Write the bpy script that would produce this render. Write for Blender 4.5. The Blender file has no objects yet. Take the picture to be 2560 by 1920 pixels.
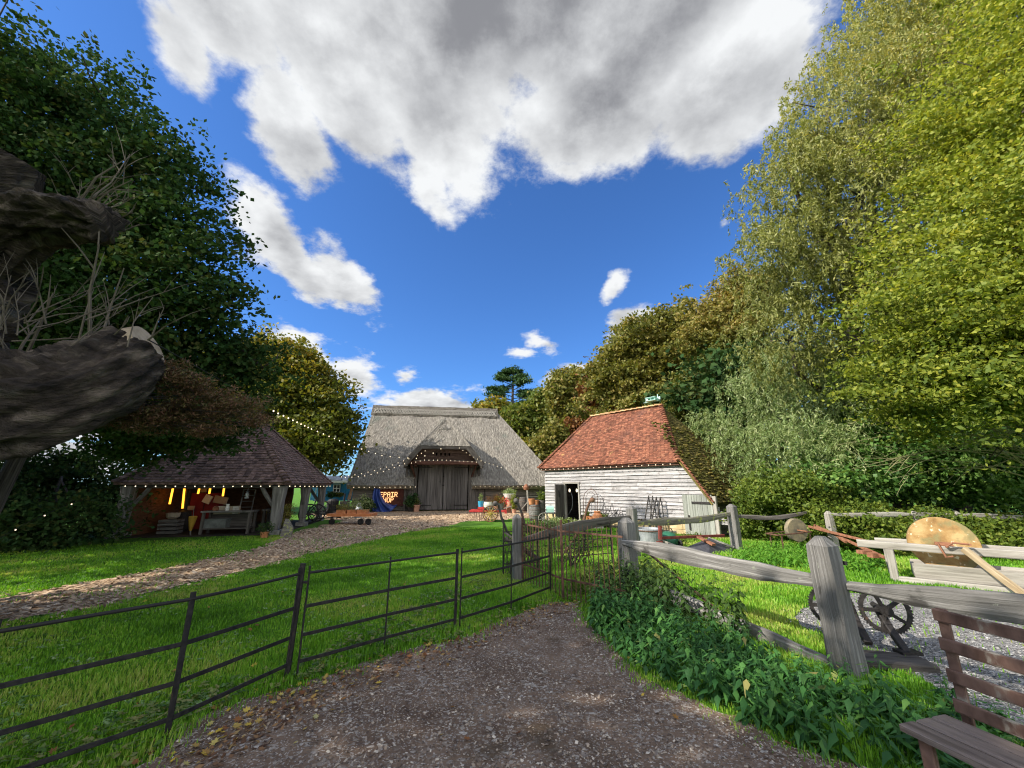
import bpy, math, random
import numpy as np
from math import radians, sin, cos, pi, atan, atan2, sqrt
from mathutils import Vector, Matrix
random.seed(7); RS = np.random.RandomState(11)
SC = bpy.context.scene; COL = SC.collection

# ---------------------------------------------------------------- camera
FPX = 975.0; PITCH = atan(255/FPX); H = 1.7
cam = bpy.data.cameras.new("camera"); camo = bpy.data.objects.new("camera", cam); COL.objects.link(camo)
cam.sensor_width = 36; cam.lens = 36*FPX/2560; cam.clip_start = 0.05; cam.clip_end = 3000
camo.location = (0, 0, H); camo.rotation_euler = (pi/2+PITCH, 0, 0); SC.camera = camo
_c, _s = cos(PITCH), sin(PITCH)
def ray(x, y):
    u = (x-1280)/FPX; v = -(y-960)/FPX
    return u, _c-v*_s, v*_c+_s
def G(x, y, z=0.0):                     # point on a horizontal plane seen at photo pixel x, y
    u, Y, Z = ray(x, y); t = (z-H)/Z
    return Vector((u*t, Y*t, z))
def V(x, y, Y):                         # point at distance Y in front
    u, yy, Z = ray(x, y); t = Y/yy
    return Vector((u*t, Y, H+Z*t))
def PX(p):                              # world -> photo pixel
    x, y, z = p[0], p[1], p[2]-H
    f = y*_c+z*_s; up = z*_c-y*_s
    return 1280+FPX*x/f, 960-FPX*up/f
def zc(Y, z): return Y*_c+(z-H)*_s
def VP(x, y, o, ang):                   # hit the vertical plane through o with heading ang -> (t, z)
    u, yy, Z = ray(x, y); dx, dy = cos(ang), sin(ang)
    # u*k = o.x+dx*t ; yy*k = o.y+dy*t
    det = u*(-dy)+dx*yy
    k = (o[0]*(-dy)+dx*o[1])/det
    t = ((u*k-o[0])*dx+(yy*k-o[1])*dy)
    return t, H+Z*k

# ---------------------------------------------------------------- sun, sky, exposure
SUN_AZ = Vector((-0.95, -0.33)).normalized(); SUN_EL = radians(36)
sd = Vector((SUN_AZ.x*cos(SUN_EL), SUN_AZ.y*cos(SUN_EL), sin(SUN_EL)))
sl = bpy.data.lights.new("sun", 'SUN'); sl.energy = 4.5; sl.angle = radians(0.5); sl.color = (1, .93, .82)
so = bpy.data.objects.new("sun", sl); COL.objects.link(so); so.location = (-30, -20, 40)
so.rotation_euler = sd.to_track_quat('Z', 'Y').to_euler()
SC.view_settings.view_transform = 'Standard'; SC.view_settings.look = 'None'
SC.view_settings.gamma = 1; SC.view_settings.exposure = 0.72
SC.view_settings.use_curve_mapping = False; SC.cycles.filter_width = 1.15

W = bpy.data.worlds.new("World"); SC.world = W; W.use_nodes = True
nt = W.node_tree; nt.nodes.clear()
def N(t, **k):
    n = nt.nodes.new(t)
    for a, b in k.items(): setattr(n, a, b)
    return n
def L(a, b): nt.links.new(a, b)
def mth(op, a, b=None, c=None, clamp=False):
    n = N('ShaderNodeMath', operation=op); n.use_clamp = clamp
    for i, v in enumerate((a, b, c)):
        if v is None: continue
        if isinstance(v, (int, float)): n.inputs[i].default_value = v
        else: L(v, n.inputs[i])
    return n.outputs[0]
def vmth(op, a, b=None, scale=None):
    n = N('ShaderNodeVectorMath', operation=op)
    for i, v in enumerate((a, b)):
        if v is None: continue
        if isinstance(v, (tuple, list, Vector)): n.inputs[i].default_value = v
        else: L(v, n.inputs[i])
    if scale is not None:
        if isinstance(scale, (int, float)): n.inputs['Scale'].default_value = scale
        else: L(scale, n.inputs['Scale'])
    return n.outputs[0] if op not in ('LENGTH', 'DOT_PRODUCT') else n.outputs['Value']
def mrange(v, a, b, c=0, d=1, smooth=True):
    n = N('ShaderNodeMapRange'); n.interpolation_type = 'SMOOTHSTEP' if smooth else 'LINEAR'
    L(v, n.inputs[0])
    for i, q in enumerate((a, b, c, d)): n.inputs[1+i].default_value = q
    return n.outputs[0]
def mixc(f, a, b, mode='MIX'):
    n = N('ShaderNodeMix', data_type='RGBA', blend_type=mode)
    for s, v in ((0, f), (6, a), (7, b)):
        if isinstance(v, (int, float)): n.inputs[s].default_value = v
        elif isinstance(v, (tuple, list)): n.inputs[s].default_value = tuple(v)+((1,) if len(v) == 3 else ())
        else: L(v, n.inputs[s])
    return n.outputs[2]
sky = N('ShaderNodeTexSky', sky_type='NISHITA'); sky.sun_disc = False
sky.sun_elevation = SUN_EL; sky.sun_rotation = atan2(SUN_AZ.x, SUN_AZ.y); sky.altitude = 50
sky.air_density = 1.0; sky.dust_density = 0.3; sky.ozone_density = 3.0
D = N('ShaderNodeTexCoord').outputs['Generated']
sx = N('ShaderNodeSeparateXYZ'); L(D, sx.inputs[0])
Zp = mth('MAXIMUM', sx.outputs[2], 0.0)
inv = mth('DIVIDE', 1.0, mth('ADD', Zp, 0.22))
P = vmth('SCALE', D, scale=inv)
def noise(vec, sc, det=8, rough=.55, col=False):
    n = N('ShaderNodeTexNoise'); n.inputs['Scale'].default_value = sc; n.inputs['Detail'].default_value = det
    n.inputs['Roughness'].default_value = rough; L(vec, n.inputs['Vector'])
    return n.outputs['Color'] if col else n.outputs['Fac']
az = mth('ARCTAN2', sx.outputs[0], sx.outputs[1]); el = mth('ARCSINE', sx.outputs[2])
cb = N('ShaderNodeCombineXYZ'); L(az, cb.inputs[0]); L(el, cb.inputs[1])
warp = vmth('SCALE', vmth('SUBTRACT', noise(P, 1.9, 7, .58, True), (.5, .5, .5)), scale=.15)
AE = vmth('ADD', cb.outputs[0], vmth('MULTIPLY', warp, (1, 1, 0)))
def azel(x, y):
    d = Vector(ray(x, y)).normalized(); return atan2(d.x, d.y), math.asin(d.z)
# cloud banks as seen in the photograph: (pixel centre, pixel radii, tilt, strength)
BL = [(1150, -60, 760, 330, 0, 1.5), (1600, 30, 560, 330, 0, 1.5), (1000, 120, 400, 240, 0, 1.2), (800, 110, 360, 210, 25, 1.0), (720, 300, 190, 110, 35, .8), (1130, 330, 200, 200, 15, 1.0),
      (1480, 280, 330, 220, -10, 1.1), (1850, 150, 330, 260, -15, 1.0), (560, 30, 230, 170, 15, .95), (470, 130, 110, 80, 30, .6), (1080, 460, 90, 70, 40, .6),
      (1420, 420, 150, 80, 5, .7), (700, 600, 200, 80, 38, .8), (850, 690, 150, 70, 35, .75), (620, 530, 90, 50, 40, .6),
      (760, 860, 120, 55, 35, .7), (880, 930, 100, 55, 15, .75), (1060, 1005, 140, 60, 5, .8), (1150, 1020, 80, 40, 0, .6),
      (1025, 935, 38, 24, 0, .5), (1560, 860, 130, 60, -35, .8), (1500, 930, 60, 30, -20, .5), (1390, 965, 100, 40, -20, .75),
      (1300, 905, 40, 18, 0, .42), (1380, 870, 60, 22, 10, .40), (1545, 725, 45, 18, -40, .36), (1790, 560, 65, 30, -40, .45), (1860, 720, 40, 40, 0, .5),
      (-300, 200, 300, 200, 0, .9), (3000, 300, 400, 300, 0, .9), (200, 1000, 250, 120, 0, .8), (100, 1150, 300, 70, 0, .8)]
BL = [b[:3]+(b[3],)+b[4:] for b in BL]
f = None; core = None
def blob(b, grow=1):
    x, y, rx, ry, tl, st = b
    a0, e0 = azel(x, y); a1, _ = azel(x+rx*.5, y); _, e1 = azel(x, y-ry*.5)
    sxr = abs(a1-a0)*2*grow; syr = abs(e1-e0)*2*grow
    m = N('ShaderNodeMapping', vector_type='TEXTURE'); L(AE, m.inputs[0])
    m.inputs['Location'].default_value = (a0, e0, 0); m.inputs['Rotation'].default_value = (0, 0, radians(-tl))
    m.inputs['Scale'].default_value = (max(sxr, .01), max(syr, .01), 1)
    ln = vmth('LENGTH', m.outputs[0])
    return mth('MULTIPLY', mth('SUBTRACT', 1.0, ln), st)
f = mth('SUBTRACT', mth('MULTIPLY', mrange(mth('MULTIPLY', sx.outputs[1], -1.0), -.05, .35), 1.2), .85)  # unseen cloud cover behind the camera, added for ambient light
for b in BL:
    v = blob(b); f = v if f is None else mth('SMOOTH_MAX', f, v, .08)
core = mth('SMOOTH_MAX', blob((1380, 0, 760, 330, 0, 1)), blob((1680, 120, 480, 260, -15, .9)), .3)
core = mth('SMOOTH_MAX', core, blob((950, 60, 300, 200, 20, .45)), .2)
nA = noise(P, 3.4, 14, .64); 
nB = noise(vmth('ADD', P, (SUN_AZ.x*.06, SUN_AZ.y*.06, .05)), 3.2, 12, .58)
dens = mth('ADD', f, mth('MULTIPLY', mth('SUBTRACT', nA, .5), 2.1))
alpha = mrange(dens, -.02, .36)
nC = noise(P, 2.4, 4, .5); nD = noise(vmth('ADD', P, (SUN_AZ.x*.09, SUN_AZ.y*.09, .07)), 2.4, 4, .5)
relief = mth('ADD', mth('MULTIPLY', mth('SUBTRACT', nA, nB), 1.5), mth('MULTIPLY', mth('SUBTRACT', nC, nD), 1.2))
lum = mth('ADD', .78, relief)
edge = mrange(dens, .15, .9, .12, -.10)
lum = mth('ADD', lum, edge)
lum = mth('SUBTRACT', lum, mth('MULTIPLY', mth('MULTIPLY', mrange(core, .02, .8), mth('ADD', .55, mth('MULTIPLY', noise(P, 1.3, 5, .5), .9))), .27))
lum = mth('SMOOTH_MAX', mth('MINIMUM', lum, 1.0), .30, .12)
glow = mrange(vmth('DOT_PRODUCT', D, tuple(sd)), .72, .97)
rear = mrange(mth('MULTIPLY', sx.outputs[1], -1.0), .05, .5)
lum = mth('MULTIPLY', lum, mth('ADD', mth('ADD', 1.0, mth('MULTIPLY', glow, 3.0)), mth('MULTIPLY', rear, .9)))  # clouds near the sun and behind the camera brightened to lift shaded ground
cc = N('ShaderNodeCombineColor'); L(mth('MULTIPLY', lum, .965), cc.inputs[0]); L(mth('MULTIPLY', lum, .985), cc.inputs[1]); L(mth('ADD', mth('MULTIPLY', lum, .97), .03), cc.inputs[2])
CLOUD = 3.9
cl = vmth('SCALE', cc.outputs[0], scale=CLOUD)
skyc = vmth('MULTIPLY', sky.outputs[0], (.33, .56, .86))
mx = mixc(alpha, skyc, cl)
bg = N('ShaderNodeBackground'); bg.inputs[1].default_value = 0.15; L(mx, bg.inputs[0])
wo = N('ShaderNodeOutputWorld'); L(bg.outputs[0], wo.inputs[0])
W.cycles.sampling_method = 'MANUAL'; W.cycles.sample_map_resolution = 512

# ---------------------------------------------------------------- material kit
def mat(name, c1, c2, scale=(5, 5, 5), rough=.85, bump=.3, var=.0, metal=0, detail=6, c3=None, ramp=(.35, .65), src='lc',
        spots=None, bs=1.0, spec=.3, transl=0, dist=.02):
    global nt
    m = bpy.data.materials.new(name); m.use_nodes = True; nt = m.node_tree; nt.nodes.clear()
    if src == 'lc': vec = N('ShaderNodeAttribute', attribute_name='lc').outputs['Vector']
    else: vec = N('ShaderNodeTexCoord').outputs['Object']
    rn = N('ShaderNodeAttribute', attribute_name='rnd').outputs['Fac']
    off = N('ShaderNodeCombineXYZ'); L(mth('MULTIPLY', rn, 37.0), off.inputs[0]); L(mth('MULTIPLY', rn, 11.0), off.inputs[1])
    v2 = vmth('ADD', vmth('MULTIPLY', vec, scale), off.outputs[0])
    n1 = noise(v2, 1.0, detail, .6)
    r = N('ShaderNodeValToRGB'); L(n1, r.inputs[0]); e = r.color_ramp.elements
    e[0].position, e[1].position = ramp; e[0].color = (*c1, 1); e[1].color = (*c2, 1)
    if c3: q = e.new((ramp[0]+ramp[1])/2+.02); q.color = (*c3, 1)
    colr = r.outputs[0]
    if var:
        k = mth('ADD', 1-var, mth('MULTIPLY', rn, 2*var)); colr = vmth('SCALE', colr, scale=k)
    if spots:                                       # (colour, scale, threshold, softness)
        for (sc_, ss, th, so_) in spots:
            ns = noise(vec, ss, 5, .6); colr = mixc(mrange(ns, th, th+so_), colr, sc_)
    b = N('ShaderNodeBsdfPrincipled'); L(colr, b.inputs['Base Color']); b.inputs['Roughness'].default_value = rough
    b.inputs['Metallic'].default_value = metal; b.inputs['Specular IOR Level'].default_value = spec
    if bump:
        bp = N('ShaderNodeBump'); bp.inputs['Strength'].default_value = bump; bp.inputs['Distance'].default_value = dist
        L(noise(vmth('SCALE', v2, scale=bs), 1.7, 7, .65), bp.inputs['Height']); L(bp.outputs[0], b.inputs['Normal'])
    o = N('ShaderNodeOutputMaterial')
    L(b.outputs[0], o.inputs[0])
    return m
def leafmat(name, cols, tr=.35, rough=.55, spec=.25):
    global nt
    m = bpy.data.materials.new(name); m.use_nodes = True; nt = m.node_tree; nt.nodes.clear()
    rn = N('ShaderNodeAttribute', attribute_name='rnd').outputs['Fac']
    r = N('ShaderNodeValToRGB'); L(rn, r.inputs[0]); e = r.color_ramp.elements
    e[0].position = 0; e[0].color = (*cols[0], 1); e[1].position = 1; e[1].color = (*cols[-1], 1)
    for i, c in enumerate(cols[1:-1]): q = e.new((i+1)/(len(cols)-1)); q.color = (*c, 1)
    b = N('ShaderNodeBsdfPrincipled'); L(r.outputs[0], b.inputs['Base Color']); b.inputs['Roughness'].default_value = rough
    b.inputs['Specular IOR Level'].default_value = spec
    t = N('ShaderNodeBsdfTranslucent'); L(vmth('MULTIPLY', r.outputs[0], (1.25, 1.25, .6)), t.inputs[0])
    ms = N('ShaderNodeMixShader'); ms.inputs[0].default_value = tr; L(b.outputs[0], ms.inputs[1]); L(t.outputs[0], ms.inputs[2])
    o = N('ShaderNodeOutputMaterial'); L(ms.outputs[0], o.inputs[0]); return m
def emat(name, col, st):
    global nt
    m = bpy.data.materials.new(name); m.use_nodes = True; nt = m.node_tree; nt.nodes.clear()
    e = N('ShaderNodeEmission'); e.inputs[0].default_value = (*col, 1); e.inputs[1].default_value = st
    o = N('ShaderNodeOutputMaterial'); L(e.outputs[0], o.inputs[0]); m.cycles.emission_sampling = 'NONE' if name != 'amber_tube_lamp' else 'AUTO'; return m

# ---------------------------------------------------------------- object kit
def tag(o, label=None, cat=None, group=None, kind=None):
    if label: o['label'] = label
    if cat: o['category'] = cat
    if group: o['group'] = group
    if kind: o['kind'] = kind
    return o
def thing(name, label, cat, loc=(0, 0, 0), rot=0, group=None):
    o = bpy.data.objects.new(name, None); COL.objects.link(o); o.location = loc; o.rotation_euler = (0, 0, rot)
    o.empty_display_size = .1
    return tag(o, label, cat, group)
def meshobj(name, v, f, m, parent=None, r=None, lc=None, smooth=False, local=False):
    v = np.asarray(v, dtype=np.float32).reshape(-1, 3)
    if lc is None: lc = v.copy()
    if parent is not None and not local:            # world coordinates -> parent space (thing > part or thing > part > sub-part)
        M_ = Matrix.Identity(4); p = parent; ch = []
        while p is not None: ch.append(p); p = p.parent
        for p in reversed(ch): M_ = M_ @ Matrix.Translation(p.location) @ p.rotation_euler.to_matrix().to_4x4()
        I = np.array(M_.inverted()); v = v @ I[:3, :3].T.astype(np.float32) + I[:3, 3].astype(np.float32)
    me = bpy.data.meshes.new(name)
    if isinstance(f, np.ndarray):
        k = f.shape[1]; nf = len(f)
        me.vertices.add(len(v)); me.vertices.foreach_set('co', v.ravel())
        me.loops.add(nf*k); me.loops.foreach_set('vertex_index', f.ravel().astype(np.int32))
        me.polygons.add(nf); me.polygons.foreach_set('loop_start', np.arange(nf, dtype=np.int32)*k)
        try: me.polygons.foreach_set('loop_total', np.full(nf, k, dtype=np.int32))
        except Exception: pass
        me.update(calc_edges=True)
    else:
        me.from_pydata([tuple(map(float, q)) for q in v], [], f); me.update()
    if r is not None:
        a = me.attributes.new('rnd', 'FLOAT', 'POINT'); a.data.foreach_set('value', np.asarray(r, dtype=np.float32))
    a = me.attributes.new('lc', 'FLOAT_VECTOR', 'POINT'); a.data.foreach_set('vector', np.asarray(lc, dtype=np.float32).ravel())
    if smooth: me.shade_smooth()
    me.materials.append(m)
    o = bpy.data.objects.new(name, me); COL.objects.link(o)
    if parent is not None: o.parent = parent
    return o
class MB:
    def __init__(s): s.v = []; s.f = []; s.r = []; s.l = []
    def add(s, v, f, r=None, lc=None):
        b = len(s.v); v = [Vector(q) for q in v]; s.v += v; s.f += [tuple(i+b for i in q) for q in f]
        rr = random.random() if r is None else r; s.r += [rr]*len(v)
        s.l += [tuple(q) for q in (lc if lc is not None else v)]; return s
    def box(s, c, sz, R=None, r=None):
        c = Vector(c); h = [q/2 for q in sz]; R = R or Matrix.Identity(3)
        lv = [(x*h[0], y*h[1], z*h[2]) for z in (-1, 1) for y in (-1, 1) for x in (-1, 1)]
        ax = max(range(3), key=lambda i: sz[i]); pm = {0: (0, 1, 2), 1: (1, 0, 2), 2: (2, 0, 1)}[ax]
        lc = [tuple(q[i]+c[i] for i in pm) for q in lv]
        return s.add([c+R @ Vector(q) for q in lv], [(0, 2, 3, 1), (4, 5, 7, 6), (0, 1, 5, 4), (2, 6, 7, 3), (0, 4, 6, 2), (1, 3, 7, 5)], r, lc)
    def beam(s, a, b, w, h=None, seg=1, jit=0, up=None, r=None, taper=1, arc=0, bev=.12):
        a, b = Vector(a), Vector(b); h = h or w; d = (b-a).normalized(); u = Vector(up) if up else Vector((0, 0, 1))
        if abs(d.dot(u)) > .95: u = Vector((0, 1, 0))
        x = d.cross(u).normalized(); y = x.cross(d).normalized(); n = 8; L_ = (b-a).length; k = 1-bev*2
        pr = [(1, -k), (1, k), (k, 1), (-k, 1), (-1, k), (-1, -k), (-k, -1), (k, -1)]
        vs = []; lc = []; per = [0, 1, 1.2, 2.2, 2.4, 3.4, 3.6, 4.6]; ph = random.random()*9
        for i in range(seg+1):
            t = i/seg; c = a.lerp(b, t); c = c+y*(arc*sin(pi*t)); tw = 1+(taper-1)*t
            if jit: c = c+(x*sin(ph+t*5.1+L_)+y*sin(ph*1.7+t*7.3))*jit
            jw = 1+(jit*6*sin(ph*2+t*9) if jit else 0)
            for q, (px, py) in enumerate(pr):
                jj = random.uniform(-1, 1)*jit*.6
                vs.append(c+x*(px*w/2*tw*jw+jj)+y*(py*h/2*tw*jw+jj)); lc.append((t*L_, per[q]*w/2, q*.02))
        f = [(i*n+j, i*n+(j+1) % n, (i+1)*n+(j+1) % n, (i+1)*n+j) for i in range(seg) for j in range(n)]
        f += [tuple(range(n-1, -1, -1)), tuple(seg*n+j for j in range(n))]
        return s.add(vs, f, r, lc)
    def tube(s, pts, rad, n=8, r=None, cap=True, jit=0):
        pts = [Vector(p) for p in pts]; m = len(pts)
        if not isinstance(rad, (list, tuple)): rad = [rad]*m
        vs = []; lc = []; x = None; L_ = 0
        for i, p in enumerate(pts):
            d = (pts[min(i+1, m-1)]-pts[max(i-1, 0)]).normalized()
            if x is None:
                x = d.cross(Vector((0, 0, 1)) if abs(d.z) < .9 else Vector((0, 1, 0))).normalized()
            else: x = (x-d*x.dot(d)).normalized()
            y = d.cross(x); L_ += (p-pts[i-1]).length if i else 0
            for j in range(n):
                a = 2*pi*j/n; q = rad[i]*(1+(random.uniform(-jit, jit) if jit else 0))
                vs.append(p+x*(cos(a)*q)+y*(sin(a)*q)); lc.append((L_, a*.16*3, rad[i]))
        f = [(i*n+j, i*n+(j+1) % n, (i+1)*n+(j+1) % n, (i+1)*n+j) for i in range(m-1) for j in range(n)]
        if cap: f += [tuple(range(n-1, -1, -1)), tuple((m-1)*n+j for j in range(n))]
        return s.add(vs, f, r, lc)
    def lathe(s, prof, n=20, M=None, r=None, close=True):        # prof: (radius, z)
        M = M or Matrix.Identity(4); vs = []; m = len(prof)
        for (q, z) in prof:
            for j in range(n): a = 2*pi*j/n; vs.append(M @ Vector((cos(a)*q, sin(a)*q, z)))
        f = [(i*n+j, i*n+(j+1) % n, (i+1)*n+(j+1) % n, (i+1)*n+j) for i in range(m-1) for j in range(n)]
        if close:
            if prof[0][0] > 1e-4: f.append(tuple(range(n-1, -1, -1)))
            if prof[-1][0] > 1e-4: f.append(tuple((m-1)*n+j for j in range(n)))
        return s.add(vs, f, r)
    def slab(s, poly, th, nrm=None, r=None):                    # planar polygon given thickness along -normal
        poly = [Vector(p) for p in poly]
        if nrm is None:
            nrm = Vector((0, 0, 0))
            for i in range(len(poly)): nrm += poly[i].cross(poly[(i+1) % len(poly)])
            nrm.normalize()
        n = len(poly); vs = poly+[p-nrm*th for p in poly]
        f = [tuple(range(n)), tuple(range(2*n-1, n-1, -1))]+[(i, n+i, n+(i+1) % n, (i+1) % n) for i in range(n)]
        return s.add(vs, f, r)
    def torus(s, c, R, r_, ax=(0, 0, 1), n=24, k=6, a0=0, a1=2*pi, r=None):
        ax = Vector(ax).normalized(); x = ax.orthogonal().normalized(); y = ax.cross(x); full = abs(a1-a0-2*pi) < 1e-3
        c = Vector(c); m = n if full else n+1; vs = []
        for i in range(m):
            a = a0+(a1-a0)*i/n; e = x*cos(a)+y*sin(a)
            for j in range(k): b = 2*pi*j/k; vs.append(c+e*(R+r_*cos(b))+ax*(r_*sin(b)))
        f = [(i*k+j, ((i+1) % m)*k+j, ((i+1) % m)*k+(j+1) % k, i*k+(j+1) % k) for i in range(n if full else n) for j in range(k)]
        return s.add(vs, f, r)
    def ball(s, c, R, n=8, m=6, r=None, sq=(1, 1, 1)):
        c = Vector(c); prof = [(sin(pi*i/m), -cos(pi*i/m)) for i in range(m+1)]
        vs = [c+Vector((q*R*cos(2*pi*j/n)*sq[0], q*R*sin(2*pi*j/n)*sq[1], z*R*sq[2])) for q, z in prof for j in range(n)]
        return s.add(vs, [(i*n+j, i*n+(j+1) % n, (i+1)*n+(j+1) % n, (i+1)*n+j) for i in range(m) for j in range(n)], r)
    def build(s, name, m, parent=None, smooth=False, local=False):
        return meshobj(name, [tuple(q) for q in s.v], s.f, m, parent, s.r, s.l, smooth, local)

def copytree(o, parent=None):
    c = o.copy(); COL.objects.link(c); c.parent = parent
    for ch in list(o.children): copytree(ch, c)
    return c
# ---------------------------------------------------------------- materials
OAK_GREY = mat('weathered_oak', (.085, .08, .072), (.37, .355, .335), (1.1, 24, 24), bump=.8, var=.12, c3=(.17, .162, .15), ramp=(.28, .74), detail=10, spots=[((.06, .056, .05), 3.2, .57, .12), ((.24, .25, .20), 9, .66, .05)])
OAK_DARK = mat('dark_oak', (.04, .034, .03), (.15, .135, .12), (1.2, 22, 22), bump=.5, var=.2, ramp=(.3, .72))
OAK_PALE = mat('sunbleached_oak', (.20, .18, .15), (.44, .41, .36), (1.2, 20, 20), bump=.5, var=.12, ramp=(.3, .7))
MOSSWOOD = mat('lichen_timber', (.09, .08, .065), (.24, .22, .18), (1.2, 22, 22), bump=.5, spots=[((.30, .31, .10), 9, .56, .06)])
BOARD_W = mat('pale_weatherboard', (.16, .152, .148), (.45, .43, .42), (1.3, 22, 22), bump=.5, var=.16, ramp=(.28, .62), spots=[((.22, .20, .19), 4, .54, .14)])
BOARD_D = mat('dark_weatherboard', (.075, .066, .055), (.21, .185, .16), (1.0, 25, 25), bump=.5, var=.3)
DOORW = mat('old_door_planks', (.03, .026, .024), (.19, .175, .165), (.5, 14, 14), bump=.4, var=.3, ramp=(.32, .7))
DOORG = mat('green_grey_planks', (.17, .18, .15), (.33, .34, .30), (.7, 18, 18), bump=.4, var=.2)
THATCH = mat('thatch', (.12, .105, .085), (.40, .365, .31), (11, 3.5, 3.5), bump=1.0, detail=9, c3=(.25, .225, .19), ramp=(.3, .68), dist=.10, bs=1.4,
             spots=[((.16, .17, .14), .45, .58, .15)])
THATCHR = mat('thatch_ridge', (.05, .042, .032), (.22, .195, .16), (10, 5, 5), bump=1.0, detail=8, dist=.1)
TILE_R = mat('red_clay_tile', (.115, .042, .025), (.28, .125, .068), (9, 9, 9), bump=.5, var=.42, c3=(.195, .070, .038), spots=[((.36, .21, .08), 2.6, .64, .1), ((.13, .065, .05), .8, .55, .3)])
TILE_M = mat('mossy_tile', (.07, .06, .02), (.20, .16, .04), (6, 6, 6), bump=.6, var=.4, spots=[((.24, .08, .05), 1.1, .60, .1)])
TILE_D = mat('old_brown_tile', (.075, .045, .038), (.24, .155, .13), (7, 7, 7), bump=.4, var=.45, spots=[((.16, .17, .10), 2.2, .62, .08)])
STONE = mat('sandstone', (.45, .33, .16), (.68, .54, .32), (4, 4, 4), bump=.5, var=.15)
PADSTONE = mat('grey_padstone', (.14, .135, .12), (.3, .29, .27), (6, 6, 6), bump=.5)
GRIND = mat('grindstone_ochre', (.20, .11, .04), (.46, .33, .15), (4, 4, 4), bump=.6, c3=(.36, .22, .085), detail=10, spots=[((.24, .20, .09), 3, .52, .12), ((.62, .56, .40), 9, .60, .06)])
GRIND2 = mat('grindstone_dark', (.09, .085, .07), (.28, .23, .14), (5, 5, 5), bump=.3)
IRON = mat('black_iron', (.010, .009, .009), (.035, .030, .027), (20, 20, 20), rough=.6, bump=.25, spots=[((.10, .05, .03), 6, .66, .1)])
RUSTIRON = mat('rusty_iron', (.055, .03, .022), (.17, .085, .055), (14, 14, 14), rough=.8, bump=.35, var=.2)
RUSTB = mat('rusty_bench_metal', (.09, .05, .037), (.21, .125, .095), (9, 9, 9), rough=.75, bump=.3, spots=[((.30, .27, .22), 7, .56, .12)])
RUSTO = mat('orange_rust', (.18, .075, .04), (.33, .15, .085), (12, 12, 12), bump=.3)
BENCHW = mat('bench_planks', (.10, .075, .062), (.27, .215, .185), (1.2, 24, 24), rough=.55, bump=.4)
REDP = mat('red_paint', (.42, .03, .03), (.60, .06, .05), (8, 8, 8), rough=.5, bump=.1)
REDD = mat('dark_red_paint', (.14, .03, .03), (.24, .06, .05), (8, 8, 8), rough=.5, bump=.1)
BLUEP = mat('blue_paint', (.03, .24, .52), (.05, .30, .60), (3, 3, 3), rough=.6, bump=.1)
BLUEL = mat('light_blue_paint', (.12, .40, .66), (.16, .46, .72), (3, 3, 3), rough=.6, bump=.05)
WHITEP = mat('white_paint', (.66, .66, .60), (.8, .8, .75), (4, 4, 4), rough=.6, bump=.05)
YELW = mat('yellow_wheel', (.30, .21, .04), (.46, .34, .08), (9, 9, 9), rough=.6, bump=.1)
TARP = mat('blue_tarpaulin', (.012, .035, .17), (.025, .065, .30), (2, 2, 2), rough=.42, bump=.2, spec=.5)
TERRA = mat('terracotta', (.45, .17, .07), (.62, .28, .13), (7, 7, 7), bump=.15)
TERRAP = mat('pale_terracotta', (.40, .20, .13), (.54, .30, .2), (6, 6, 6), bump=.15)
CREAM = mat('cream_glaze', (.55, .55, .44), (.72, .72, .62), (4, 4, 4), rough=.35, bump=.02)
BUCKET = mat('blue_bucket', (.04, .30, .48), (.06, .38, .58), (4, 4, 4), rough=.35, bump=.02)
GALV = mat('galvanised_steel', (.20, .22, .23), (.46, .48, .49), (3.5, 3.5, 3.5), rough=.5, metal=.35, bump=.1, spots=[((.16, .09, .06), 3, .68, .08)])
VERD = mat('verdigris', (.35, .60, .53), (.58, .80, .72), (18, 18, 18), rough=.6, bump=.1)
MINT = mat('mint_paint', (.32, .55, .45), (.42, .65, .55), (8, 8, 8), rough=.5, bump=.05)
BLACK = mat('dark_interior', (.008, .008, .01), (.02, .018, .018), (3, 3, 3), bump=0)
RUBBER = mat('rubber', (.012, .012, .012), (.03, .03, .03), (5, 5, 5), rough=.8, bump=.1)
GREYMESH = mat('grey_sheet', (.045, .045, .055), (.08, .08, .09), (6, 6, 6), rough=.6, bump=.15)
BARK = mat('bark', (.045, .035, .03), (.17, .14, .12), (2.2, 9, 9), bump=1.0, dist=.06)
BARKP = mat('pollard_bark', (.020, .014, .012), (.27, .21, .165), (3.5, 6, 6), bump=1.0, dist=.3, detail=11, c3=(.095, .070, .055), spots=[((.20, .18, .16), 1.3, .58, .12)])
SAWN = mat('sawn_wood', (.32, .23, .15), (.5, .39, .28), (6, 6, 6), bump=.2)
TWIG = mat('pale_twigs', (.07, .055, .04), (.20, .165, .13), (6, 6, 6), bump=.1)
REDIN = mat('crimson_cloth', (.16, .012, .02), (.24, .03, .03), (3, 3, 3), bump=.1)
CARD = mat('pale_board', (.35, .28, .2), (.5, .42, .32), (3, 3, 3), bump=.05)
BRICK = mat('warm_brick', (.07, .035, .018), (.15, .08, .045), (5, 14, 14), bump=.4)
ORANGEP = mat('orange_paint', (.50, .17, .06), (.62, .24, .10), (6, 6, 6), rough=.6, bump=.1)
WIRE = mat('black_cable', (.012, .012, .012), (.02, .02, .02), (9, 9, 9), bump=0)
GLASS = mat('dark_window_glass', (.02, .025, .03), (.05, .055, .06), (2, 2, 2), rough=.08, bump=0, spec=.6)
BULB = emat('lit_bulb', (1, .82, .55), 1.5)
TUBE = emat('amber_tube_lamp', (1, .38, .03), 1.9)
LETTER = emat('lit_letter_bulbs', (1, .52, .22), 1.1)
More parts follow.
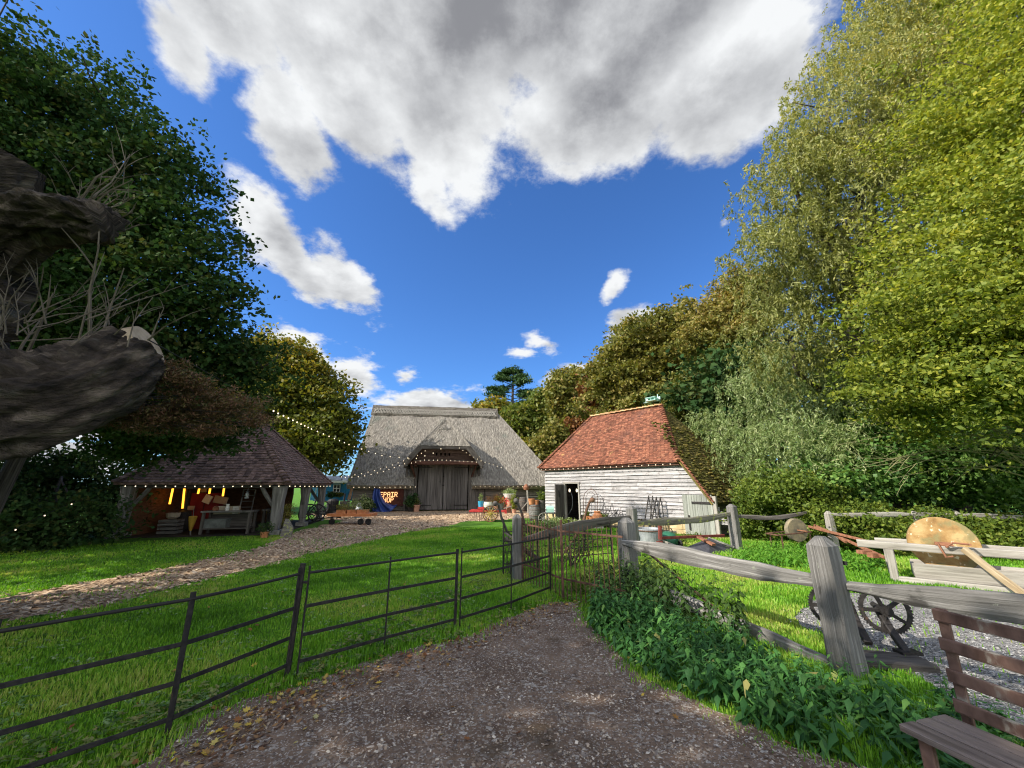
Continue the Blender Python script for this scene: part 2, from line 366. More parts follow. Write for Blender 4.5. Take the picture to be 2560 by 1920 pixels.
# ================================================================ GROUND
def gmat(name, build):
    global nt
    m = bpy.data.materials.new(name); m.use_nodes = True; nt = m.node_tree; nt.nodes.clear()
    vec = N('ShaderNodeTexCoord').outputs['Object']
    colr, hgt, bst, bd, ro = build(vec)
    b = N('ShaderNodeBsdfPrincipled'); L(colr, b.inputs['Base Color']); b.inputs['Roughness'].default_value = ro
    b.inputs['Specular IOR Level'].default_value = .15
    bp = N('ShaderNodeBump'); bp.inputs['Strength'].default_value = bst; bp.inputs['Distance'].default_value = bd
    L(hgt, bp.inputs['Height']); L(bp.outputs[0], b.inputs['Normal'])
    o = N('ShaderNodeOutputMaterial'); L(b.outputs[0], o.inputs[0]); return m
def ramp(v, stops):
    r = N('ShaderNodeValToRGB'); L(v, r.inputs[0]); e = r.color_ramp.elements
    e[0].position, e[0].color = stops[0][0], (*stops[0][1], 1); e[1].position, e[1].color = stops[-1][0], (*stops[-1][1], 1)
    for p, c in stops[1:-1]: q = e.new(p); q.color = (*c, 1)
    return r.outputs[0]
def voro(vec, sc, out='Color', rnd=1):
    n = N('ShaderNodeTexVoronoi'); n.inputs['Scale'].default_value = sc; n.inputs['Randomness'].default_value = rnd; L(vec, n.inputs['Vector'])
    return n.outputs[out]
def b_grass(vec):
    a = noise(vec, 1.1, 6, .65); f_ = noise(vec, 26, 5, .7)
    c = mixc(.5, ramp(a, [(.3, (.06, .15, .012)), (.5, (.10, .25, .018)), (.7, (.15, .28, .036))]), ramp(f_, [(.3, (.04, .09, .01)), (.7, (.13, .29, .03))]))
    return c, f_, 1.0, .06, .9
def b_chip(vec):
    wv = vmth('ADD', vec, vmth('SCALE', noise(vec, 9, 3, .6, True), scale=.05))
    v1 = voro(wv, 24); s = N('ShaderNodeSeparateColor'); L(v1, s.inputs[0])
    c = ramp(s.outputs[0], [(0, (.19, .115, .06)), (.35, (.36, .24, .14)), (.7, (.53, .38, .24)), (1, (.66, .50, .34))])
    c = mixc(mrange(noise(vec, .9, 5, .6), .45, .75), c, mixc(.55, c, (.20, .14, .09)))
    return c, s.outputs[1], .9, .03, .9
def b_dirt(vec):
    wv = vmth('ADD', vec, vmth('SCALE', noise(vec, 14, 3, .6, True), scale=.05))
    s = N('ShaderNodeSeparateColor'); L(voro(wv, 40), s.inputs[0])
    s2 = N('ShaderNodeSeparateColor'); L(voro(wv, 95), s2.inputs[0])
    base = ramp(noise(vec, 1.3, 8, .7), [(.3, (.095, .060, .042)), (.5, (.19, .130, .092)), (.72, (.31, .22, .158))])
    c = mixc(mth('MULTIPLY', mrange(s.outputs[0], .80, .86), mrange(noise(vec, 2.0, 4, .6), .38, .6)), base, ramp(s.outputs[1], [(0, (.24, .20, .165)), (.6, (.38, .335, .285)), (1, (.56, .51, .45))]))
    c = mixc(mrange(s2.outputs[0], .74, .8), c, ramp(s2.outputs[1], [(0, (.08, .06, .05)), (.5, (.30, .25, .21)), (1, (.5, .45, .40))]))
    c = mixc(mth('MULTIPLY', mrange(noise(vmth('ADD', vec, (3.1, 7.7, 0)), 1.7, 3, .5), .60, .70), .8), c, (.10, .07, .045))
    h = mth('ADD', mth('MULTIPLY', s.outputs[0], .5), mth('ADD', mth('MULTIPLY', s2.outputs[0], .3), noise(vec, 5, 8, .7)))
    return c, h, .9, .05, .92
def b_gravel(vec):
    s = N('ShaderNodeSeparateColor'); L(voro(vec, 42), s.inputs[0])
    c = ramp(s.outputs[0], [(0, (.12, .115, .11)), (.5, (.28, .27, .26)), (1, (.52, .5, .48))])
    return c, voro(vec, 42, 'Distance'), 1.0, .05, .85
M_GRASS = gmat('lawn_grass', b_grass); M_CHIP = gmat('wood_chip', b_chip); M_DIRT = gmat('trodden_dirt', b_dirt); M_GRAV = gmat('grey_gravel', b_gravel)
def flat(name, pts, z, m, jit=.0, step=.25):
    P_ = []
    for i in range(len(pts)):
        a, b = pts[i], pts[(i+1) % len(pts)]; n = max(1, int((b-a).length/step)) if (b-a).length < 60 else 4
        for k in range(n):
            p = a.lerp(b, k/n); w = jit*(.4+min(1.6, .08*p.length))
            P_.append(Vector((p.x+random.uniform(-w, w), p.y+random.uniform(-w, w), z)))
    from mathutils.geometry import tessellate_polygon
    tr = [t if (P_[t[1]]-P_[t[0]]).cross(P_[t[2]]-P_[t[0]]).z > 0 else (t[0], t[2], t[1]) for t in tessellate_polygon([P_])]
    return tag(meshobj(name, P_, tr, m), kind='structure')
g = 400
flat('ground', [Vector(q) for q in ((-g, -g, 0), (g, -g, 0), (g, g, 0), (-g, g, 0))], 0, M_GRASS)
def gp(L_): return [G(x, y) for x, y in L_]
TRACK = [Vector((-12, 5.6, 0))]+gp([(0, 1560), (200, 1530), (400, 1482), (560, 1442), (700, 1405), (860, 1367), (1000, 1337), (1160, 1305), (1250, 1300), (1330, 1294)])+[
    Vector((2.0, 27, 0)), Vector((1.5, 30.5, 0)), Vector((-11.5, 28.2, 0)), Vector((-13, 26, 0))]+gp([(860, 1303), (800, 1318), (755, 1327), (700, 1348), (640, 1372), (480, 1408), (300, 1442), (0, 1495)])+[Vector((-14, 8.2, 0))]
flat('wood_chip_track', TRACK, .004, M_CHIP, .22, .3)
PATH = gp([(382, 1900), (486, 1808), (602, 1750), (752, 1716), (880, 1668), (1018, 1622), (1157, 1597), (1250, 1552), (1365, 1508), (1440, 1506), (1470, 1560), (1530, 1610), (1590, 1690), (1700, 1735), (1850, 1800), (1950, 1860), (2150, 1910), (2350, 2050)])+[
    Vector((4.5, 1.2, 0)), Vector((5, -8, 0)), Vector((-5, -8, 0)), Vector((-3.1, .8, 0))]
flat('dirt_path', PATH, .008, M_DIRT, .05, .08)
YARD = gp([(1985, 1545), (2030, 1505), (2120, 1485), (2250, 1478), (2420, 1492), (2700, 1500), (3100, 1650), (3000, 1850), (2560, 1860), (2440, 1800), (2360, 1740), (2250, 1660), (2100, 1600), (2010, 1575)])
flat('gravel_yard', YARD, .006, M_GRAV, .06, .1)

# ================================================================ thatched barn
BA = radians(9); BO = Vector((-4.95, 29.0, 0))
barn = thing('thatched_barn', 'large timber barn with steep grey thatched roof and tall double doors under a porch', 'barn', BO, BA)
def bu(px, out=0, y=1213):               # barn x of a photo column at a given stand-off
    o = BO+Vector((sin(BA), -cos(BA), 0))*out
    return VP(px, y, o, BA)
def slab_l(mb, poly, th, r=None): mb.slab([Vector(p) for p in poly], th, None, r)
eL = bu(866, .6)[0]; eR = bu(1408, .6)[0]; ez = 1.74
rY = 4.55; rzL = bu(935, -rY, 1022)[1]; rL = bu(936, -rY, 1022)[0]; rR = bu(1240, -rY, 1033)[0]; rz = 8.15
sl_ = (rz-ez)/(rY+.6)
def roofz(y): return ez+(y+.6)*sl_       # local y of slope -> z
def roofy(z): return (z-ez)/sl_-.6
n0, n1 = -2.02, 2.0                      # doorway notch
# thatch as a grid over (x, slope), with noise so that the surface is not a plane
def thatch_face(mb, x0f, x1f, yfun, hole, rows=44, cols=110, th=.36, amp=.03):
    idx = {}; vs = []; ph = random.random()*10
    def nz(x, s): return amp*(sin(x*2.1+ph+s*1.3)+sin(x*5.3+s*3.7+ph*2)*.5+random.uniform(-.6, .6))
    for j in range(rows+1):
        s = j/rows
        for i in range(cols+1):
            t = i/cols; x = x0f(s)*(1-t)+x1f(s)*t; p = yfun(x, s); vs.append(Vector(p)+Vector((0, -.8, .6))*nz(x, s*6))
    f = []
    for j in range(rows):
        for i in range(cols):
            a = j*(cols+1)+i; q = (a, a+1, a+cols+2, a+cols+1); c = sum((vs[k] for k in q), Vector())/4
            if not hole(c): f.append(q)
    # underside + closing rim
    base = len(vs); vs2 = vs+[v+Vector((0, .30, -.26)) for v in vs]
    ed = {}
    for q in f:
        for k in range(4): e = (q[k], q[(k+1) % 4]); ed[e] = 1
    g_ = [tuple(base+k for k in reversed(q)) for q in f]
    for (a, b) in list(ed):
        if (b, a) not in ed: g_.append((b, a, base+a, base+b))
    used = sorted({k for q in f+g_ for k in q}); mp = {k: i for i, k in enumerate(used)}
    mb.add([vs2[k] for k in used], [tuple(mp[k] for k in q) for q in f+g_], .5)
tb = MB()
def hole(c):
    if abs(c.x-(n0+n1)/2) < (n1-n0)/2+.02+max(0, (c.z-2.6))*.12 and c.z < 3.55: return True
    return abs(c.x) < 2.7-(max(c.z, 3.3)-3.3)*.8-.35 and c.z > 3.2 and c.z < 6.3
thatch_face(tb, lambda s: eL+(rL-eL)*(s**.9), lambda s: eR+(rR-eR)*s, lambda x, s: (x, -.6+(rY+.6)*s, ez+(rz-ez)*s), hole, 64, 150)
hipL = [(eL, -.6, ez), (rL, rY, rz), (eL, 9.7, ez)]; hipR = [(eR, -.6, ez), (eR, 9.7, ez), (rR, rY, rz)]
slab_l(tb, [hipL[0], hipL[1], hipL[2]], .3); slab_l(tb, [hipR[0], hipR[1], hipR[2]], .3)
slab_l(tb, [(eL, 9.7, ez), (rL, rY, rz), (rR, rY, rz), (eR, 9.7, ez)], .3)
roof = tb.build('thatch_roof', THATCH, barn, local=True)
rb = MB(); n = 40
for sgn in (-1, 1):                       # ridge cap: thick block layer with a scalloped lower edge
    prof = []
    for i in range(n+1):
        x = rL-.12+(rR-rL+.24)*i/n
        prof.append((x, rY+sgn*(.62+.03*(i % 2)), rz-.62*sl_+.13))
    top = [(rL-.05, rY, rz+.20), (rR+.05, rY, rz+.20)]
    vs = [Vector(p) for p in prof]+[Vector((x, rY, rz+.21+random.uniform(-.02, .02))) for (x, _, _) in prof]+[Vector((x, y_, z-.14)) for (x, y_, z) in prof]
    f = [(i, i+1, n+2+i, n+1+i) for i in range(n)]+[(i, 2*n+2+i, 2*n+3+i, i+1) for i in range(n)]
    rb.add(vs, f)
rcap = rb.build('ridge_cap', THATCHR, roof, local=True)
lg = MB()
for i in range(46):                       # criss-cross hazel liggers
    x = rL+.1+(rR-rL-.2)*i/46; d = (rR-rL-.2)/46
    z0, z1 = rz-.55*sl_+.17, rz-.28*sl_+.19
    lg.beam((x, rY-.57, z0), (x+d, rY-.31, z1), .05, .05); lg.beam((x+d, rY-.575, z0), (x, rY-.315, z1), .05, .05)
for q, zz in ((.60, -.60), (.27, -.26)): lg.beam((rL, rY-q, rz+zz*sl_+.19), (rR, rY-q, rz+zz*sl_+.19), .06, .06)
lg.build('liggers', OAK_PALE, rcap, local=True)
# porch roof (thatched, half-hipped)
pw, pz, pt, po = 2.68, 3.22, 6.55, -1.15
k_ = (pt-pz)/pw; hw = 1.68; hz = pt-hw*k_; ya = .45
pr = MB()
def grid_tri(mb, A, B, C, Dd, nu=26, nv=22, amp=.022, th=.14):
    A, B, C, Dd = map(Vector, (A, B, C, Dd)); nm = (B-A).cross(Dd-A)
    if nm.length < 1e-4: nm = (C-A).cross(Dd-A)
    nm.normalize(); vs = []
    for j in range(nv+1):
        for i in range(nu+1):
            p = (A.lerp(B, i/nu)).lerp(Dd.lerp(C, i/nu), j/nv); vs.append(p+nm*random.uniform(-amp, amp))
    m0 = len(vs); vs += [v-nm*th for v in vs]
    f = [(j*(nu+1)+i, j*(nu+1)+i+1, (j+1)*(nu+1)+i+1, (j+1)*(nu+1)+i) for j in range(nv) for i in range(nu)]
    g_ = [tuple(m0+k for k in reversed(q)) for q in f]
    rim = [(i, i+1) for i in range(nu)]+[(nv*(nu+1)+i+1, nv*(nu+1)+i) for i in range(nu)]+[((j+1)*(nu+1), j*(nu+1)) for j in range(nv)]+[(j*(nu+1)+nu, (j+1)*(nu+1)+nu) for j in range(nv)]
    g_ += [(b, a, m0+a, m0+b) for a, b in rim]
    mb.add(vs, f+g_, .4)
grid_tri(pr, (-hw, po, hz), (hw, po, hz), (.03, ya, pt), (-.03, ya, pt))
mid = (-1, 1)
for s in mid:
    a = [(s*pw, po, pz), (s*pw, 1.1, pz), (0, 3.2, pt), (0, ya, pt)]
    if s > 0: grid_tri(pr, a[0], a[1], a[2], a[3])
    else: grid_tri(pr, a[1], a[0], a[3], a[2])
    # small triangle between verge and half-hip
    t = [Vector((s*pw, po, pz)), Vector((0, ya, pt)), Vector((s*hw, po, hz))]
    if s < 0: t.reverse()
    t.reverse(); pr.slab(t, .14)
porch = pr.build('porch_roof', THATCH, barn, local=True)
d2 = MB()
for i in range(7):
    d2.beam((-.30+.1*i, ya-.60+.02, pt-.76+.04), (-.2+.08*i, ya-.33, pt-.42), .03, .03)
d2.beam((-.5, ya-.62, pt-.78), (.5, ya-.62, pt-.78), .04, .04); d2.build('liggers', OAK_PALE, porch, local=True)
# dark verge boards, gable boarding, beam
vb = MB()
for s in (-1, 1):
    vb.beam((s*(pw+.06), po-.09, pz-.12), (s*(hw-.02), po-.09, hz-.10), .06, .36, 4, .006)
    vb.beam((s*pw, po, pz-.22), (s*2.45, .6, pz-.26), .1, .16)
vb.beam((-hw-.05, po-.07, hz-.16), (hw+.05, po-.07, hz-.16), .06, .18)
vb.build('verge_board', OAK_DARK, barn, local=True)
gb = MB()
nb = 6
for i in range(nb):
    z0 = 3.42+i*.19; z1 = z0+.185; x = 2.30-(z0-3.42)*.78
    if i == 2:
        xs = [-x]+[q for c in (-.55, -.25, .05, .35) for q in (c-.055, c+.055)]+[x]
        for a in range(0, len(xs), 2): gb.box(((xs[a]+xs[a+1])/2, po+.42, (z0+z1)/2), (xs[a+1]-xs[a], .035, .185))
    else: gb.box((0, po+.42-(.008*i), (z0+z1)/2), (2*x, .035, .19))
gb.build('gable_boarding', mat('brown_gable_boards', (.035, .02, .016), (.105, .065, .05), (1, 20, 20), bump=.4, var=.3), barn, local=True)
bm_ = MB(); bm_.beam((-2.45, po+.36, 3.28), (2.45, po+.36, 3.28), .22, .24, 8, .01)
for s in (-1, 1):
    bm_.beam((s*1.95, po+.36, 3.16), (s*1.95, .1, 3.1), .16, .2); bm_.beam((s*1.95, .0, 2.2), (s*2.3, po+.4, 3.2), .1, .12)
bm_.build('porch_beam', mat('red_brown_beam', (.05, .022, .016), (.12, .055, .04), (1, 15, 15), bump=.3), barn, local=True)
pc = MB(); pc.box((0, -.1, 3.42), (4.2, 1.5, .04)); pc.build('porch_ceiling', OAK_DARK, barn, local=True)
# walls
def boards(mb, x0, x1, z0, z1, y, bh=.23, gp_=-.02, seg=2.2, gap=None, xmax=None, wav=.012, out=.03, th=.028):
    z = z0; r_ = 0
    while z < z1-.02:
        h = min(bh*random.uniform(.9, 1.1), z1-z); x = x0; lim = x1 if xmax is None else min(x1, xmax(z+h*.5))
        cuts = [x0]; 
        while cuts[-1] < lim-.3: cuts.append(min(lim, cuts[-1]+random.uniform(.6, 1.3)*seg))
        if lim-cuts[-1] > .01: cuts[-1] = lim
        for a, b in zip(cuts, cuts[1:]):
            spans = [(a, b)]
            if gap:
                for (ga, gb_, gz0, gz1) in gap:
                    if z+h*.5 > gz0 and z+h*.5 < gz1:
                        ns = []
                        for (p, q) in spans:
                            if q <= ga or p >= gb_: ns.append((p, q))
                            else:
                                if p < ga: ns.append((p, ga))
                                if q > gb_: ns.append((gb_, q))
                        spans = ns
            for (p, q) in spans:
                if q-p < .03: continue
                m = max(2, int((q-p)/.28)); vs = []; rr = random.random(); lc = []; ph = random.random()*9
                for i in range(m+1):
                    xx = p+(q-p)*i/m-(.004 if i == m else 0); wv = wav*(sin(xx*2.3+r_*1.7)+sin(xx*5.1+r_+ph*.2)*.6)
                    zb = z+gp_+wv
                    vs += [Vector((xx, y-out, zb)), Vector((xx, y-.004, z+h+.01)), Vector((xx, y-out+th, zb)), Vector((xx, y+th, z+h+.01))]
                    lc += [(xx, zb, 0), (xx, z+h, 0), (xx, zb, .1), (xx, z+h, .1)]
                f = []
                for i in range(m):
                    a_, b_ = i*4, i*4+4
                    f += [(a_, b_, b_+1, a_+1), (a_+2, a_+3, b_+3, b_+2), (a_, a_+2, b_+2, b_)]
                f += [(0, 1, 3, 2), (m*4, m*4+2, m*4+3, m*4+1)]
                mb.add(vs, f, rr, lc)
        z += h; r_ += 1
wl = MB(); wx0 = bu(880, 0, 1250)[0]; wx1 = eR-.6
boards(wl, wx0, -2.55, .12, 2.2, 0, .24, -.02, 2.6); boards(wl, 2.3, wx1, .12, 2.2, 0, .24, -.02, 2.6)
wl.box(((wx0+wx1)/2, 9.0, 1.1), (wx1-wx0, .1, 2.2)); wl.box((wx0+.05, 4.5, 1.1), (.1, 9, 2.2)); wl.box((wx1-.05, 4.5, 1.1), (.1, 9, 2.2))
for s, a, b in ((0, wx0, -2.2), (0, 2.2, wx1)): wl.box(((a+b)/2, .12, 1.05), (b-a, .08, 2.1))
wl.build('wall', BOARD_D, barn, local=True)
pf = MB()
for x in (-2.18, 2.16): pf.beam((x*.965, -.02, 0), (x*.965, .02, 3.4), .56, .3, 6, .01, up=(0, 1, 0))
for x in (-2.62, 2.56): pf.beam((x, -.06, 0), (x, -.06, 2.9), .14, .12, 6, .01, up=(0, 1, 0))
pf.beam((-2.3, .0, 3.3), (2.3, .0, 3.3), .26, .28)
for s in (-1, 1): pf.slab([(s*2.15, -.12, 1.6), (s*2.15, -.12, 3.4), (s*2.15, 1.6, 3.4), (s*2.15, 1.6, 1.6)], .06)
pf.build('door_frame', OAK_DARK, barn, local=True)
for (a, b) in ((-1.76, -.02), (.02, 1.74)):
    dm = MB(); x = a; n = 6
    while x < b-.02:
        w = min(random.uniform(.24, .38), b-x); 
        if b-x-w < .12: w = b-x
        dm.box((x+w/2, -.1+random.uniform(-.006, .006), 1.66), (w-.012, .05, 3.14)); x += w
    door = dm.build('barn_door', DOORW, barn, local=True)
    sx_ = a if a < -1 else b; dr = 1 if a < -1 else -1
    for z in (.38, 3.0): hg = MB(); hg.box((sx_+dr*.48, -.14, z), (.95, .02, .06)); hg.build('hinge', IRON, door, local=True)
lk = MB(); lk.box((.0, -.14, 1.75), (.16, .03, .08)); lk.box((.0, -.14, 2.35), (.1, .03, .05)); lk.torus((-.22, -.135, 2.0), .05, .012, (0, 1, 0), 12, 5); lk.build('door_latch', IRON, barn, local=True)
for x in (-4.55, 3.0): 
    t_ = MB(); t_.tube([(x, -.06, .1), (x, -.06, 1.75)], .03, 6); t_.build('drainpipe', IRON, barn, local=True)

# ================================================================ weatherboarded shed with the red tiled roof
SA = atan2(-.767, .642); SO = Vector((1.69, 20.4, 0))
shed = thing('weatherboard_shed', 'pale weatherboarded shed with red clay tile roof and mossy lean-to slope', 'shed', SO, SA)
def su(px, py, out=0):
    return VP(px, py, SO+Vector((-.767, -.642, 0))*out, SA)
sEZ = 2.72; rdz = 5.3; rdy = 2.2; q0 = su(1480, 1040, -rdy)[0]; q1 = su(1652, 1017, -rdy)[0]
vx = su(1787, 1253)[0]; vz = su(1787, 1253)[1]
slope_r = (rdz-vz)/(vx-q1)
def xmax_s(z): return q1+(rdz-z)/slope_r-.06
hx = q1+(rdz-sEZ)/slope_r
d0, dzt = su(1414, 1210); d1, _ = su(1447, 1210); dzb = .18
e0 = su(1712, 1260)[0]; e1 = su(1786, 1260)[0]
wm = MB(); boards(wm, 0, 9, .42, 2.78, 0, .135, .016, 1.6, gap=[(d0, d1, 0, dzt), (e0+.06, e1-.02, 0, 1.32)], xmax=xmax_s, wav=.006, out=.045, th=.03)
wm.build('front_wall', BOARD_W, shed, local=True)
wm = MB()
wm.box((d0/2+.02, .07, 1.4), (d0-.06, .03, 2.5)); wm.box(((d0+d1)/2, .07, (dzt+2.65)/2+.05), (d1-d0+.1, .03, 2.65-dzt-.1)); wm.box(((d1+6.7)/2, .07, 1.4), (6.6-d1, .03, 2.5)); wm.box((7.1, .07, .9), (1.0, .03, 1.5)); wm.box((3.2, 4.35, 1.4), (6.6, .08, 2.7)); wm.box((.05, 2.2, 1.4), (.08, 4.3, 2.7)); wm.box((6.9, 2.6, 1.2), (.08, 3.5, 2.2)); wm.box((3.4, 2.1, .06), (6.8, 4.4, .1))  # front panels are dark backing, added so board gaps draw the lap shadows
wm.box((8.05, 2.3, .6), (.08, 4.2, 1.15)); wm.build('inner_walls_shade_backing', BOARD_D, shed, local=True)
pl = MB()
x = .0
while x < 7.75:
    w = random.uniform(.25, .55)
    for z, h in ((.0, .2), (.2, .2)):
        if not (x+w > d0-.1 and x < d1+.1): pl.box((x+w/2, .03+random.uniform(-.01, .01), z+h/2-.02), (w-.015, .2, h-.012))
    x += w
pl.build('stone_plinth', STONE, shed, local=True)
df = MB()
for x in (d0-.03, d1+.03): df.beam((x, -.03, .1), (x, -.03, dzt+.06), .08, .1, up=(0, 1, 0))
df.beam((d0-.08, -.03, dzt+.05), (d1+.08, -.03, dzt+.05), .1, .08); df.box(((d0+d1)/2, -.05, .1), (d1-d0+.1, .3, .18))
df.build('door_frame', OAK_PALE, shed, local=True)
dl = MB()                                 # open leaf, swung outward towards us
dlen = .78; da = radians(112); ax_ = Vector((.18, -.98, 0))
for i in range(5):
    c = Vector((d0-.06, -.06, 0))+ax_*(dlen*(i+.5)/5); R = Matrix.Rotation(atan2(ax_.y, ax_.x), 3, 'Z')
    dl.box((c.x, c.y, .2+(dzt-.2)/2), (dlen/5-.01, .045, dzt-.22), R)
leaf_ = dl.build('shed_door', OAK_DARK, shed, local=True)
hh = MB(); c = Vector((d0-.06, -.06, 0))+ax_*.5; hh.beam((c.x+.04, c.y, 1.5), (c.x+.06, c.y, 1.2), .04, .03); hh.build('handle', IRON, leaf_, local=True)
# interior lamps & looped cable
for (px, py) in ((1424, 1226), (1442, 1226)):
    lx, lz = su(px, py, -1.2); lb = MB(); lb.lathe([(.0, -.09), (.04, -.06), (.05, 0), (.03, .07), (.0, .09)], 8, Matrix.Translation((lx, 1.2, lz)))
    lo = thing('hanging_lamp', 'warm bulb hanging inside the shed doorway, '+('left of the pair' if px < 1430 else 'right of the pair'), 'lamp', SO, SA, 'lamps inside the shed doorway')
    lb.build('bulb', BULB, lo, local=True); fx = MB(); fx.tube([(lx, 1.2, lz+.07), (lx, 1.2, 3.0)], .008, 5); fx.build('cord', WIRE, lo, local=True)
cb_ = thing('looped_cable', 'pale hose hanging in a curve in the dark shed doorway', 'hose', SO, SA)
cm = MB(); pts = []
for (px, py) in ((1426, 1228), (1431, 1242), (1432, 1256), (1430, 1270), (1424, 1282), (1418, 1289)):
    a, b = su(px, py, -.3); pts.append((a, .3, b))
cm.tube(pts, .014, 6); cm.build('hose', GALV, cb_, local=True)
# roof tiles on a plane, kept inside a polygon
def tileplane(mb, O_, ua, up_, poly, course, w, th=.018, wav=.02):
    O_, ua, up_ = Vector(O_), Vector(ua).normalized(), Vector(up_).normalized(); nm = ua.cross(up_).normalized()
    if nm.z < 0: nm = -nm
    P2 = [((Vector(p)-O_).dot(ua), (Vector(p)-O_).dot(up_)) for p in poly]
    def span(s):
        xs = []
        for i in range(len(P2)):
            (xa, ya_), (xb, yb) = P2[i], P2[(i+1) % len(P2)]
            if (ya_ <= s < yb) or (yb <= s < ya_): xs.append(xa+(xb-xa)*(s-ya_)/(yb-ya_))
        return (min(xs), max(xs)) if len(xs) >= 2 else None
    smax = max(q[1] for q in P2); s = min(q[1] for q in P2); k = 0
    while s < smax-.01:
        sp = span(s+min(course*.5, (smax-s)*.5))
        if sp:
            x = sp[0]-(w*.5 if k % 2 else 0)
            ph = random.random()
            while x < sp[1]:
                a, b = max(x, sp[0]), min(x+w, sp[1])
                if b-a > .02:
                    lift = random.uniform(.6, 1.25)*th; dz = random.uniform(-.006, .006)+wav*.25*sin(x*1.3+k*.2)
                    sag = -.02*sin((x)*.9+k*.11)-.012*sin(x*2.9+k*.3)
                    p = [O_+ua*(a+.003)+up_*(s-.01+dz)+nm*(lift+sag), O_+ua*(b-.003)+up_*(s-.01+dz+random.uniform(-.004, .004))+nm*(lift+sag+random.uniform(-.004, .004)),
                         O_+ua*(b-.003)+up_*(s+course*1.15)+nm*(sag+.004), O_+ua*(a+.003)+up_*(s+course*1.15)+nm*(sag+.004)]
                    v = p+[p[0]-nm*th*1.2, p[1]-nm*th*1.2]
                    mb.add(v, [(0, 1, 2, 3), (4, 5, 1, 0), (4, 0, 3), (5, 2, 1)])
                x += w
        s += course; k += 1
def hiptiles(mb, a, b, n, r0=.085, r1=.10):
    a, b = Vector(a), Vector(b); d = (b-a).normalized()
    for i in range(n):
        p = a.lerp(b, i/n); q = a.lerp(b, (i+1.15)/n); side = d.cross(Vector((0, 0, 1))).normalized(); up = side.cross(d).normalized()
        vs = []
        for (c, rr, lf) in ((p, r1, .035), (q, r0, .0)):
            for j in range(7): t = pi*j/6; vs.append(c+side*(cos(t)*rr*1.1)+up*(sin(t)*rr*.75-.03+lf))
        mb.add(vs, [(j, j+1, 8+j, 7+j) for j in range(6)]+[tuple(range(6, -1, -1)), tuple(range(7, 14))])
F0 = [(-.25, -.24, sEZ-.14), (hx+.03, -.24, sEZ-.14), (q1, rdy, rdz), (q0, rdy, rdz)]
upf = Vector((0, rdy+.24, rdz-sEZ+.14))
tm = MB(); tileplane(tm, F0[0], (1, 0, 0), upf, F0, .105, .165); 
tm.slab([Vector(p)+Vector((0, .02, -.03)) for p in F0], .05)
rf = tm.build('tiled_roof', TILE_R, shed, local=True)
lefth = [(-.25, -.24, sEZ-.14), (q0, rdy, rdz), (-.25, 4.64, sEZ-.14)]
tm = MB(); tm.slab([Vector(p) for p in (lefth[0], lefth[1], lefth[2])], .05)
B0 = [(-.25, 4.64, sEZ-.14), (q0, rdy, rdz), (q1, rdy, rdz), (hx, 4.64, sEZ-.14)]; tm.slab([Vector(p) for p in B0], .05)
tm.build('rear_roof', TILE_R, shed, local=True)
vzz = vz-.05; vxx = q1+(rdz-vzz)/slope_r
R0 = [(q1, rdy, rdz), (hx+.02, -.22, sEZ), (vxx, -.22, vzz), (vxx, 4.6, vzz), (hx+.02, 4.62, sEZ)]
tm = MB(); tileplane(tm, (vxx, -.22, vzz), (0, 1, 0), (-1, 0, slope_r), R0, .11, .17, .03, .05); tm.slab([Vector(p)+Vector((-.02, 0, -.04)) for p in R0], .05)
tm.build('mossy_slope', TILE_M, shed, local=True)
for a, b, n, r0, r1 in (((hx+.06, -.26, sEZ-.12), (q1, rdy, rdz+.03), 26, .085, .1), ((-.27, -.26, sEZ-.14), (q0, rdy, rdz+.03), 26, .085, .1), ((vxx, -.2, vzz+.02), (hx+.06, -.22, sEZ), 14, .05, .06)):
    hm = MB(); hiptiles(hm, a, b, n, r0, r1); hm.build('hip_tiles', TILE_R, rf, local=True)
hm = MB(); hiptiles(hm, (q0-.05, rdy, rdz+.02), (q1+.05, rdy, rdz+.02), 13, .1, .11); hm.build('ridge_tiles', mat('lichened_ridge', (.36, .15, .05), (.55, .38, .20), (5, 5, 5), bump=.4, var=.2), rf, local=True)
ea = MB(); ea.beam((-.2, -.1, sEZ-.22), (hx, -.1, sEZ-.22), .08, .1); ea.build('eaves_board', RUSTIRON, shed, local=True)
# moss cushions on the lean-to slope
ms = MB()
for i in range(420):
    t = random.random(); y = random.uniform(-.15, 3.4); x = q1+(vxx-q1)*(.25+.72*t); z = rdz-(x-q1)*slope_r
    if y > rdy+.0 and random.random() < .3: continue
    ms.ball((x+.02, y, z+.02), random.uniform(.03, .09), 6, 4, sq=(1, 1, .6))
ms.build('moss', leafmat('moss_green', [(.05, .055, .01), (.12, .11, .02), (.19, .14, .035)], .1), shed, local=True)
# side door (stable door) on the lean-to end, stands slightly proud
sdm = MB(); n = 6
for i in range(n):
    w = (e1-e0)/n; sdm.box((e0+w*(i+.5), -.14+random.uniform(-.005, .005), .72), (w-.01, .045, 1.36))
sd_ = sdm.build('plank_door', DOORG, shed, local=True)
hg = MB(); hg.box((e0+(e1-e0)*.66, -.18, 1.13), ((e1-e0)*.66, .025, .07)); hg.build('hinge', IRON, sd_, local=True)
hg = MB(); hg.box((e0+.2, -.19, .45), (.05, .02, .5)); hg.build('latch_bar', IRON, sd_, local=True)
pm = MB(); pm.beam((e1+.08, -.12, .02), (e1+.08, -.12, 1.36), .13, .12, 5, .004, up=(0, 1, 0)); pm.build('door_post', OAK_PALE, shed, local=True)

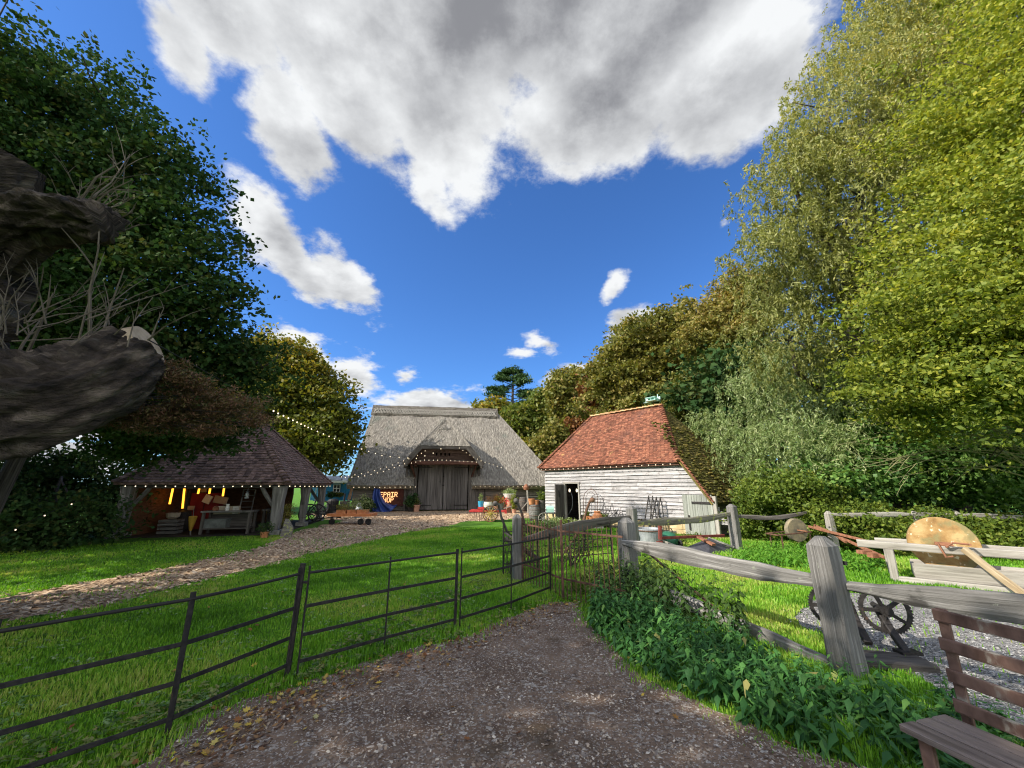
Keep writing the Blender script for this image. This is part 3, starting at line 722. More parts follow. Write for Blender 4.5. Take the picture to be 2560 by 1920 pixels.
# biplane weathervane on the ridge
wv = thing('weathervane', 'verdigris biplane weathervane on the ridge of the red tiled roof', 'weathervane', SO, SA)
wx, wz = su(1633, 1000, -rdy); k = 1.0
b1 = MB(); b1.tube([(wx, rdy, rdz), (wx, rdy, wz-.02)], .012, 6); b1.build('pole', RUSTIRON, wv, local=True)
b1 = MB(); b1.tube([(wx-.30, rdy, wz-.02), (wx-.1, rdy, wz+.03), (wx+.2, rdy, wz+.05), (wx+.34, rdy, wz+.07)], [.02, .045, .06, .03], 8, r=.5); b1.build('fuselage', VERD, wv, local=True)
b1 = MB()
for z_ in (-.05, .10): b1.box((wx-.02, rdy, wz+z_), (.5, .5, .018), Matrix.Rotation(.0, 3, 'Z'))
for dx in (-.2, 0, .18):
    for dy in (-.2, .2): b1.tube([(wx+dx, rdy+dy, wz-.05), (wx+dx, rdy+dy, wz+.1)], .012, 5)
b1.build('wing', VERD, wv, local=True)
b1 = MB(); b1.box((wx-.32, rdy, wz+.07), (.12, .02, .14)); b1.box((wx-.36, rdy, wz-.08), (.2, .16, .015)); b1.build('tail', VERD, wv, local=True)
b1 = MB(); b1.box((wx+.24, rdy, wz+.08), (.03, .03, .30)); b1.box((wx+.34, rdy, wz+.04), (.07, .1, .13)); b1.build('propeller', VERD, wv, local=True)

# ================================================================ open shelter on the left
HA = atan2(.2, .98); HO = Vector((-8.6, 15.0, 0)); SW, SD = 4.8, 6.1
shel = thing('tiled_shelter', 'open-sided timber shelter with brown tiled hipped roof', 'shelter', HO, HA)
hzE = 1.82; apz = 4.62
ra, rbk = (-SW/2, 2.45, apz), (-SW/2, 3.65, apz)
oh = .32; cx = [(-SW-oh, -oh, hzE), (oh, -oh, hzE), (oh, SD+oh, hzE), (-SW-oh, SD+oh, hzE)]
def plane4(mb, poly, eave_a, eave_b, top, course=.14, w=.19):
    a, b = Vector(eave_a), Vector(eave_b); ua = (b-a).normalized(); t = Vector(top)-a; upv = t-ua*t.dot(ua)
    tileplane(mb, a, ua, upv, poly, course, w, .03, .05); mb.slab([Vector(p)-Vector((0, 0, .05)) for p in poly], .05)
tm = MB(); plane4(tm, [cx[0], cx[1], ra], cx[0], cx[1], ra); plane4(tm, [cx[1], cx[2], rbk, ra], cx[1], cx[2], rbk)
tm.slab([Vector(cx[2])-Vector((0, 0, .02)), Vector(cx[3])-Vector((0, 0, .02)), Vector(rbk)], .05); tm.slab([Vector(p) for p in (cx[3], cx[0], ra, rbk)], .05)
srf = tm.build('tiled_roof', TILE_D, shel, local=True)
for a, b, n in ((cx[1], ra, 26), (cx[2], rbk, 26), (cx[0], ra, 26), ((ra[0], ra[1]-.1, apz), (rbk[0], rbk[1]+.1, apz), 4)):
    hm = MB(); hiptiles(hm, a, b, n, .11, .13); hm.build('hip_tiles', TILE_D, srf, local=True)
pm = MB(); z_ = hzE-.12
for a, b in (((-SW, 0), (0, 0)), ((0, 0), (0, SD)), ((-SW, 0), (-SW, SD)), ((-SW, SD), (0, SD))): pm.beam((a[0], a[1], z_), (b[0], b[1], z_), .14, .16, 5, .008)
for y in (1.5, 3, 4.6): pm.beam((-SW, y, z_), (0, y, z_), .12, .14)
pm.build('roof_beams', OAK_DARK, shel, local=True)
def spost(x, y, w, dirs, stone=True):
    m_ = MB(); m_.beam((x, y, .18 if stone else 0), (x, y, z_), w*.95, w*.95, 6, .008, up=(0, 1, 0), taper=1.45)
    po_ = m_.build('post', OAK_GREY, shel, local=True)
    for (dx, dy) in dirs:
        bb = MB(); p = [Vector((x+dx*k_, y+dy*k_, zz)) for k_, zz in ((.04, .85), (.28, 1.15), (.5, 1.45), (.62, z_-.04))]
        bb.tube(p, [.07, .075, .075, .07], 6); bb.build('brace', OAK_GREY, shel, local=True)
    if stone:
        s_ = MB(); s_.box((x, y, .08), (w*1.7, w*1.7, .17)); s_.build('padstone', PADSTONE, shel, local=True)
spost(0, 0, .30, [(0, 1), (-1, 0)]); spost(0, 3.2, .24, [(0, -1), (0, 1)]); spost(0, 6.0, .24, [(0, -1), (-1, 0)]); spost(-SW, 0, .28, [(1, 0), (0, 1)]); spost(-SW, SD, .24, [(1, 0)])
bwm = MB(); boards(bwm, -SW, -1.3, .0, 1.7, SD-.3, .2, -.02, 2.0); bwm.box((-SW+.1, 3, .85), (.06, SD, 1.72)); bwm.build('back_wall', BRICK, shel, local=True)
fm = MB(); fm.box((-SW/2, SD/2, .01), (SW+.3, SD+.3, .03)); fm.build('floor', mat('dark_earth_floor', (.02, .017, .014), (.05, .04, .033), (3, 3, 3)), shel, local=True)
# ================================================================ FOLIAGE
def leaves(cen, nrm, length, width, rnd, fold=0.0, dirs=None):
    """kite-shaped leaves: cen Nx3, nrm Nx3 (leaf normals), dirs Nx3 pointing along the leaf"""
    n = len(cen)
    if dirs is None: dirs = RS.normal(size=(n, 3))
    nrm = nrm/(np.linalg.norm(nrm, axis=1, keepdims=True)+1e-9)
    d = dirs-nrm*(dirs*nrm).sum(1, keepdims=True); d /= (np.linalg.norm(d, axis=1, keepdims=True)+1e-9)
    s = np.cross(nrm, d); L_ = length*RS.uniform(.45, 1.45, (n, 1)); w_ = width*RS.uniform(.7, 1.25, (n, 1))
    v = np.stack([cen-d*L_*.5, cen-d*L_*.05+s*w_*.5, cen+d*L_*.5, cen-d*L_*.05-s*w_*.5], 1).reshape(-1, 3)
    f = np.arange(n*4, dtype=np.int32).reshape(-1, 4)
    return v, f, np.repeat(rnd, 4)
def unit(n):
    q = RS.normal(size=(n, 3)); return q/np.linalg.norm(q, axis=1, keepdims=True)
def crown_points(lobes, ncl, rough=.22, shell=.5, front=True):
    lob = np.array(lobes, dtype=float); w = (lob[:, 3]*lob[:, 4]+lob[:, 3]*lob[:, 5]+lob[:, 4]*lob[:, 5]); w /= w.sum()
    k = RS.choice(len(lob), ncl, p=w); d = unit(ncl)
    if front: m = (d[:, 1] > .45); d[m, 1] *= -1                    # far side is never seen
    ph = RS.uniform(0, 6, (len(lob), 3))[k]
    rr = 1+rough*(np.sin(d[:, 0]*5+ph[:, 0])*np.sin(d[:, 2]*6+ph[:, 1])+.6*np.sin(d[:, 1]*9+d[:, 2]*8+ph[:, 2]))
    rad = (shell+(1-shell)*RS.rand(ncl)**.45)*rr
    return lob[k, :3]+d*rad[:, None]*lob[k, 3:6], d, k
def foliage(name, parent, m, lobes, ncl, per, ll, lw, cr, rough=.22, shell=.5, flat=.55, droop=0, cmix=.6, bias=None, front=True, up=.6, strand=False, tint=None):
    c, d, k = crown_points(lobes, ncl, rough, shell, front)
    c = c[c[:, 2] > .05]; n = len(c); cr_ = cr*RS.uniform(.5, 1.35, (n, 1))
    if strand:                                                     # hanging willow strands
        t = RS.rand(n, per, 1); sw = RS.normal(size=(n, 1, 3))*[.5, .5, .18]+[0, 0, .15]
        p = c[:, None, :]+sw*cr_[:, None, :]*t*1.2+np.array([0, 0, -1.0])*(t**2)*cr_[:, None, :]*1.5+RS.normal(size=(n, per, 3))*.035
        ld = (sw*.5+np.array([0, 0, -1.6])*t+RS.normal(size=(n, per, 3))*.45).reshape(-1, 3)
        nr = RS.normal(size=(n*per, 3))
    else:
        p = c[:, None, :]+RS.normal(size=(n, per, 3))*cr_[:, None, :]*np.array([.55, .55, .55*flat])
        if droop: p[:, :, 2] -= droop*((p[:, :, 0]-c[:, None, 0])**2+(p[:, :, 1]-c[:, None, 1])**2)/cr
        ld = None; nr = RS.normal(size=(n*per, 3))*.75+np.array([0, 0, up])
    cv = RS.rand(n)
    if tint is not None: cv = np.clip(tint(c)+RS.normal(size=n)*.18, 0, 1)
    r = np.clip(cmix*np.repeat(cv, per)+(1-cmix)*RS.rand(n*per), 0, 1)
    v, f, r = leaves(p.reshape(-1, 3), nr, ll, lw, r, dirs=ld)
    return meshobj(name, v, f, m, parent, r)
def limbs(mb, base, top, r0, lobes, nl=7, sub=6, r=None, wig=.12, thin=.018, seed=0):
    rr = random.Random(seed); base, top = Vector(base), Vector(top)
    tr = [base.lerp(top, t)+Vector((rr.uniform(-1, 1), rr.uniform(-1, 1), 0))*wig*(t*2) for t in (0, .06, .2, .4, .6, .8, 1)]
    mb.tube(tr, [r0*q for q in (1.45, 1.1, 1, .9, .78, .62, .4)], 12, jit=.08)
    for i in range(nl):
        lb = lobes[i % len(lobes)]; e = Vector(lb[:3])+Vector((rr.uniform(-.5, .5)*lb[3], rr.uniform(-.6, .3)*lb[4], rr.uniform(-.3, .5)*lb[5]))
        s = tr[min(6, 2+int(rr.random()*4.9))]; L_ = (e-s).length
        pts = [s+(e-s)*t+Vector((rr.uniform(-1, 1), rr.uniform(-1, 1), rr.uniform(-.3, 1)))*L_*.06*(1 if 0 < t < 1 else 0) for t in (0, .25, .5, .75, 1)]
        rb_ = r0*rr.uniform(.3, .45); mb.tube(pts, [rb_, rb_*.8, rb_*.6, rb_*.42, rb_*.25], 7, jit=.06)
        for j in range(sub):
            q = pts[rr.choice((2, 3, 4))]; dd = Vector((rr.gauss(0, 1), rr.gauss(0, 1)-.2, rr.gauss(.3, .7))).normalized()*min(lb[3:])*rr.uniform(.5, 1.05)
            m_ = q+dd*.5+Vector((rr.uniform(-1, 1), rr.uniform(-1, 1), rr.uniform(0, 1)))*.08*dd.length
            mb.tube([q, m_, q+dd*.8], [rb_*.2, rb_*.12, thin*.5], 5)
def lobe(px, py, rx, ry, Y, df=.9):
    c = V(px, py, Y); z = zc(Y, c.z); return (c.x, c.y, c.z, rx/FPX*z, rx/FPX*z*df, ry/FPX*z)
def tree(name, label, cat, base, top, r0, lobes, leafm, ncl, per, ll, lw, cr, group=None, bark=BARK, nl=8, sub=6, seed=1, extra=None, **kw):
    t = thing(name, label, cat, base, 0, group)
    tb_ = MB(); limbs(tb_, base, top, r0, lobes, nl, sub, seed=seed); tb_.build('trunk', bark, t, smooth=True)
    foliage('crown', t, leafm, lobes, ncl, per, ll, lw, cr, **kw)
    return t
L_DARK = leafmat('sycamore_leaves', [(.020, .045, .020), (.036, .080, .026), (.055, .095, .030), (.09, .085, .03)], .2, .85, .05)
L_MID = leafmat('mixed_green_leaves', [(.06, .09, .016), (.11, .15, .026), (.19, .21, .045), (.30, .22, .05)], .38)
L_GOLD = leafmat('gold_green_leaves', [(.06, .085, .014), (.14, .16, .025), (.28, .22, .035), (.38, .22, .035)], .38)
L_OLIVE = leafmat('olive_leaves', [(.075, .09, .02), (.15, .16, .035), (.25, .225, .055), (.34, .24, .08)], .35)
L_RUST = leafmat('rusty_leaves', [(.10, .045, .018), (.18, .075, .025), (.24, .11, .04), (.14, .10, .03)], .3)
L_WILL = leafmat('willow_leaves', [(.11, .13, .03), (.22, .235, .06), (.36, .35, .13), (.46, .35, .05)], .35, .5, .35)
L_WILLG = leafmat('green_willow_leaves', [(.09, .14, .04), (.18, .25, .08), (.30, .36, .15), (.40, .42, .20)], .3, .45, .35)
L_HORN = leafmat('hornbeam_leaves', [(.035, .065, .014), (.13, .18, .026), (.31, .34, .05), (.46, .40, .05)], .42)
L_IVY = leafmat('ivy_leaves', [(.035, .08, .018), (.07, .16, .034), (.15, .27, .06), (.24, .34, .09)], .3, .45, .3)
L_BRAM = leafmat('bramble_leaves', [(.04, .07, .012), (.09, .14, .02), (.16, .22, .03), (.26, .28, .05)], .35)
L_PINE = leafmat('pine_needles', [(.02, .05, .015), (.05, .10, .03), (.08, .14, .035)], .2)
L_NET = leafmat('nettle_leaves', [(.020, .070, .020), (.036, .120, .028), (.062, .18, .038), (.11, .25, .05), (.26, .24, .07)], .3, .5, .3)

# --- left: the big dark sycamore
sy = [lobe(60, 330, 260, 260, 9.5), lobe(250, 420, 200, 210, 9.5), lobe(400, 520, 160, 180, 9.5), lobe(480, 660, 150, 150, 9.3), lobe(560, 760, 100, 75, 9.2),
      lobe(300, 720, 220, 200, 10), lobe(120, 620, 230, 230, 10), lobe(430, 880, 180, 150, 10), lobe(200, 930, 230, 180, 11), lobe(530, 950, 120, 120, 10.5),
      lobe(-120, 520, 300, 320, 10), lobe(640, 930, 90, 90, 11), lobe(-80, 900, 260, 240, 12), lobe(420, 1040, 160, 75, 11.5), lobe(470, 1085, 130, 45, 12.3), lobe(390, 1130, 100, 40, 12.3), lobe(570, 1085, 50, 50, 12.3), lobe(330, 1100, 90, 60, 12.3)]
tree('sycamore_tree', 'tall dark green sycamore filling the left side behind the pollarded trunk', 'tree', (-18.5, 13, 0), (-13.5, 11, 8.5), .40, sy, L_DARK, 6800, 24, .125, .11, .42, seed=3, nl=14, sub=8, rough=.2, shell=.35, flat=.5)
# --- left: gold-green trees behind the shelter
g1 = [lobe(700, 930, 90, 90, 26), lobe(760, 960, 80, 80, 26), lobe(800, 1030, 85, 95, 25.5), lobe(840, 1080, 55, 85, 25), lobe(780, 1110, 95, 75, 24.5), lobe(640, 960, 90, 110, 26), lobe(690, 1040, 90, 90, 25)]
tree('maple_tree', 'gold and green maple behind the tiled shelter, beside the thatched barn', 'tree', (-14.5, 26, 0), (-14, 26, 6), .3, g1, L_GOLD, 2600, 20, .24, .19, .6, seed=5, nl=9, rough=.28,
     tint=lambda c: np.clip((c[:, 2]-5.5)/4.5, 0, 1)*.55)
g2 = [lobe(560, 1000, 120, 130, 30), lobe(450, 980, 120, 130, 30), lobe(600, 1110, 150, 70, 27)]
tree('lime_tree', 'mid green tree seen behind the shelter roof, left of the gold maple', 'tree', (-23, 30, 0), (-23, 30, 7), .3, g2, L_MID, 1300, 18, .27, .2, .7, seed=6, nl=6)
hl = [lobe(60, 1220, 160, 90, 15), lobe(220, 1200, 130, 80, 16), lobe(-60, 1290, 200, 110, 12.5), lobe(150, 1320, 170, 80, 12.5), lobe(300, 1270, 70, 90, 15)]
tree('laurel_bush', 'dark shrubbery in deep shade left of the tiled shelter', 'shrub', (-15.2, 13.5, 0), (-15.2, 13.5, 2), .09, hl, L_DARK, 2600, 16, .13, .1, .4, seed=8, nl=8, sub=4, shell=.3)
# --- trees beyond and beside the left edge of the view (they stand outside the frame and shade the foreground)
for i, (x, y, h_, r_) in enumerate([(-10.5, -3.4, 12.2, 4.0), (-13.5, 2.2, 12.5, 3.6), (-16.5, -5.5, 13.5, 4.0), (-9.5, -9.5, 11, 3.6), (-19, 8, 16, 4.2), (-20.5, 12.5, 15, 4.6)]):
    lb = [(x, y, h_*.62, r_, r_, h_*.30), (x+1.2, y+.6, h_*.5, r_*.8, r_*.8, h_*.22), (x-1, y-.8, h_*.78, r_*.7, r_*.7, h_*.2)]
    tree('ash_tree', 'leafy ash tree outside the picture, shading the lane', 'tree', (x, y, 0), (x, y, h_*.6), .22, lb, L_MID, 430, 15, .36, .28, .75, 'trees shading the lane from the left', nl=4, sub=3, seed=20+i, front=False)
# --- background wood behind the barn and shed, tree by tree
def btree(name, label, px, py, rx, ry, Y, lm, ncl, seed, ll=.3, per=18, extra=(), cr=.7, tint=None, cat='tree', grp='trees behind the buildings', **kw):
    kw.setdefault('rough', .42); kw.setdefault('flat', .4)
    lb = [lobe(px, py, rx*.75, ry*.8, Y)]
    rr = random.Random(seed)
    for i in range(6):
        a = rr.uniform(0, 2*pi); lb.append(lobe(px+cos(a)*rx*.62, py+sin(a)*ry*.6, rx*rr.uniform(.25, .5), ry*rr.uniform(.22, .5), Y-rr.uniform(-.5, 1.5)))
    for e in extra: lb.append(lobe(*e))
    c = V(px, py, Y); return tree(name, label, cat, (c.x, c.y, 0), (c.x, c.y, max(1.2, c.z*.9)), .02*c.z+.08, lb, lm, int(ncl*1.1), per, ll, ll*.75, cr*.85, grp, seed=seed, nl=7, sub=5, tint=tint, **kw)
btree('oak_tree', 'golden green oak just right of the barn ridge', 1235, 1040, 55, 50, 52, L_GOLD, 500, 31, .5, cr=1.0)
btree('birch_tree', 'light green bushy tree behind the right end of the thatched roof', 1340, 1055, 75, 80, 46, L_MID, 1100, 32, .42, cr=1.0, extra=[(1290, 1090, 50, 60, 46)])
btree('ash_tree', 'tall olive green pointed tree right of the pine', 1430, 1020, 58, 95, 42, L_OLIVE, 1200, 33, .38, cr=.8, extra=[(1440, 965, 30, 40, 42)])
btree('chestnut_tree', 'rusty brown tree between the olive trees behind the shed', 1430, 1110, 40, 70, 38, L_RUST, 600, 34, .34)
btree('hazel_tree', 'dark green bush between the barn and the tiled shed roof', 1385, 1130, 50, 70, 34, L_OLIVE, 800, 35, .3)
btree('elder_tree', 'yellow green bush low behind the thatched roof edge', 1330, 1140, 45, 45, 40, L_GOLD, 500, 36, .34)
btree('beech_tree', 'copper brown tree crown above the left end of the tiled roof', 1500, 990, 50, 90, 36, L_RUST, 900, 37, .34, tint=lambda c: np.full(len(c), .35))
btree('oak_tree', 'large dark olive oak behind the red tiled roof', 1640, 930, 150, 130, 30, L_OLIVE, 3600, 38, .26, per=20, cr=.65, extra=[(1560, 1000, 100, 90, 31), (1700, 850, 90, 80, 30)])
btree('hornbeam_tree', 'dense olive tree right of the weathervane with an orange top', 1830, 880, 130, 140, 24, L_OLIVE, 3400, 39, .2, per=22, cr=.55, extra=[(1780, 1010, 120, 90, 23), (1870, 760, 80, 70, 24)], tint=lambda c: np.clip((c[:, 2]-9.6)/1.6, 0, 1)*.8+.1)
btree('maple_tree', 'small bright orange maple top showing against the sky', 1838, 735, 34, 18, 27, leafmat('orange_maple_leaves', [(.3, .12, .02), (.45, .22, .02), (.5, .3, .04)], .35), 160, 40, .26)
btree('holly_tree', 'dark tree hiding the gap behind the shed and willow', 1720, 1060, 110, 70, 26, L_OLIVE, 1400, 41, .24, per=18, cr=.55)
btree('elm_tree', 'distant green wood edge seen left of the shed roof', 1200, 1120, 120, 60, 60, L_MID, 600, 42, .5, cr=1.1)
# pine
pc_ = V(1280, 975, 56)
pine = thing('pine_tree', 'dark pine with layered flat branches rising above the other trees', 'tree', (pc_.x, pc_.y, 0))
tb_ = MB(); zt = V(1283, 925, 56).z; tb_.tube([(pc_.x+.3, 56, 0), (pc_.x, 56, zt*.6), (pc_.x+.2, 56, zt)], [.35, .28, .06], 8)
pl_ = []
for i in range(22):
    t = i/21; z = V(1280, 928+(1030-928)*t, 56).z; side = 1 if i % 2 else -1; L_ = (.8+3.2*min(1, t*1.4))*random.uniform(.7, 1.15); a = random.uniform(-.9, .9)
    e = Vector((pc_.x+side*L_*cos(a), 56+L_*sin(a), z+random.uniform(-.2, .5))); tb_.tube([(pc_.x, 56, z-.3), ((pc_.x+e.x)/2, (56+e.y)/2, z-.1), e], [.08, .06, .02], 5)
    pl_.append((e.x, e.y, e.z+.15, .95, .95, .28)); m_ = Vector((pc_.x, 56, z)).lerp(e, .55); pl_.append((m_.x, m_.y, m_.z+.15, .8, .8, .22))
pl_.append((pc_.x+.2, 56, zt, .9, .9, .5)); tb_.build('trunk', BARK, pine); foliage('crown', pine, L_PINE, pl_, 900, 16, .42, .14, .45, shell=.1, flat=.4, front=False)

# --- right: willow, hornbeam, brambles
wl_ = [lobe(2250, 130, 170, 210, 13), lobe(2120, 300, 155, 180, 13), lobe(1975, 480, 110, 140, 13), lobe(2080, 520, 220, 200, 13.5), lobe(1960, 660, 150, 150, 13), lobe(2150, 760, 220, 200, 13.5),
       lobe(2360, -40, 220, 190, 13), lobe(2250, 280, 220, 240, 14), lobe(1950, 830, 120, 130, 13), lobe(1930, 640, 70, 80, 12.6), lobe(2005, 380, 85, 100, 13), lobe(2350, 500, 260, 300, 15), lobe(2450, 100, 260, 260, 15)]
tree('willow_tree', 'tall silvery green willow with yellowing upper branches against the sky', 'tree', (14.5, 15.5, 0), (13.8, 14.5, 9.5), .5, wl_, L_WILL, 14500, 22, .17, .045, .52, seed=50, nl=16, sub=10, strand=True, shell=.45, rough=.2, cmix=.5,
     tint=lambda c: np.clip((c[:, 2]-9)/9, 0, 1)*.55+.15)
wl2 = [lobe(1900, 1000, 110, 110, 17), lobe(1990, 960, 140, 130, 15.5), lobe(1925, 1130, 85, 90, 15.5), lobe(1990, 1130, 140, 100, 13.5), lobe(2100, 1010, 120, 120, 14), lobe(1770, 1090, 60, 60, 20.5), lobe(1830, 1150, 70, 60, 19), lobe(1818, 1120, 50, 85, 15.9), lobe(1770, 1060, 45, 50, 17.5)]
tree('sallow_bush', 'silver green sallow growing over the mossy end of the shed', 'shrub', (10.8, 15.8, 0), (10.6, 15.4, 2.6), .14, wl2, L_WILLG, 3600, 22, .15, .036, .5, seed=51, nl=10, sub=8, strand=True, shell=.4, cmix=.5)
hb = [lobe(2330, 820, 200, 190, 9.5), lobe(2480, 620, 220, 230, 9), lobe(2560, 300, 230, 260, 8.8), lobe(2450, 900, 240, 200, 9), lobe(2250, 960, 140, 130, 10), lobe(2380, 420, 150, 170, 9.8), lobe(2620, 800, 200, 260, 8.5), lobe(2640, 30, 200, 220, 8.8)]
tree('field_maple_tree', 'bright yellow green leafy tree leaning in from the right edge', 'tree', (14.8, 10.2, 0), (13.6, 9.6, 7.2), .32, hb, L_HORN, 3400, 48, .105, .078, .50, seed=52, nl=14, sub=8, shell=.35, flat=.28, rough=.38, cmix=.6,
     tint=lambda c: np.clip((c[:, 2]-2)/8, 0, 1)*.35+.35)
iv = [lobe(2150, 1150, 150, 100, 14), lobe(2350, 1150, 160, 110, 13.6), lobe(2540, 1140, 170, 120, 13.4), lobe(2240, 1070, 170, 90, 14.5), lobe(2480, 1030, 200, 90, 14.2), lobe(2050, 1210, 130, 60, 13)]
tree('ivy_thicket', 'dark glossy ivy thicket behind the pale fence rail on the right', 'shrub', (15.2, 14.6, 0), (15.2, 14.6, 2.4), .12, iv, L_IVY, 3600, 22, .14, .12, .42, seed=53, nl=10, sub=6, shell=.35, cmix=.6)
bk = [lobe(2700, 1100, 260, 300, 20), lobe(2400, 1000, 350, 260, 20), lobe(2050, 1080, 260, 200, 20), lobe(1800, 1050, 160, 180, 21)]
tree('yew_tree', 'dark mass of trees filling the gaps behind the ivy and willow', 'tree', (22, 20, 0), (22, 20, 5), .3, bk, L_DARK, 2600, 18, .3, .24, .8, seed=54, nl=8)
br = [lobe(1960, 1235, 110, 60, 12.6), lobe(2080, 1300, 120, 50, 11.8), lobe(2200, 1330, 120, 45, 11.2), lobe(1880, 1300, 60, 50, 13.6), lobe(2330, 1330, 120, 50, 11), lobe(2480, 1340, 150, 50, 10.8), lobe(2620, 1350, 120, 60, 10.6)]
tree('bramble_bank', 'tangled bright green brambles along the foot of the rear fence', 'shrub', (11.3, 12.2, 0), (11.3, 12.2, .6), .04, br, L_BRAM, 3400, 20, .085, .075, .26, seed=55, nl=14, sub=7, shell=.2, cmix=.55, bark=TWIG)
# long bare twigs arching across the right-hand trees
bt = thing('bare_branches', 'long pale leafless branches arching across the dark ivy at the right', 'branch', (14.0, 11.0, 0))
mb = MB(); rr = random.Random(4)
for i in range(34):
    s = V(2640+rr.uniform(-40, 60), 1120+rr.uniform(-60, 90), 10.4); e = V(rr.uniform(2090, 2420), rr.uniform(960, 1200), rr.uniform(10.2, 11.4))
    m1 = s.lerp(e, .35)+Vector((0, 0, rr.uniform(.1, .5))); m2 = s.lerp(e, .7)+Vector((0, 0, rr.uniform(.0, .45)))
    mb.tube([s, m1, m2, e], [.018, .013, .009, .004], 4, r=rr.random())
    for j in range(5):
        q = m1.lerp(e, rr.random()); d = (e-s).normalized()*rr.uniform(.2, .6)+Vector((0, 0, rr.uniform(-.5, .5))); mb.tube([q, q+d*.6+Vector((0, 0, .03)), q+d], [.007, .005, .003], 4)
s0 = Vector((14.0, 11.0, 0)); mb.tube([s0, s0+Vector((.1, 0, 1.4)), V(2640, 1120, 10.4)], [.08, .06, .03], 8)
bt_ = mb.build('twigs', mat('green_grey_twigs', (.20, .19, .08), (.36, .33, .18), (6, 6, 6), bump=.1), bt)

# --- pollarded trunk, upper left, with sawn limbs
pol = thing('pollarded_trunk', 'massive old pollarded trunk with sawn-off limbs at the left edge', 'tree', (-8.2, 4.3, 0))
def rough_tube(mb, pts, rad, n=30, sub=16, amp=.1, seed=0):
    rr = np.random.RandomState(seed); pts = [Vector(p) for p in pts]; P_ = []; R_ = []
    for i in range(len(pts)-1):
        for k in range(sub):
            t = k/sub; p0 = pts[max(i-1, 0)]; p1 = pts[i]; p2 = pts[i+1]; p3 = pts[min(i+2, len(pts)-1)]
            P_.append(.5*((2*p1)+(-p0+p2)*t+(2*p0-5*p1+4*p2-p3)*t*t+(-p0+3*p1-3*p2+p3)*t**3)); R_.append(rad[i]*(1-t)+rad[i+1]*t)
    P_.append(pts[-1]); R_.append(rad[-1]); m = len(P_); vs = []; lc = []; x = None; ph = rr.uniform(0, 6, 8); L_ = 0
    for i, p in enumerate(P_):
        d = (P_[min(i+1, m-1)]-P_[max(i-1, 0)]).normalized()
        x = d.orthogonal().normalized() if x is None else (x-d*x.dot(d)).normalized()
        y = d.cross(x); L_ += (p-P_[i-1]).length if i else 0
        for j in range(n):
            a = 2*pi*j/n; b = 1+amp*(sin(3*a+ph[0]+L_*1.3)+.7*sin(5*a+ph[1]-L_*2.1)+.5*sin(9*a+ph[2]+L_*3.7)*sin(L_*5+ph[3])+.45*sin(13*a+ph[4]+sin(L_*7)*1.5))+rr.uniform(-.03, .03)-amp*1.1*abs(sin(6.5*a+ph[5]+1.4*sin(L_*2.2+ph[6])))**6+amp*.5*sin(21*a+L_*9+ph[7])*sin(L_*13)
            vs.append(p+x*(cos(a)*R_[i]*b)+y*(sin(a)*R_[i]*b)); lc.append((L_, a*R_[i], 0))
    f = [(i*n+j, i*n+(j+1) % n, (i+1)*n+(j+1) % n, (i+1)*n+j) for i in range(m-1) for j in range(n)]
    f += [tuple(range(n-1, -1, -1)), tuple((m-1)*n+j for j in range(n))]
    mb.add(vs, f, .5, lc)
tk = MB(); rough_tube(tk, [(-8.3, 4.2, -.1), (-8.0, 4.2, 1.6), (-7.6, 4.2, 3.2), (-7.35, 4.3, 4.4), (-7.2, 4.4, 5.3)], [1.25, 1.0, 1.0, .85, .3], seed=2, amp=.11, n=90, sub=26)
trk = tk.build('trunk', BARKP, pol, smooth=True)
tk = MB(); l1 = [(-8.0, 3.0, 1.5), (-7.0, 3.5, 2.1), tuple(V(130, 1000, 4.25)), tuple(V(350, 880, 4.75))]; rough_tube(tk, l1, [.85, .74, .50, .36], seed=4, amp=.11, n=90, sub=30); lm1 = tk.build('limb', BARKP, pol, smooth=True)
sw_ = MB(); e = Vector(l1[-1]); dn = (Vector(l1[-1])-Vector(l1[-2])).normalized(); tc_ = (Vector((0, 0, H))-e).normalized(); dn2 = ((dn-tc_*dn.dot(tc_)).normalized()*.97+tc_*.24).normalized(); M_ = Matrix.Translation(e+dn2*.10) @ dn2.to_track_quat('Z', 'Y').to_matrix().to_4x4() @ Matrix.Rotation(.25, 4, 'X')
sw_.lathe([(.0, .012), (.2, .014), (.29, .010), (.31, -.12)], 28, M_); sw_.build('sawn_face', SAWN, lm1, smooth=False)
tk = MB(); l2 = [(-7.2, 4.3, 4.2), tuple(V(60, 560, 4.3)), tuple(V(180, 545, 4.2)), tuple(V(262, 558, 4.15))]; rough_tube(tk, l2, [.55, .34, .27, .22], seed=6, amp=.14, n=70, sub=24); tk.build('limb', BARKP, pol, smooth=True)
tk = MB(); rough_tube(tk, [(-7.3, 4.4, 5.0), tuple(V(-20, 470, 4.5)), tuple(V(40, 400, 4.5))], [.5, .36, .26], seed=9, amp=.1, n=30); tk.build('limb', BARKP, pol, smooth=True)
tw = MB(); rr = random.Random(9)
def twig(a, b, r_=.014, kids=3):
    L_ = (b-a).length; m_ = a.lerp(b, .5)+Vector((rr.uniform(-1, 1), rr.uniform(-1, 1), rr.uniform(-1, 1)))*L_*.08
    tw.tube([a, m_, b], [r_, r_*.75, r_*.35], 5)
    for _ in range(kids):
        q = m_.lerp(b, rr.random()); d = ((b-a).normalized()+Vector((rr.uniform(-1, 1), rr.uniform(-1, 1), rr.uniform(-.6, 1)))*.8)*L_*rr.uniform(.2, .45); tw.tube([q, q+d*.5+Vector((0, 0, .02)), q+d], [r_*.5, r_*.35, r_*.15], 4)
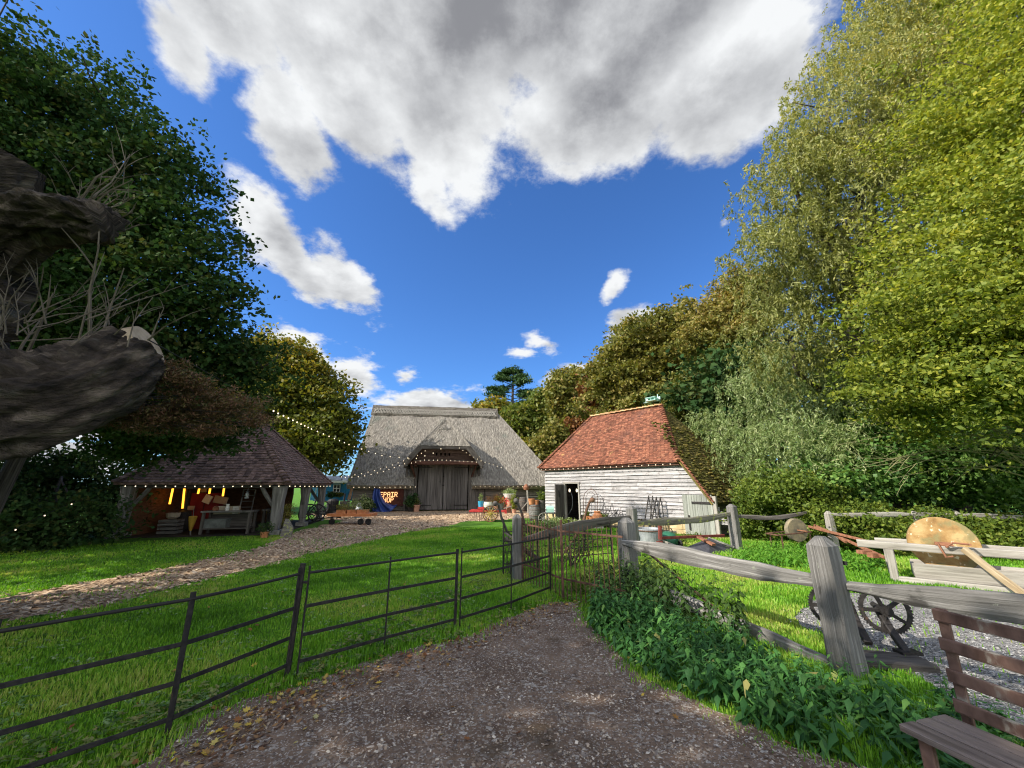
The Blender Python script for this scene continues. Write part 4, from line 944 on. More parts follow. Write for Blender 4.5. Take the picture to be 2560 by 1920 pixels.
for (a, b, r_) in [((190, 520), (310, 400), .018), ((200, 515), (325, 385), .012), ((215, 510), (300, 430), .01), ((225, 520), (330, 450), .016), ((250, 520), (300, 490), .012), ((262, 560), (330, 530), .014), ((250, 590), (350, 560), .01),
                   ((225, 870), (248, 610), .022), ((250, 860), (310, 670), .016), ((190, 880), (230, 730), .014), ((265, 880), (262, 740), .012), ((290, 900), (310, 830), .012), ((380, 840), (410, 770), .01), ((370, 850), (440, 800), .012), ((60, 900), (130, 740), .02), ((20, 930), (100, 800), .02)]:
    twig(V(a[0], a[1], 4.4), V(b[0], b[1], 4.3+rr.uniform(-.3, .5)), r_)
for i in range(22):
    a = V(rr.uniform(0, 330), rr.uniform(800, 930), 4.15); twig(a, a+Vector((rr.uniform(-.3, .7), rr.uniform(-.3, .5), rr.uniform(.1, .75))), .009, 4)
for i in range(12):
    a = V(rr.uniform(150, 260), rr.uniform(500, 560), 4.15); twig(a, a+Vector((rr.uniform(-.2, .6), rr.uniform(-.3, .3), rr.uniform(-.1, .6))), .008, 4)
tw.build('twigs', TWIG, pol)
# hanging conifer-like spray beneath the limb
cs = [lobe(480, 975, 70, 45, 5.2, .5), lobe(575, 1015, 80, 35, 5.4, .5), lobe(430, 1040, 90, 40, 5.4, .5), lobe(640, 1050, 50, 18, 5.4, .5), lobe(330, 1040, 80, 40, 5.0, .5), lobe(430, 935, 50, 40, 5.0, .5), lobe(530, 1075, 60, 18, 5.4, .5)]
spr = thing('dying_yew_branch', 'drooping reddish brown evergreen spray hanging below the sawn limb', 'branch', (-6.9, 5.4, 0))
mb = MB(); s0 = Vector((-6.9, 5.6, 2.6)); rr = random.Random(12); mb.tube([Vector((-7.4, 5.6, 0)), s0], [.12, .08], 8)
for lb in cs:
    for i in range(9):
        e = Vector(lb[:3])+Vector((rr.uniform(-1, 1)*lb[3], rr.uniform(-1, 1)*lb[4], rr.uniform(-1, 1)*lb[5])); m_ = s0.lerp(e, .5)+Vector((0, 0, .15)); mb.tube([s0, m_, e], [.02, .012, .004], 5)
mb.build('branch', BARK, spr); foliage('needles', spr, leafmat('dying_needles', [(.05, .05, .018), (.10, .08, .03), (.20, .09, .06), (.17, .17, .05)], .2), cs, 900, 20, .055, .014, .12, shell=.1, flat=.35, front=False, rough=.3)
# ================================================================ FENCES
RZ = (.88, .585, .34, .12)
def iron_panel(name, label, pts, posts, top=.93, thin=(), grp='black iron estate fence panels'):
    """pts: ground points; posts: indices carrying a post; one top round rail, three flat rails"""
    t = thing(name, label, 'fence', pts[0], 0, grp)
    for k, z in enumerate(RZ):
        mb = MB()
        for a, b in zip(pts, pts[1:]):
            p, q = Vector((a.x, a.y, z)), Vector((b.x, b.y, z))
            if k == 0: mb.tube([p, p.lerp(q, .5)+Vector((0, 0, random.uniform(-.006, .004))), q], .0125, 8)
            else: mb.beam(p, q, .010, .030, 3, .001)
        mb.build('rail', IRON, t)
    for i in posts:
        mb = MB(); p = pts[i]; d = (pts[min(i+1, len(pts)-1)]-pts[max(i-1, 0)]).normalized(); w = .016 if i in thin else .036
        mb.beam((p.x, p.y, -.02), (p.x, p.y, top+random.uniform(-.01, .02)), w, .014 if i not in thin else .012, up=(d.y, -d.x, 0)); mb.build('post', IRON, t)
    return t
f2 = G(716, 1699); f1 = G(415, 1849)
iron_panel('iron_fence', 'black iron rail fence panel nearest the camera, at the lower left', [Vector((-3.9, 1.35, 0)), Vector((-3.0, 2.55, 0)), f1, f2], (0, 1, 2, 3))
b0, b1_, b2 = G(742, 1692), G(960, 1626), G(1137, 1576)
pB = iron_panel('iron_fence', 'black iron fence panel in the middle, with hinged stile and one thin upright', [b0, b1_, b2], (0, 1, 2), thin=(0, 1))
c0, c1_, c2 = G(1149, 1573), G(1278, 1529), G(1377, 1488)
iron_panel('iron_fence', 'black iron fence panel farthest along, ending beside the spiked gate', [c0, c1_, c2], (0, 1, 2), thin=(0, 1))
mb = MB(); mb.beam((f2.x, f2.y, -.02), (f2.x+.01, f2.y+.02, .97), .045, .03); mb.box((f2.x+.03, f2.y+.03, .80), (.1, .02, .02)); mb.build('hinge_post', IRON, pB)

def oak_post(parent, p, h, w=.21, rot=.6, m=OAK_GREY, lean=(0, 0), cap=.07, name='post'):
    mb = MB(); R = Matrix.Rotation(rot, 3, 'Z'); p = Vector(p); n = 9; vs = []; lc = []; ph = random.random()*9
    prof = [(-1, -.88), (-.88, -1), (.88, -1), (1, -.88), (1, .88), (.88, 1), (-.88, 1), (-1, .88)]; per = [0, .12, 1.9, 2.0, 3.8, 3.9, 5.7, 5.8]
    for i in range(n+1):
        t = i/n; z = -.05+(h+.05)*t; c = p+Vector((lean[0]*z, lean[1]*z, z)); k = w/2*(1.06-.1*t+.02*sin(ph+t*9))
        for q, (x, y) in enumerate(prof): vs.append(c+R @ Vector((x*k+random.uniform(-.004, .004), y*k+random.uniform(-.004, .004), 0))); lc.append((z, per[q]*w/2, 0))
    tp = p+Vector((lean[0]*h, lean[1]*h, h))
    for q, (x, y) in enumerate(prof): vs.append(tp+R @ Vector((x*w*.16, y*w*.16, cap))); lc.append((h+.1, per[q]*w/2, 0))
    f = [(i*8+j, i*8+(j+1) % 8, (i+1)*8+(j+1) % 8, (i+1)*8+j) for i in range(n+1) for j in range(8)]+[tuple((n+1)*8+j for j in range(8))]
    mb.add(vs, f, None, lc); return mb.build(name, m, parent)
def rail(parent, a, b, h=.16, w=.065, seg=14, jit=.007, arc=0, m=OAK_GREY, taper=.25, name='rail'):
    a, b = Vector(a), Vector(b); mb = MB(); d = (b-a).normalized(); x = d.cross(Vector((0, 0, 1))).normalized(); y = x.cross(d); ph = random.random()*9; vs = []; lc = []; L_ = (b-a).length
    pr = [(1, -.6), (1, .6), (.6, 1), (-.6, 1), (-1, .6), (-1, -.6), (-.6, -1), (.6, -1)]
    for i in range(seg+1):
        t = i/seg; e = min(t, 1-t); tp = min(1, .45+e/max(taper, .01)*.55) if taper else 1
        c = a.lerp(b, t)+y*(arc*sin(pi*t)+jit*2.2*sin(ph+t*6))+x*jit*2*sin(ph*2+t*5); hh = h*tp*(1+.10*sin(ph+t*8)+.05*sin(t*21+ph)); ww = w*(1+.08*sin(t*13))
        for q, (px, py) in enumerate(pr): vs.append(c+x*(px*ww/2+random.uniform(-1, 1)*jit*.35)+y*(py*hh/2+random.uniform(-1, 1)*jit*.5)); lc.append((t*L_, py*h/2+q*.001, px*w/2))
    f = [(i*8+j, i*8+(j+1) % 8, (i+1)*8+(j+1) % 8, (i+1)*8+j) for i in range(seg) for j in range(8)]+[tuple(range(7, -1, -1)), tuple(seg*8+j for j in range(8))]
    mb.add(vs, f, None, lc); return mb.build(name, m, parent)
PC, PE, PD, PB, PA = Vector((1.86, 6.72, 0)), Vector((3.16, 4.22, 0)), Vector((.10, 7.95, 0)), Vector((3.02, 10.35, 0)), Vector((6.15, 11.45, 0))
fr = thing('post_and_rail_fence', 'weathered grey oak post and rail fence in the foreground, nettles along its foot', 'fence', PC)
oak_post(fr, PC, 1.13, .215, .52); oak_post(fr, PE, 1.12, .212, .42, lean=(-.015, .02), cap=.085); oak_post(fr, (4.75, 1.9, 0), 1.12)
m_ = MB(); m_.box((PE.x+.135, PE.y-.03, .96), (.012, .05, .035), Matrix.Rotation(.42, 3, 'Z')); m_.build('mortice', BLACK, fr)
rail(fr, V(1556, 1354, 6.66), V(2085, 1452, 4.26), .20, .07, 24, .008, arc=-.05)
rail(fr, V(1600, 1465, 6.55), V(2115, 1680, 4.25), .17, .08, 24, .009, arc=.03)
rail(fr, V(2118, 1460, 4.18), Vector((4.75, 1.95, .86)), .19, .08, 24, .008, arc=-.03)
rail(fr, V(2190, 1735, 4.1), Vector((4.75, 1.95, .1)), .13, .08, 14, .008)
fb = thing('post_and_rail_fence', 'lichen covered post and rail fence between the gatepost and the plank door', 'fence', PB)
oak_post(fb, PB, 1.14, .215, .75); oak_post(fb, PA, 1.14, .22, .62)
rail(fb, V(1300, 1350, 8.0), V(1572, 1291, 10.3), .20, .07, 16, .008, m=OAK_DARK); rail(fb, V(1590, 1309, 10.35), V(1826, 1284, 11.4), .18, .07, 18, .01, arc=-.06, m=MOSSWOOD)
rail(fb, V(1660, 1378, 10.6), V(1832, 1368, 11.4), .12, .06, 14, .009, m=MOSSWOOD); rail(fb, V(1834, 1291, 11.45), V(2015, 1282, 11.3), .12, .06, 12, .008, arc=-.08, m=OAK_DARK); rail(fb, V(1303, 1520, 8.0), V(1420, 1500, 9.2), .16, .06, 8)
gpost = thing('gatepost', 'grey square oak gatepost left of the spiked iron gate', 'post', PD); oak_post(gpost, PD, 1.10, .165, .22)
bk_ = thing('rear_fence', 'sunlit pale rail fence half buried in brambles behind the grindstones', 'fence', (8.3, 10.6, 0))
a0_ = V(2072, 1286, 10.7)
rail(bk_, a0_, V(2290, 1287, 10.6), .12, .06, 12, .006, m=OAK_PALE); rail(bk_, V(2290, 1287, 10.6), V(2400, 1290, 10.55), .13, .07, 8, .006, m=OAK_PALE); rail(bk_, V(2390, 1289, 10.55), V(2640, 1296, 10.5), .12, .06, 12, .006, m=OAK_PALE); rail(bk_, V(2640, 1296, 10.5), V(2900, 1300, 10.4), .12, .06, 12, .006, m=OAK_PALE)
for px in (2075, 2290, 2395, 2640): oak_post(bk_, (V(px, 1290, 10.62).x, 10.66, 0), 1.0, .15, .1, OAK_PALE)

# spiked gate: two leaves and a stile
gt = thing('spiked_iron_gate', 'rusty wrought iron gate with slim pointed bars between two oak posts', 'gate', G(1408, 1500))
gA, gS, gE = Vector((.20, 7.88, 0)), G(1408, 1500), Vector((1.70, 5.95, 0)); gE = Vector((gS.x+(gS.x-gA.x)*1.32, gS.y+(gS.y-gA.y)*.62, 0))
for (a, b) in ((gA, gS), (gS, gE)):
    for z in (.30, 1.0): mb = MB(); mb.beam((a.x, a.y, z), (b.x, b.y, z), .012, .028); mb.build('cross_bar', RUSTIRON, gt)
    n = 13; 
    for i in range(1, n):
        p = a.lerp(b, i/n); mb = MB(); mb.tube([(p.x, p.y, .03), (p.x, p.y, 1.05), (p.x, p.y, 1.13)], [.0075, .0075, .001], 6); mb.build('bar', RUSTIRON, gt)
for p, h in ((gA, 1.2), (gS, 1.17)):
    mb = MB(); mb.beam((p.x, p.y, 0), (p.x, p.y, h), .04, .035, up=(0, 1, 0)); mb.build('stile', RUSTIRON, gt)
# leaning rod
rd = thing('iron_rod', 'long rusty rod leaning from the oak rail down into the nettles', 'rod', V(1860, 1580, 5.2)); mb = MB(); mb.beam(V(1608, 1372, 7.0), V(1862, 1582, 5.25), .03, .03, 4, .002); mb.build('bar', RUSTIRON, rd)

# ================================================================ garden implements
def wheel(mb_rim, mb_sp, c, R, ax, nsp=10, rt=.02, hub=.06, sp=.012, w=.03):
    c = Vector(c); ax = Vector(ax).normalized(); x = ax.orthogonal().normalized(); y = ax.cross(x)
    mb_rim.torus(c, R, rt, ax, 28, 6)
    for i in range(nsp): a = 2*pi*i/nsp+.2; d = x*cos(a)+y*sin(a); mb_sp.tube([c+d*hub*.6, c+d*(R-rt*.5)], [sp*1.3, sp], 6)
    mb_sp.tube([c-ax*w*1.6, c+ax*w*1.6], [hub*.8, hub], 10)
# plough with curved handles beside gatepost
def plough(label, base, hs, m, extra=True):
    t = thing('antique_plough', label, 'plough', base)
    for pts, r_ in hs:
        mb = MB(); mb.tube(pts, [r_*1.25]+[r_]*(len(pts)-2)+[r_*1.5], 7); h = mb.build('handle', m, t, smooth=True)
        kb = MB(); kb.ball(pts[-1], r_*2.1, 8, 6); kb.build('grip', m, h, smooth=True)
    return t
p1 = plough('dark wooden plough with two curved handles standing behind the gatepost', (.0, 9.0, 0),
       [([V(1330, 1338, 9.4), V(1312, 1312, 9.2), V(1303, 1280, 9.1), V(1296, 1262, 9.0), V(1290, 1252, 8.95)], .028), ([V(1300, 1365, 9.0), V(1268, 1330, 8.6), V(1253, 1292, 8.5), V(1247, 1262, 8.45), V(1238, 1259, 8.4)], .026)], OAK_DARK)
mb = MB(); mb.beam(V(1262, 1345, 8.6), V(1350, 1400, 8.6), .05, .09); mb.beam(V(1262, 1330, 8.6), V(1330, 1385, 8.5), .03, .04); mb.build('beam', OAK_DARK, p1)
p2 = plough('rusty brown curved plough handle rising in front of the shed wall', (2.2, 11.0, 0), [([V(1400, 1400, 10.8), V(1440, 1340, 11.0), V(1460, 1300, 11.1), V(1468, 1270, 11.1), V(1474, 1255, 11.1), V(1481, 1250, 11.1)], .035)], mat('rusty_wood', (.07, .035, .022), (.18, .10, .06), (2, 12, 12), bump=.3))
mb = MB(); mb.tube([V(1462, 1302, 11.1), V(1461, 1380, 11.1)], .03, 6); mb.tube([V(1440, 1340, 11.0), V(1340, 1330, 11.2)], .012, 5); mb.build('leg', IRON, p2)
# two iron hurdles behind the gate, one overgrown
def hurdle(label, a, b, zs, ends=1.0, m=IRON, finial=False):
    t = thing('iron_hurdle', label, 'hurdle', (a.x, a.y, 0), 0, 'iron hurdles behind the spiked gate')
    for z in zs: mb = MB(); mb.tube([(a.x, a.y, z), (b.x, b.y, z)], .010, 6); mb.build('rail', m, t)
    for p in (a, b):
        mb = MB(); mb.tube([(p.x, p.y, 0), (p.x, p.y, ends)], .016, 6)
        mb.build('upright', m, t)
    return t
ha, hb_ = V(1258, 1440, 8.4), V(1345, 1430, 8.6); ha.z = hb_.z = 0
hurdle('black iron hurdle left of the gatepost, tangled with a dead climber', ha, hb_, (.2, .42, .62, .8), 1.05)
hc, hd = Vector((1.25, 9.1, 0)), Vector((2.28, 9.6, 0)); hurdle('dark iron hurdle seen through the bars of the spiked gate', hc, hd, (.22, .38, .54, .7, .86), .98)
cl = [(hc.x-.1, hc.y-.1, .45, .45, .25, .35), (hc.x+.25, hc.y, .5, .4, .25, .35), (ha.x+.3, ha.y, .5, .38, .1, .4), (ha.x+.45, ha.y+.1, .75, .3, .12, .3)]
th_ = thing('dead_climber', 'dark brown thorny climber wound over the iron hurdles by the gatepost', 'plant', (hc.x-.1, hc.y-.1, 0)); mb = MB(); rr = random.Random(3)
for lb in cl:
    for i in range(15):
        s = Vector((lb[0]+rr.uniform(-.3, .3), lb[1], rr.uniform(0, .2))); e = Vector((lb[0]+rr.uniform(-1, 1)*lb[3], lb[1]+rr.uniform(-1, 1)*lb[4], lb[2]+rr.uniform(-.6, 1)*lb[5])); mb.tube([s, s.lerp(e, .5)+Vector((rr.uniform(-.1, .1), 0, .08)), e], [.009, .006, .002], 4)
mb.build('stems', BARK, th_); foliage('leaves', th_, L_DARK, cl, 70, 10, .05, .035, .12, shell=.1, front=False)

# --- stack of red iron frame and grey netting in front of the plank door
fm_ = thing('red_iron_frame', 'dark red iron machine frame lying behind the lichen covered rail', 'machine', G(1700, 1375)); Yf = 10.9
mb = MB()
mb.beam(V(1650, 1312, Yf), V(1650, 1349, Yf), .08, .08, up=(0, 1, 0)); mb.beam(V(1652, 1345, Yf), V(1810, 1339, 11.6), .06, .07); mb.beam(V(1648, 1352, Yf), V(1650, 1360, Yf), .16, .05, up=(0, 1, 0)); mb.build('frame', mat('maroon_iron', (.13, .025, .02), (.24, .06, .045), (7, 7, 7), rough=.6, bump=.15), fm_)
mb = MB(); mb.beam(V(1745, 1342, 11.3), V(1785, 1362, 10.9), .16, .05); mb.build('plate', RUSTO, fm_)
nt_ = thing('netting_frame', 'grey netting stretched over a pale timber frame on the grass', 'frame', G(1780, 1400))
Pk, Pl_, Pr_, Pf = V(1772, 1345, 11.3), V(1716, 1368, 10.8), V(1832, 1370, 11.4), V(1775, 1398, 10.4)
Pf2 = V(1825, 1392, 10.4)
mb = MB(); mb.slab([Pl_, Pf, Pf2, Pr_, Pk], .02); mb.build('netting', GREYMESH, nt_)
mb = MB(); mb.beam(V(1655, 1352, 10.95), V(1778, 1398, 10.35), .05, .045, 5, .003); mb.beam(V(1778, 1398, 10.35), V(1830, 1391, 10.35), .04, .04); mb.beam(V(1772, 1345, 11.35), V(1834, 1368, 11.35), .05, .05); mb.beam(V(1735, 1375, 10.7), V(1760, 1396, 10.4), .05, .05); mb.build('timber', OAK_PALE, nt_)
for px, c_, lb_, m1 in ((1668, 'mower', 'green and black garden mower half hidden behind the red frame', mat('green_plastic', (.02, .10, .06), (.04, .16, .09), (4, 4, 4), rough=.35, bump=0)), (1648, 'fuel can', 'bright red fuel can beside the galvanised tank', REDP)):
    c = V(px, 1333, 12.2); t = thing('garden_mower' if px > 1650 else 'fuel_can', lb_, c_, (c.x, c.y, 0)); mb = MB(); r_ = .3 if px > 1650 else .14
    mb.lathe([(.02, .0), (r_, .02), (r_, c.z*.6), (r_*.7, c.z*1.0), (r_*.2, c.z*1.15), (.01, c.z*1.16)], 14, Matrix.Translation((c.x, c.y, 0))); mb.build('body', m1, t, smooth=True)
    mb = MB(); mb.torus((c.x, c.y-.02, c.z*1.1), r_*.5, .015, (0, 1, 0), 12, 5, 0, pi); mb.build('handle', RUBBER, t)
    if px > 1650:
        for dx in (-.26, .26): mb = MB(); mb.torus((c.x+dx, c.y-.25, .1), .08, .03, (1, 0, 0), 14, 6); mb.build('wheel', RUBBER, t)
# galvanised tank
c = G(1612, 1378); c = Vector((3.85, 11.7, 0)); tk_ = thing('galvanised_tank', 'round galvanised steel water tank with rusty rim behind the oak post', 'tank', c); mb = MB()
mb.lathe([(.35, 0), (.36, .02), (.375, .50), (.39, .52), (.385, .545), (.345, .545), (.34, .50), (.33, .1)], 32, Matrix.Translation(c)); mb.build('shell', GALV, tk_, smooth=False); mb = MB(); mb.torus(c+Vector((0, 0, .5)), .385, .014, (0, 0, 1), 30, 6); mb.build('rim', RUSTB, tk_)
# step ladders against the shed
def S_(px, py, out=.3): t, z = su(px, py, out); return SO+Vector((cos(SA), sin(SA), 0))*t+Vector((-.767, -.642, 0))*out+Vector((0, 0, z))
for i, (xa, xb, ya) in enumerate(((1611, 1622, 1239), (1627, 1641, 1242))):
    a, b = S_(xb, ya, .25), S_(xa-6, 1312, .7); c_, d_ = S_(xb+5, ya+4, .25), S_(xb+6, 1312, .15)
    a.z = max(a.z, .9); b.z = 0; d_.z = 0
    t = thing('step_ladder', ('left' if i == 0 else 'right')+'-hand one of the two old wooden stepladders against the white boards', 'ladder', b, 0, 'old stepladders at the shed wall')
    off = Vector((cos(SA), sin(SA), 0))*.16
    for s in (0, 1): mb = MB(); mb.beam(a+off*s, b+off*(s*1.6), .03, .045); mb.build('stile', OAK_DARK, t)
    for s in (0, 1): mb = MB(); mb.beam(a+off*s+Vector((0, 0, -.03)), d_+off*(s*1.3)+off*.6, .022, .03); mb.build('prop', OAK_DARK, t)
    for k in range(5): q = (k+.6)/5.3; mb = MB(); mb.beam(a.lerp(b, q), a.lerp(b, q)+off*(1+.6*q), .06, .018); mb.build('tread', OAK_DARK, t)
# arched trellis + wire grid on the shed wall
tr_ = thing('arched_trellis', 'rusty iron arch trellis with a wire grid against the white boards', 'trellis', S_(1478, 1300, .2)*1); mb = MB()
ar = [S_(1457, 1300), S_(1459, 1245), S_(1462, 1233), S_(1470, 1225), S_(1478, 1223), S_(1487, 1227), S_(1493, 1237), S_(1494, 1250), S_(1493, 1300)]; mb.tube(ar, .012, 5); mb.tube([S_(1462, 1300), S_(1464, 1245), S_(1470, 1232), S_(1478, 1229), S_(1486, 1235), S_(1489, 1250), S_(1489, 1300)], .008, 5); mb.build('arch', RUSTIRON, tr_)
mb = MB()
for x in range(1452, 1512, 7): mb.tube([S_(x, 1246, .24), S_(x, 1298, .24)], .006, 4)
for y in range(1246, 1300, 9): mb.tube([S_(1450, y, .24), S_(1510, y, .24)], .006, 4)
mb.build('grid', IRON, tr_)
def xa_frame(cx, lab):
    t = thing('iron_easel', lab, 'easel', S_(cx, 1300, .25)); mb = MB()
    for a, b in (((cx-11, 1300), (cx+3, 1258)), ((cx+14, 1300), (cx+3, 1258)), ((cx-11, 1270), (cx+16, 1296)), ((cx+14, 1272), (cx-9, 1298)), ((cx-9, 1276), (cx+14, 1276))): mb.tube([S_(*a), S_(*b)], .010, 5)
    mb.build('rods', IRON, t)
xa_frame(1508, 'folding iron easel frame against the boards, next to the trellis'); xa_frame(1527, 'folding iron easel frame nearer the stepladders')
t = thing('cart_wheel', 'small iron spoked wheel leaning on the boards left of the oak post', 'wheel', S_(1560, 1300, .25)); m1 = MB(); m2 = MB(); wheel(m1, m2, S_(1562, 1300, .3), .33, (-.767, -.642, 0), 8, .014, .04, .009); m1.build('rim', IRON, t); m2.build('spokes', IRON, t)
t = thing('hand_bell', 'small dark hand bell hung on an iron hook by the boards', 'bell', S_(1540, 1290, .25)); mb = MB(); c = S_(1541, 1286, .28); mb.lathe([(.06, 0), (.045, .05), (.03, .11), (.0, .13)], 10, Matrix.Translation(c)); mb.build('bell_cup', IRON, t); mb = MB(); mb.tube([c+Vector((0, 0, .12)), c+Vector((-.05, 0, .16)), c+Vector((-.05, 0, -.3))], .007, 5); mb.build('hook', IRON, t)

# --- pots, plants, barrels
def pot(name, label, c, R, h, m, prof=None, grp=None, cat='pot'):
    t = thing(name, label, cat, c, 0, grp); prof = prof or [(.68, 0), (.72, .02), (.92, .82), (1.0, .84), (1.0, 1.0), (.86, 1.0), (.8, .75)]
    mb = MB(); mb.lathe([(r_*R, z*h) for r_, z in prof], 18, Matrix.Translation(c)); mb.build('vessel', m, t, smooth=False); return t
def plantin(t, c, m, kind='bush', R=.2, h=.25, n=60, ll=.08, lw=.03):
    c = Vector(c); lb = [(c.x, c.y, c.z+h*.5, R, R, h*.55)]
    if kind == 'bush': return foliage('plant', t, m, lb, n, 8, ll, lw, R*.4, shell=.2, front=False)
    d = unit(n*6); d[:, 2] = abs(d[:, 2])*2+.6; d /= np.linalg.norm(d, axis=1, keepdims=True); L_ = h*RS.uniform(.5, 1.1, (len(d), 1))
    cen = np.array(c)+d*L_*.5*np.array([R*2/h, R*2/h, 1]); v, f, r = leaves(cen, np.cross(d, unit(len(d))), h*.8, lw, RS.rand(len(d)), dirs=d); return meshobj('plant', v, f, m, t, r)
def barrel(label, c, R=.25, h=.6, grp=None, m=OAK_GREY):
    t = thing('wooden_barrel', label, 'barrel', c, 0, grp); mb = MB(); prof = [(R*(.8+.2*sin(pi*(i/10)))/1, h*i/10) for i in range(11)]; mb.lathe(prof, 20, Matrix.Translation(c)); mb.build('staves', m, t)
    for z in (.1, .32, .68, .9): mb = MB(); mb.torus(Vector(c)+Vector((0, 0, h*z)), R*(.8+.2*sin(pi*z))+.004, .012, (0, 0, 1), 22, 4); mb.build('hoop', RUSTIRON, t)
    return t
# flower cart
cO = Vector((-1.05, 20.2, 0)); ct = thing('flower_cart', 'red flower cart with a yellow spoked wheel, loaded with pots', 'cart', cO)
def C_(px, py, d=0): return V(px, py, 20.2+d)
mb = MB(); z = C_(1215, 1274).z; xa, xb = C_(1181, 1274).x, C_(1258, 1274).x
mb.box(((xa+xb)/2+.15, 20.5, z), (xb-xa-.3, .8, .06)); mb.build('deck', OAK_DARK, ct)
mb = MB(); mb.beam((xa-.15, 20.08, z-.07), (xb+.1, 20.08, z-.07), .06, .10); mb.beam((xa-.15, 20.95, z-.07), (xb+.1, 20.95, z-.07), .06, .1); mb.box((xa+.42, 20.3, z+.06), (.3, .5, .12)); mb.box((xb+.12, 20.2, z-.1), (.1, .3, .16)); mb.build('shafts', REDP, ct)
for y in (20.0, 21.0):
    wc = Vector((C_(1226, 1291).x, y, .385)); m1, m2 = MB(), MB(); wheel(m1, m2, wc, .36, (0, 1, 0), 12, .024, .07, .016); w_ = m2.build('wheel', YELW, ct); m1.build('tyre', mat('brown_rim', (.10, .05, .02), (.2, .1, .05)) if y < 20.5 else RUSTIRON, w_)
mb = MB()
for x in (1186, 1191, 1197, 1203): mb.tube([C_(x, 1276), Vector((C_(x+2, 1300).x, 20.2, .02))], .01, 4)
mb.build('prop', RUSTIRON, ct)
zz = z+.03
def onc(px, d=.25): return Vector((C_(px, 1270).x*(1+d/20.2), 20.2+d, zz))
t = pot('metal_bucket', 'turquoise blue bucket with a small conical shrub on the red flower cart', onc(1202), .15, .36, BUCKET, [(.7, 0), (1, 1), (.9, 1), (.85, .8)], cat='bucket'); plantin(t, onc(1202)+Vector((0, 0, .34)), L_WILLG, 'bush', .11, .42, 40, .06, .02)
t = pot('garden_pot', 'round cream glazed pot with pinkish heather on the red flower cart', onc(1221), .26, .33, CREAM, [(.6, 0), (.9, .2), (1.0, .6), (.92, 1), (.8, 1), (.75, .8)]); plantin(t, onc(1221)+Vector((0, 0, .3)), L_RUST, 'bush', .2, .28, 60, .05, .015)
t = pot('garden_pot', 'white bowl of dark leaves on the cart behind the grass clump', onc(1236, .35), .17, .18, WHITEP); plantin(t, onc(1236, .35)+Vector((0, 0, .16)), L_DARK, 'bush', .17, .3, 40)
t = pot('garden_pot', 'brown pot of tall tawny grass on the red flower cart', onc(1241, .1), .15, .16, TERRAP); plantin(t, onc(1241, .1)+Vector((0, 0, .14)), L_RUST, 'grass', .26, .7, 40, .5, .014)
t = pot('garden_pot', 'grey pot with trailing cream flowers at the right end of the cart', onc(1251, .15), .2, .25, PADSTONE); plantin(t, onc(1251, .15)+Vector((0, 0, .05)), L_GOLD, 'bush', .3, .55, 90, .06, .03)
# group at the barn's right wall
def B_(px, py, out): t, z = VP(px, py, BO+Vector((sin(BA), -cos(BA), 0))*out, BA); return BO+Vector((sin(BA), -cos(BA), 0))*out+Vector((cos(BA), sin(BA), 0))*t+Vector((0, 0, z))
def Bg(px, out): p = B_(px, 1277, out); p.z = 0; return p
c = Bg(1274, 2.6); t = pot('chimney_pot', 'tall terracotta chimney pot carrying a white planted bowl by the barn wall', c, .27, .85, TERRAP, [(1, 0), (.95, .08), (.8, .1), (.68, .9), (.78, .95), (.78, 1), (.6, 1)])
t = pot('planted_bowl', 'white bowl of pale green leaves on top of the chimney pot', c+Vector((0, 0, .86)), .42, .34, WHITEP, [(.4, 0), (.75, .25), (1, .85), (1.05, .9), (1.05, 1), (.9, 1)]); plantin(t, c+Vector((0, 0, 1.14)), L_WILLG, 'bush', .4, .35, 90, .1, .04)
c = Bg(1285, 3.2); t = pot('garden_pot', 'small clay pot with an upright lime green plant right of the chimney pot', c, .15, .25, TERRAP); plantin(t, c+Vector((0, 0, .2)), L_HORN, 'bush', .2, 1.0, 110, .09, .05)
c = Bg(1259, 3.0); t = thing('garden_pinwheel', 'bright red star-shaped garden ornament behind the flower cart', 'ornament', c); mb = MB()
ce = Vector((c.x, c.y, .72))
for i in range(8): a = 2*pi*i/8; mb.slab([ce, ce+Vector((cos(a)*.36, -.04, sin(a)*.36)), ce+Vector((cos(a+.5)*.24, .04, sin(a+.5)*.24))], .02)
mb.build('petals', REDP, t); mb = MB(); mb.tube([(c.x, c.y+.03, 0), ce], .02, 5); mb.build('stem', OAK_PALE, t)
c = Bg(1264, 3.1); t = thing('wheelbarrow', 'old wooden wheelbarrow with rust red sides left of the barrel, near the barn wall', 'wheelbarrow', c); mb = MB(); mb.slab([c+Vector((-.4, 0, .3)), c+Vector((.4, 0, .45)), c+Vector((.45, .4, .45)), c+Vector((-.35, .4, .3))], .05); mb.build('tray', RUSTO, t)
mb = MB(); mb.beam(c+Vector((-.5, 0, .15)), c+Vector((.95, 0, .62)), .04, .05); mb.beam(c+Vector((-.4, .4, .15)), c+Vector((.95, .4, .62)), .04, .05); mb.build('handle', OAK_PALE, t); mb = MB(); mb.tube([c+Vector((.35, 0, .4)), c+Vector((.45, 0, 0))], .03, 5); mb.build('leg', OAK_PALE, t); m1, m2 = MB(), MB(); wheel(m1, m2, c+Vector((-.55, .2, .2)), .17, (0, 1, 0), 6, .02, .03); m1.build('wheel', RUSTIRON, t); m2.build('spokes', RUSTIRON, t)
barrel('weathered half-hidden barrel against the barn wall, left of the thin white post', Bg(1309, 1.6), .33, .95, 'wooden barrels', OAK_DARK)
c = Bg(1320, 3.4); t = thing('hitching_post', 'thin bleached post with a side rail and a terracotta finial', 'post', c); mb = MB(); mb.beam(c, c+Vector((-.03, 0, 1.42)), .1, .1, 5, .01, up=(0, 1, 0)); mb.build('post', OAK_PALE, t)
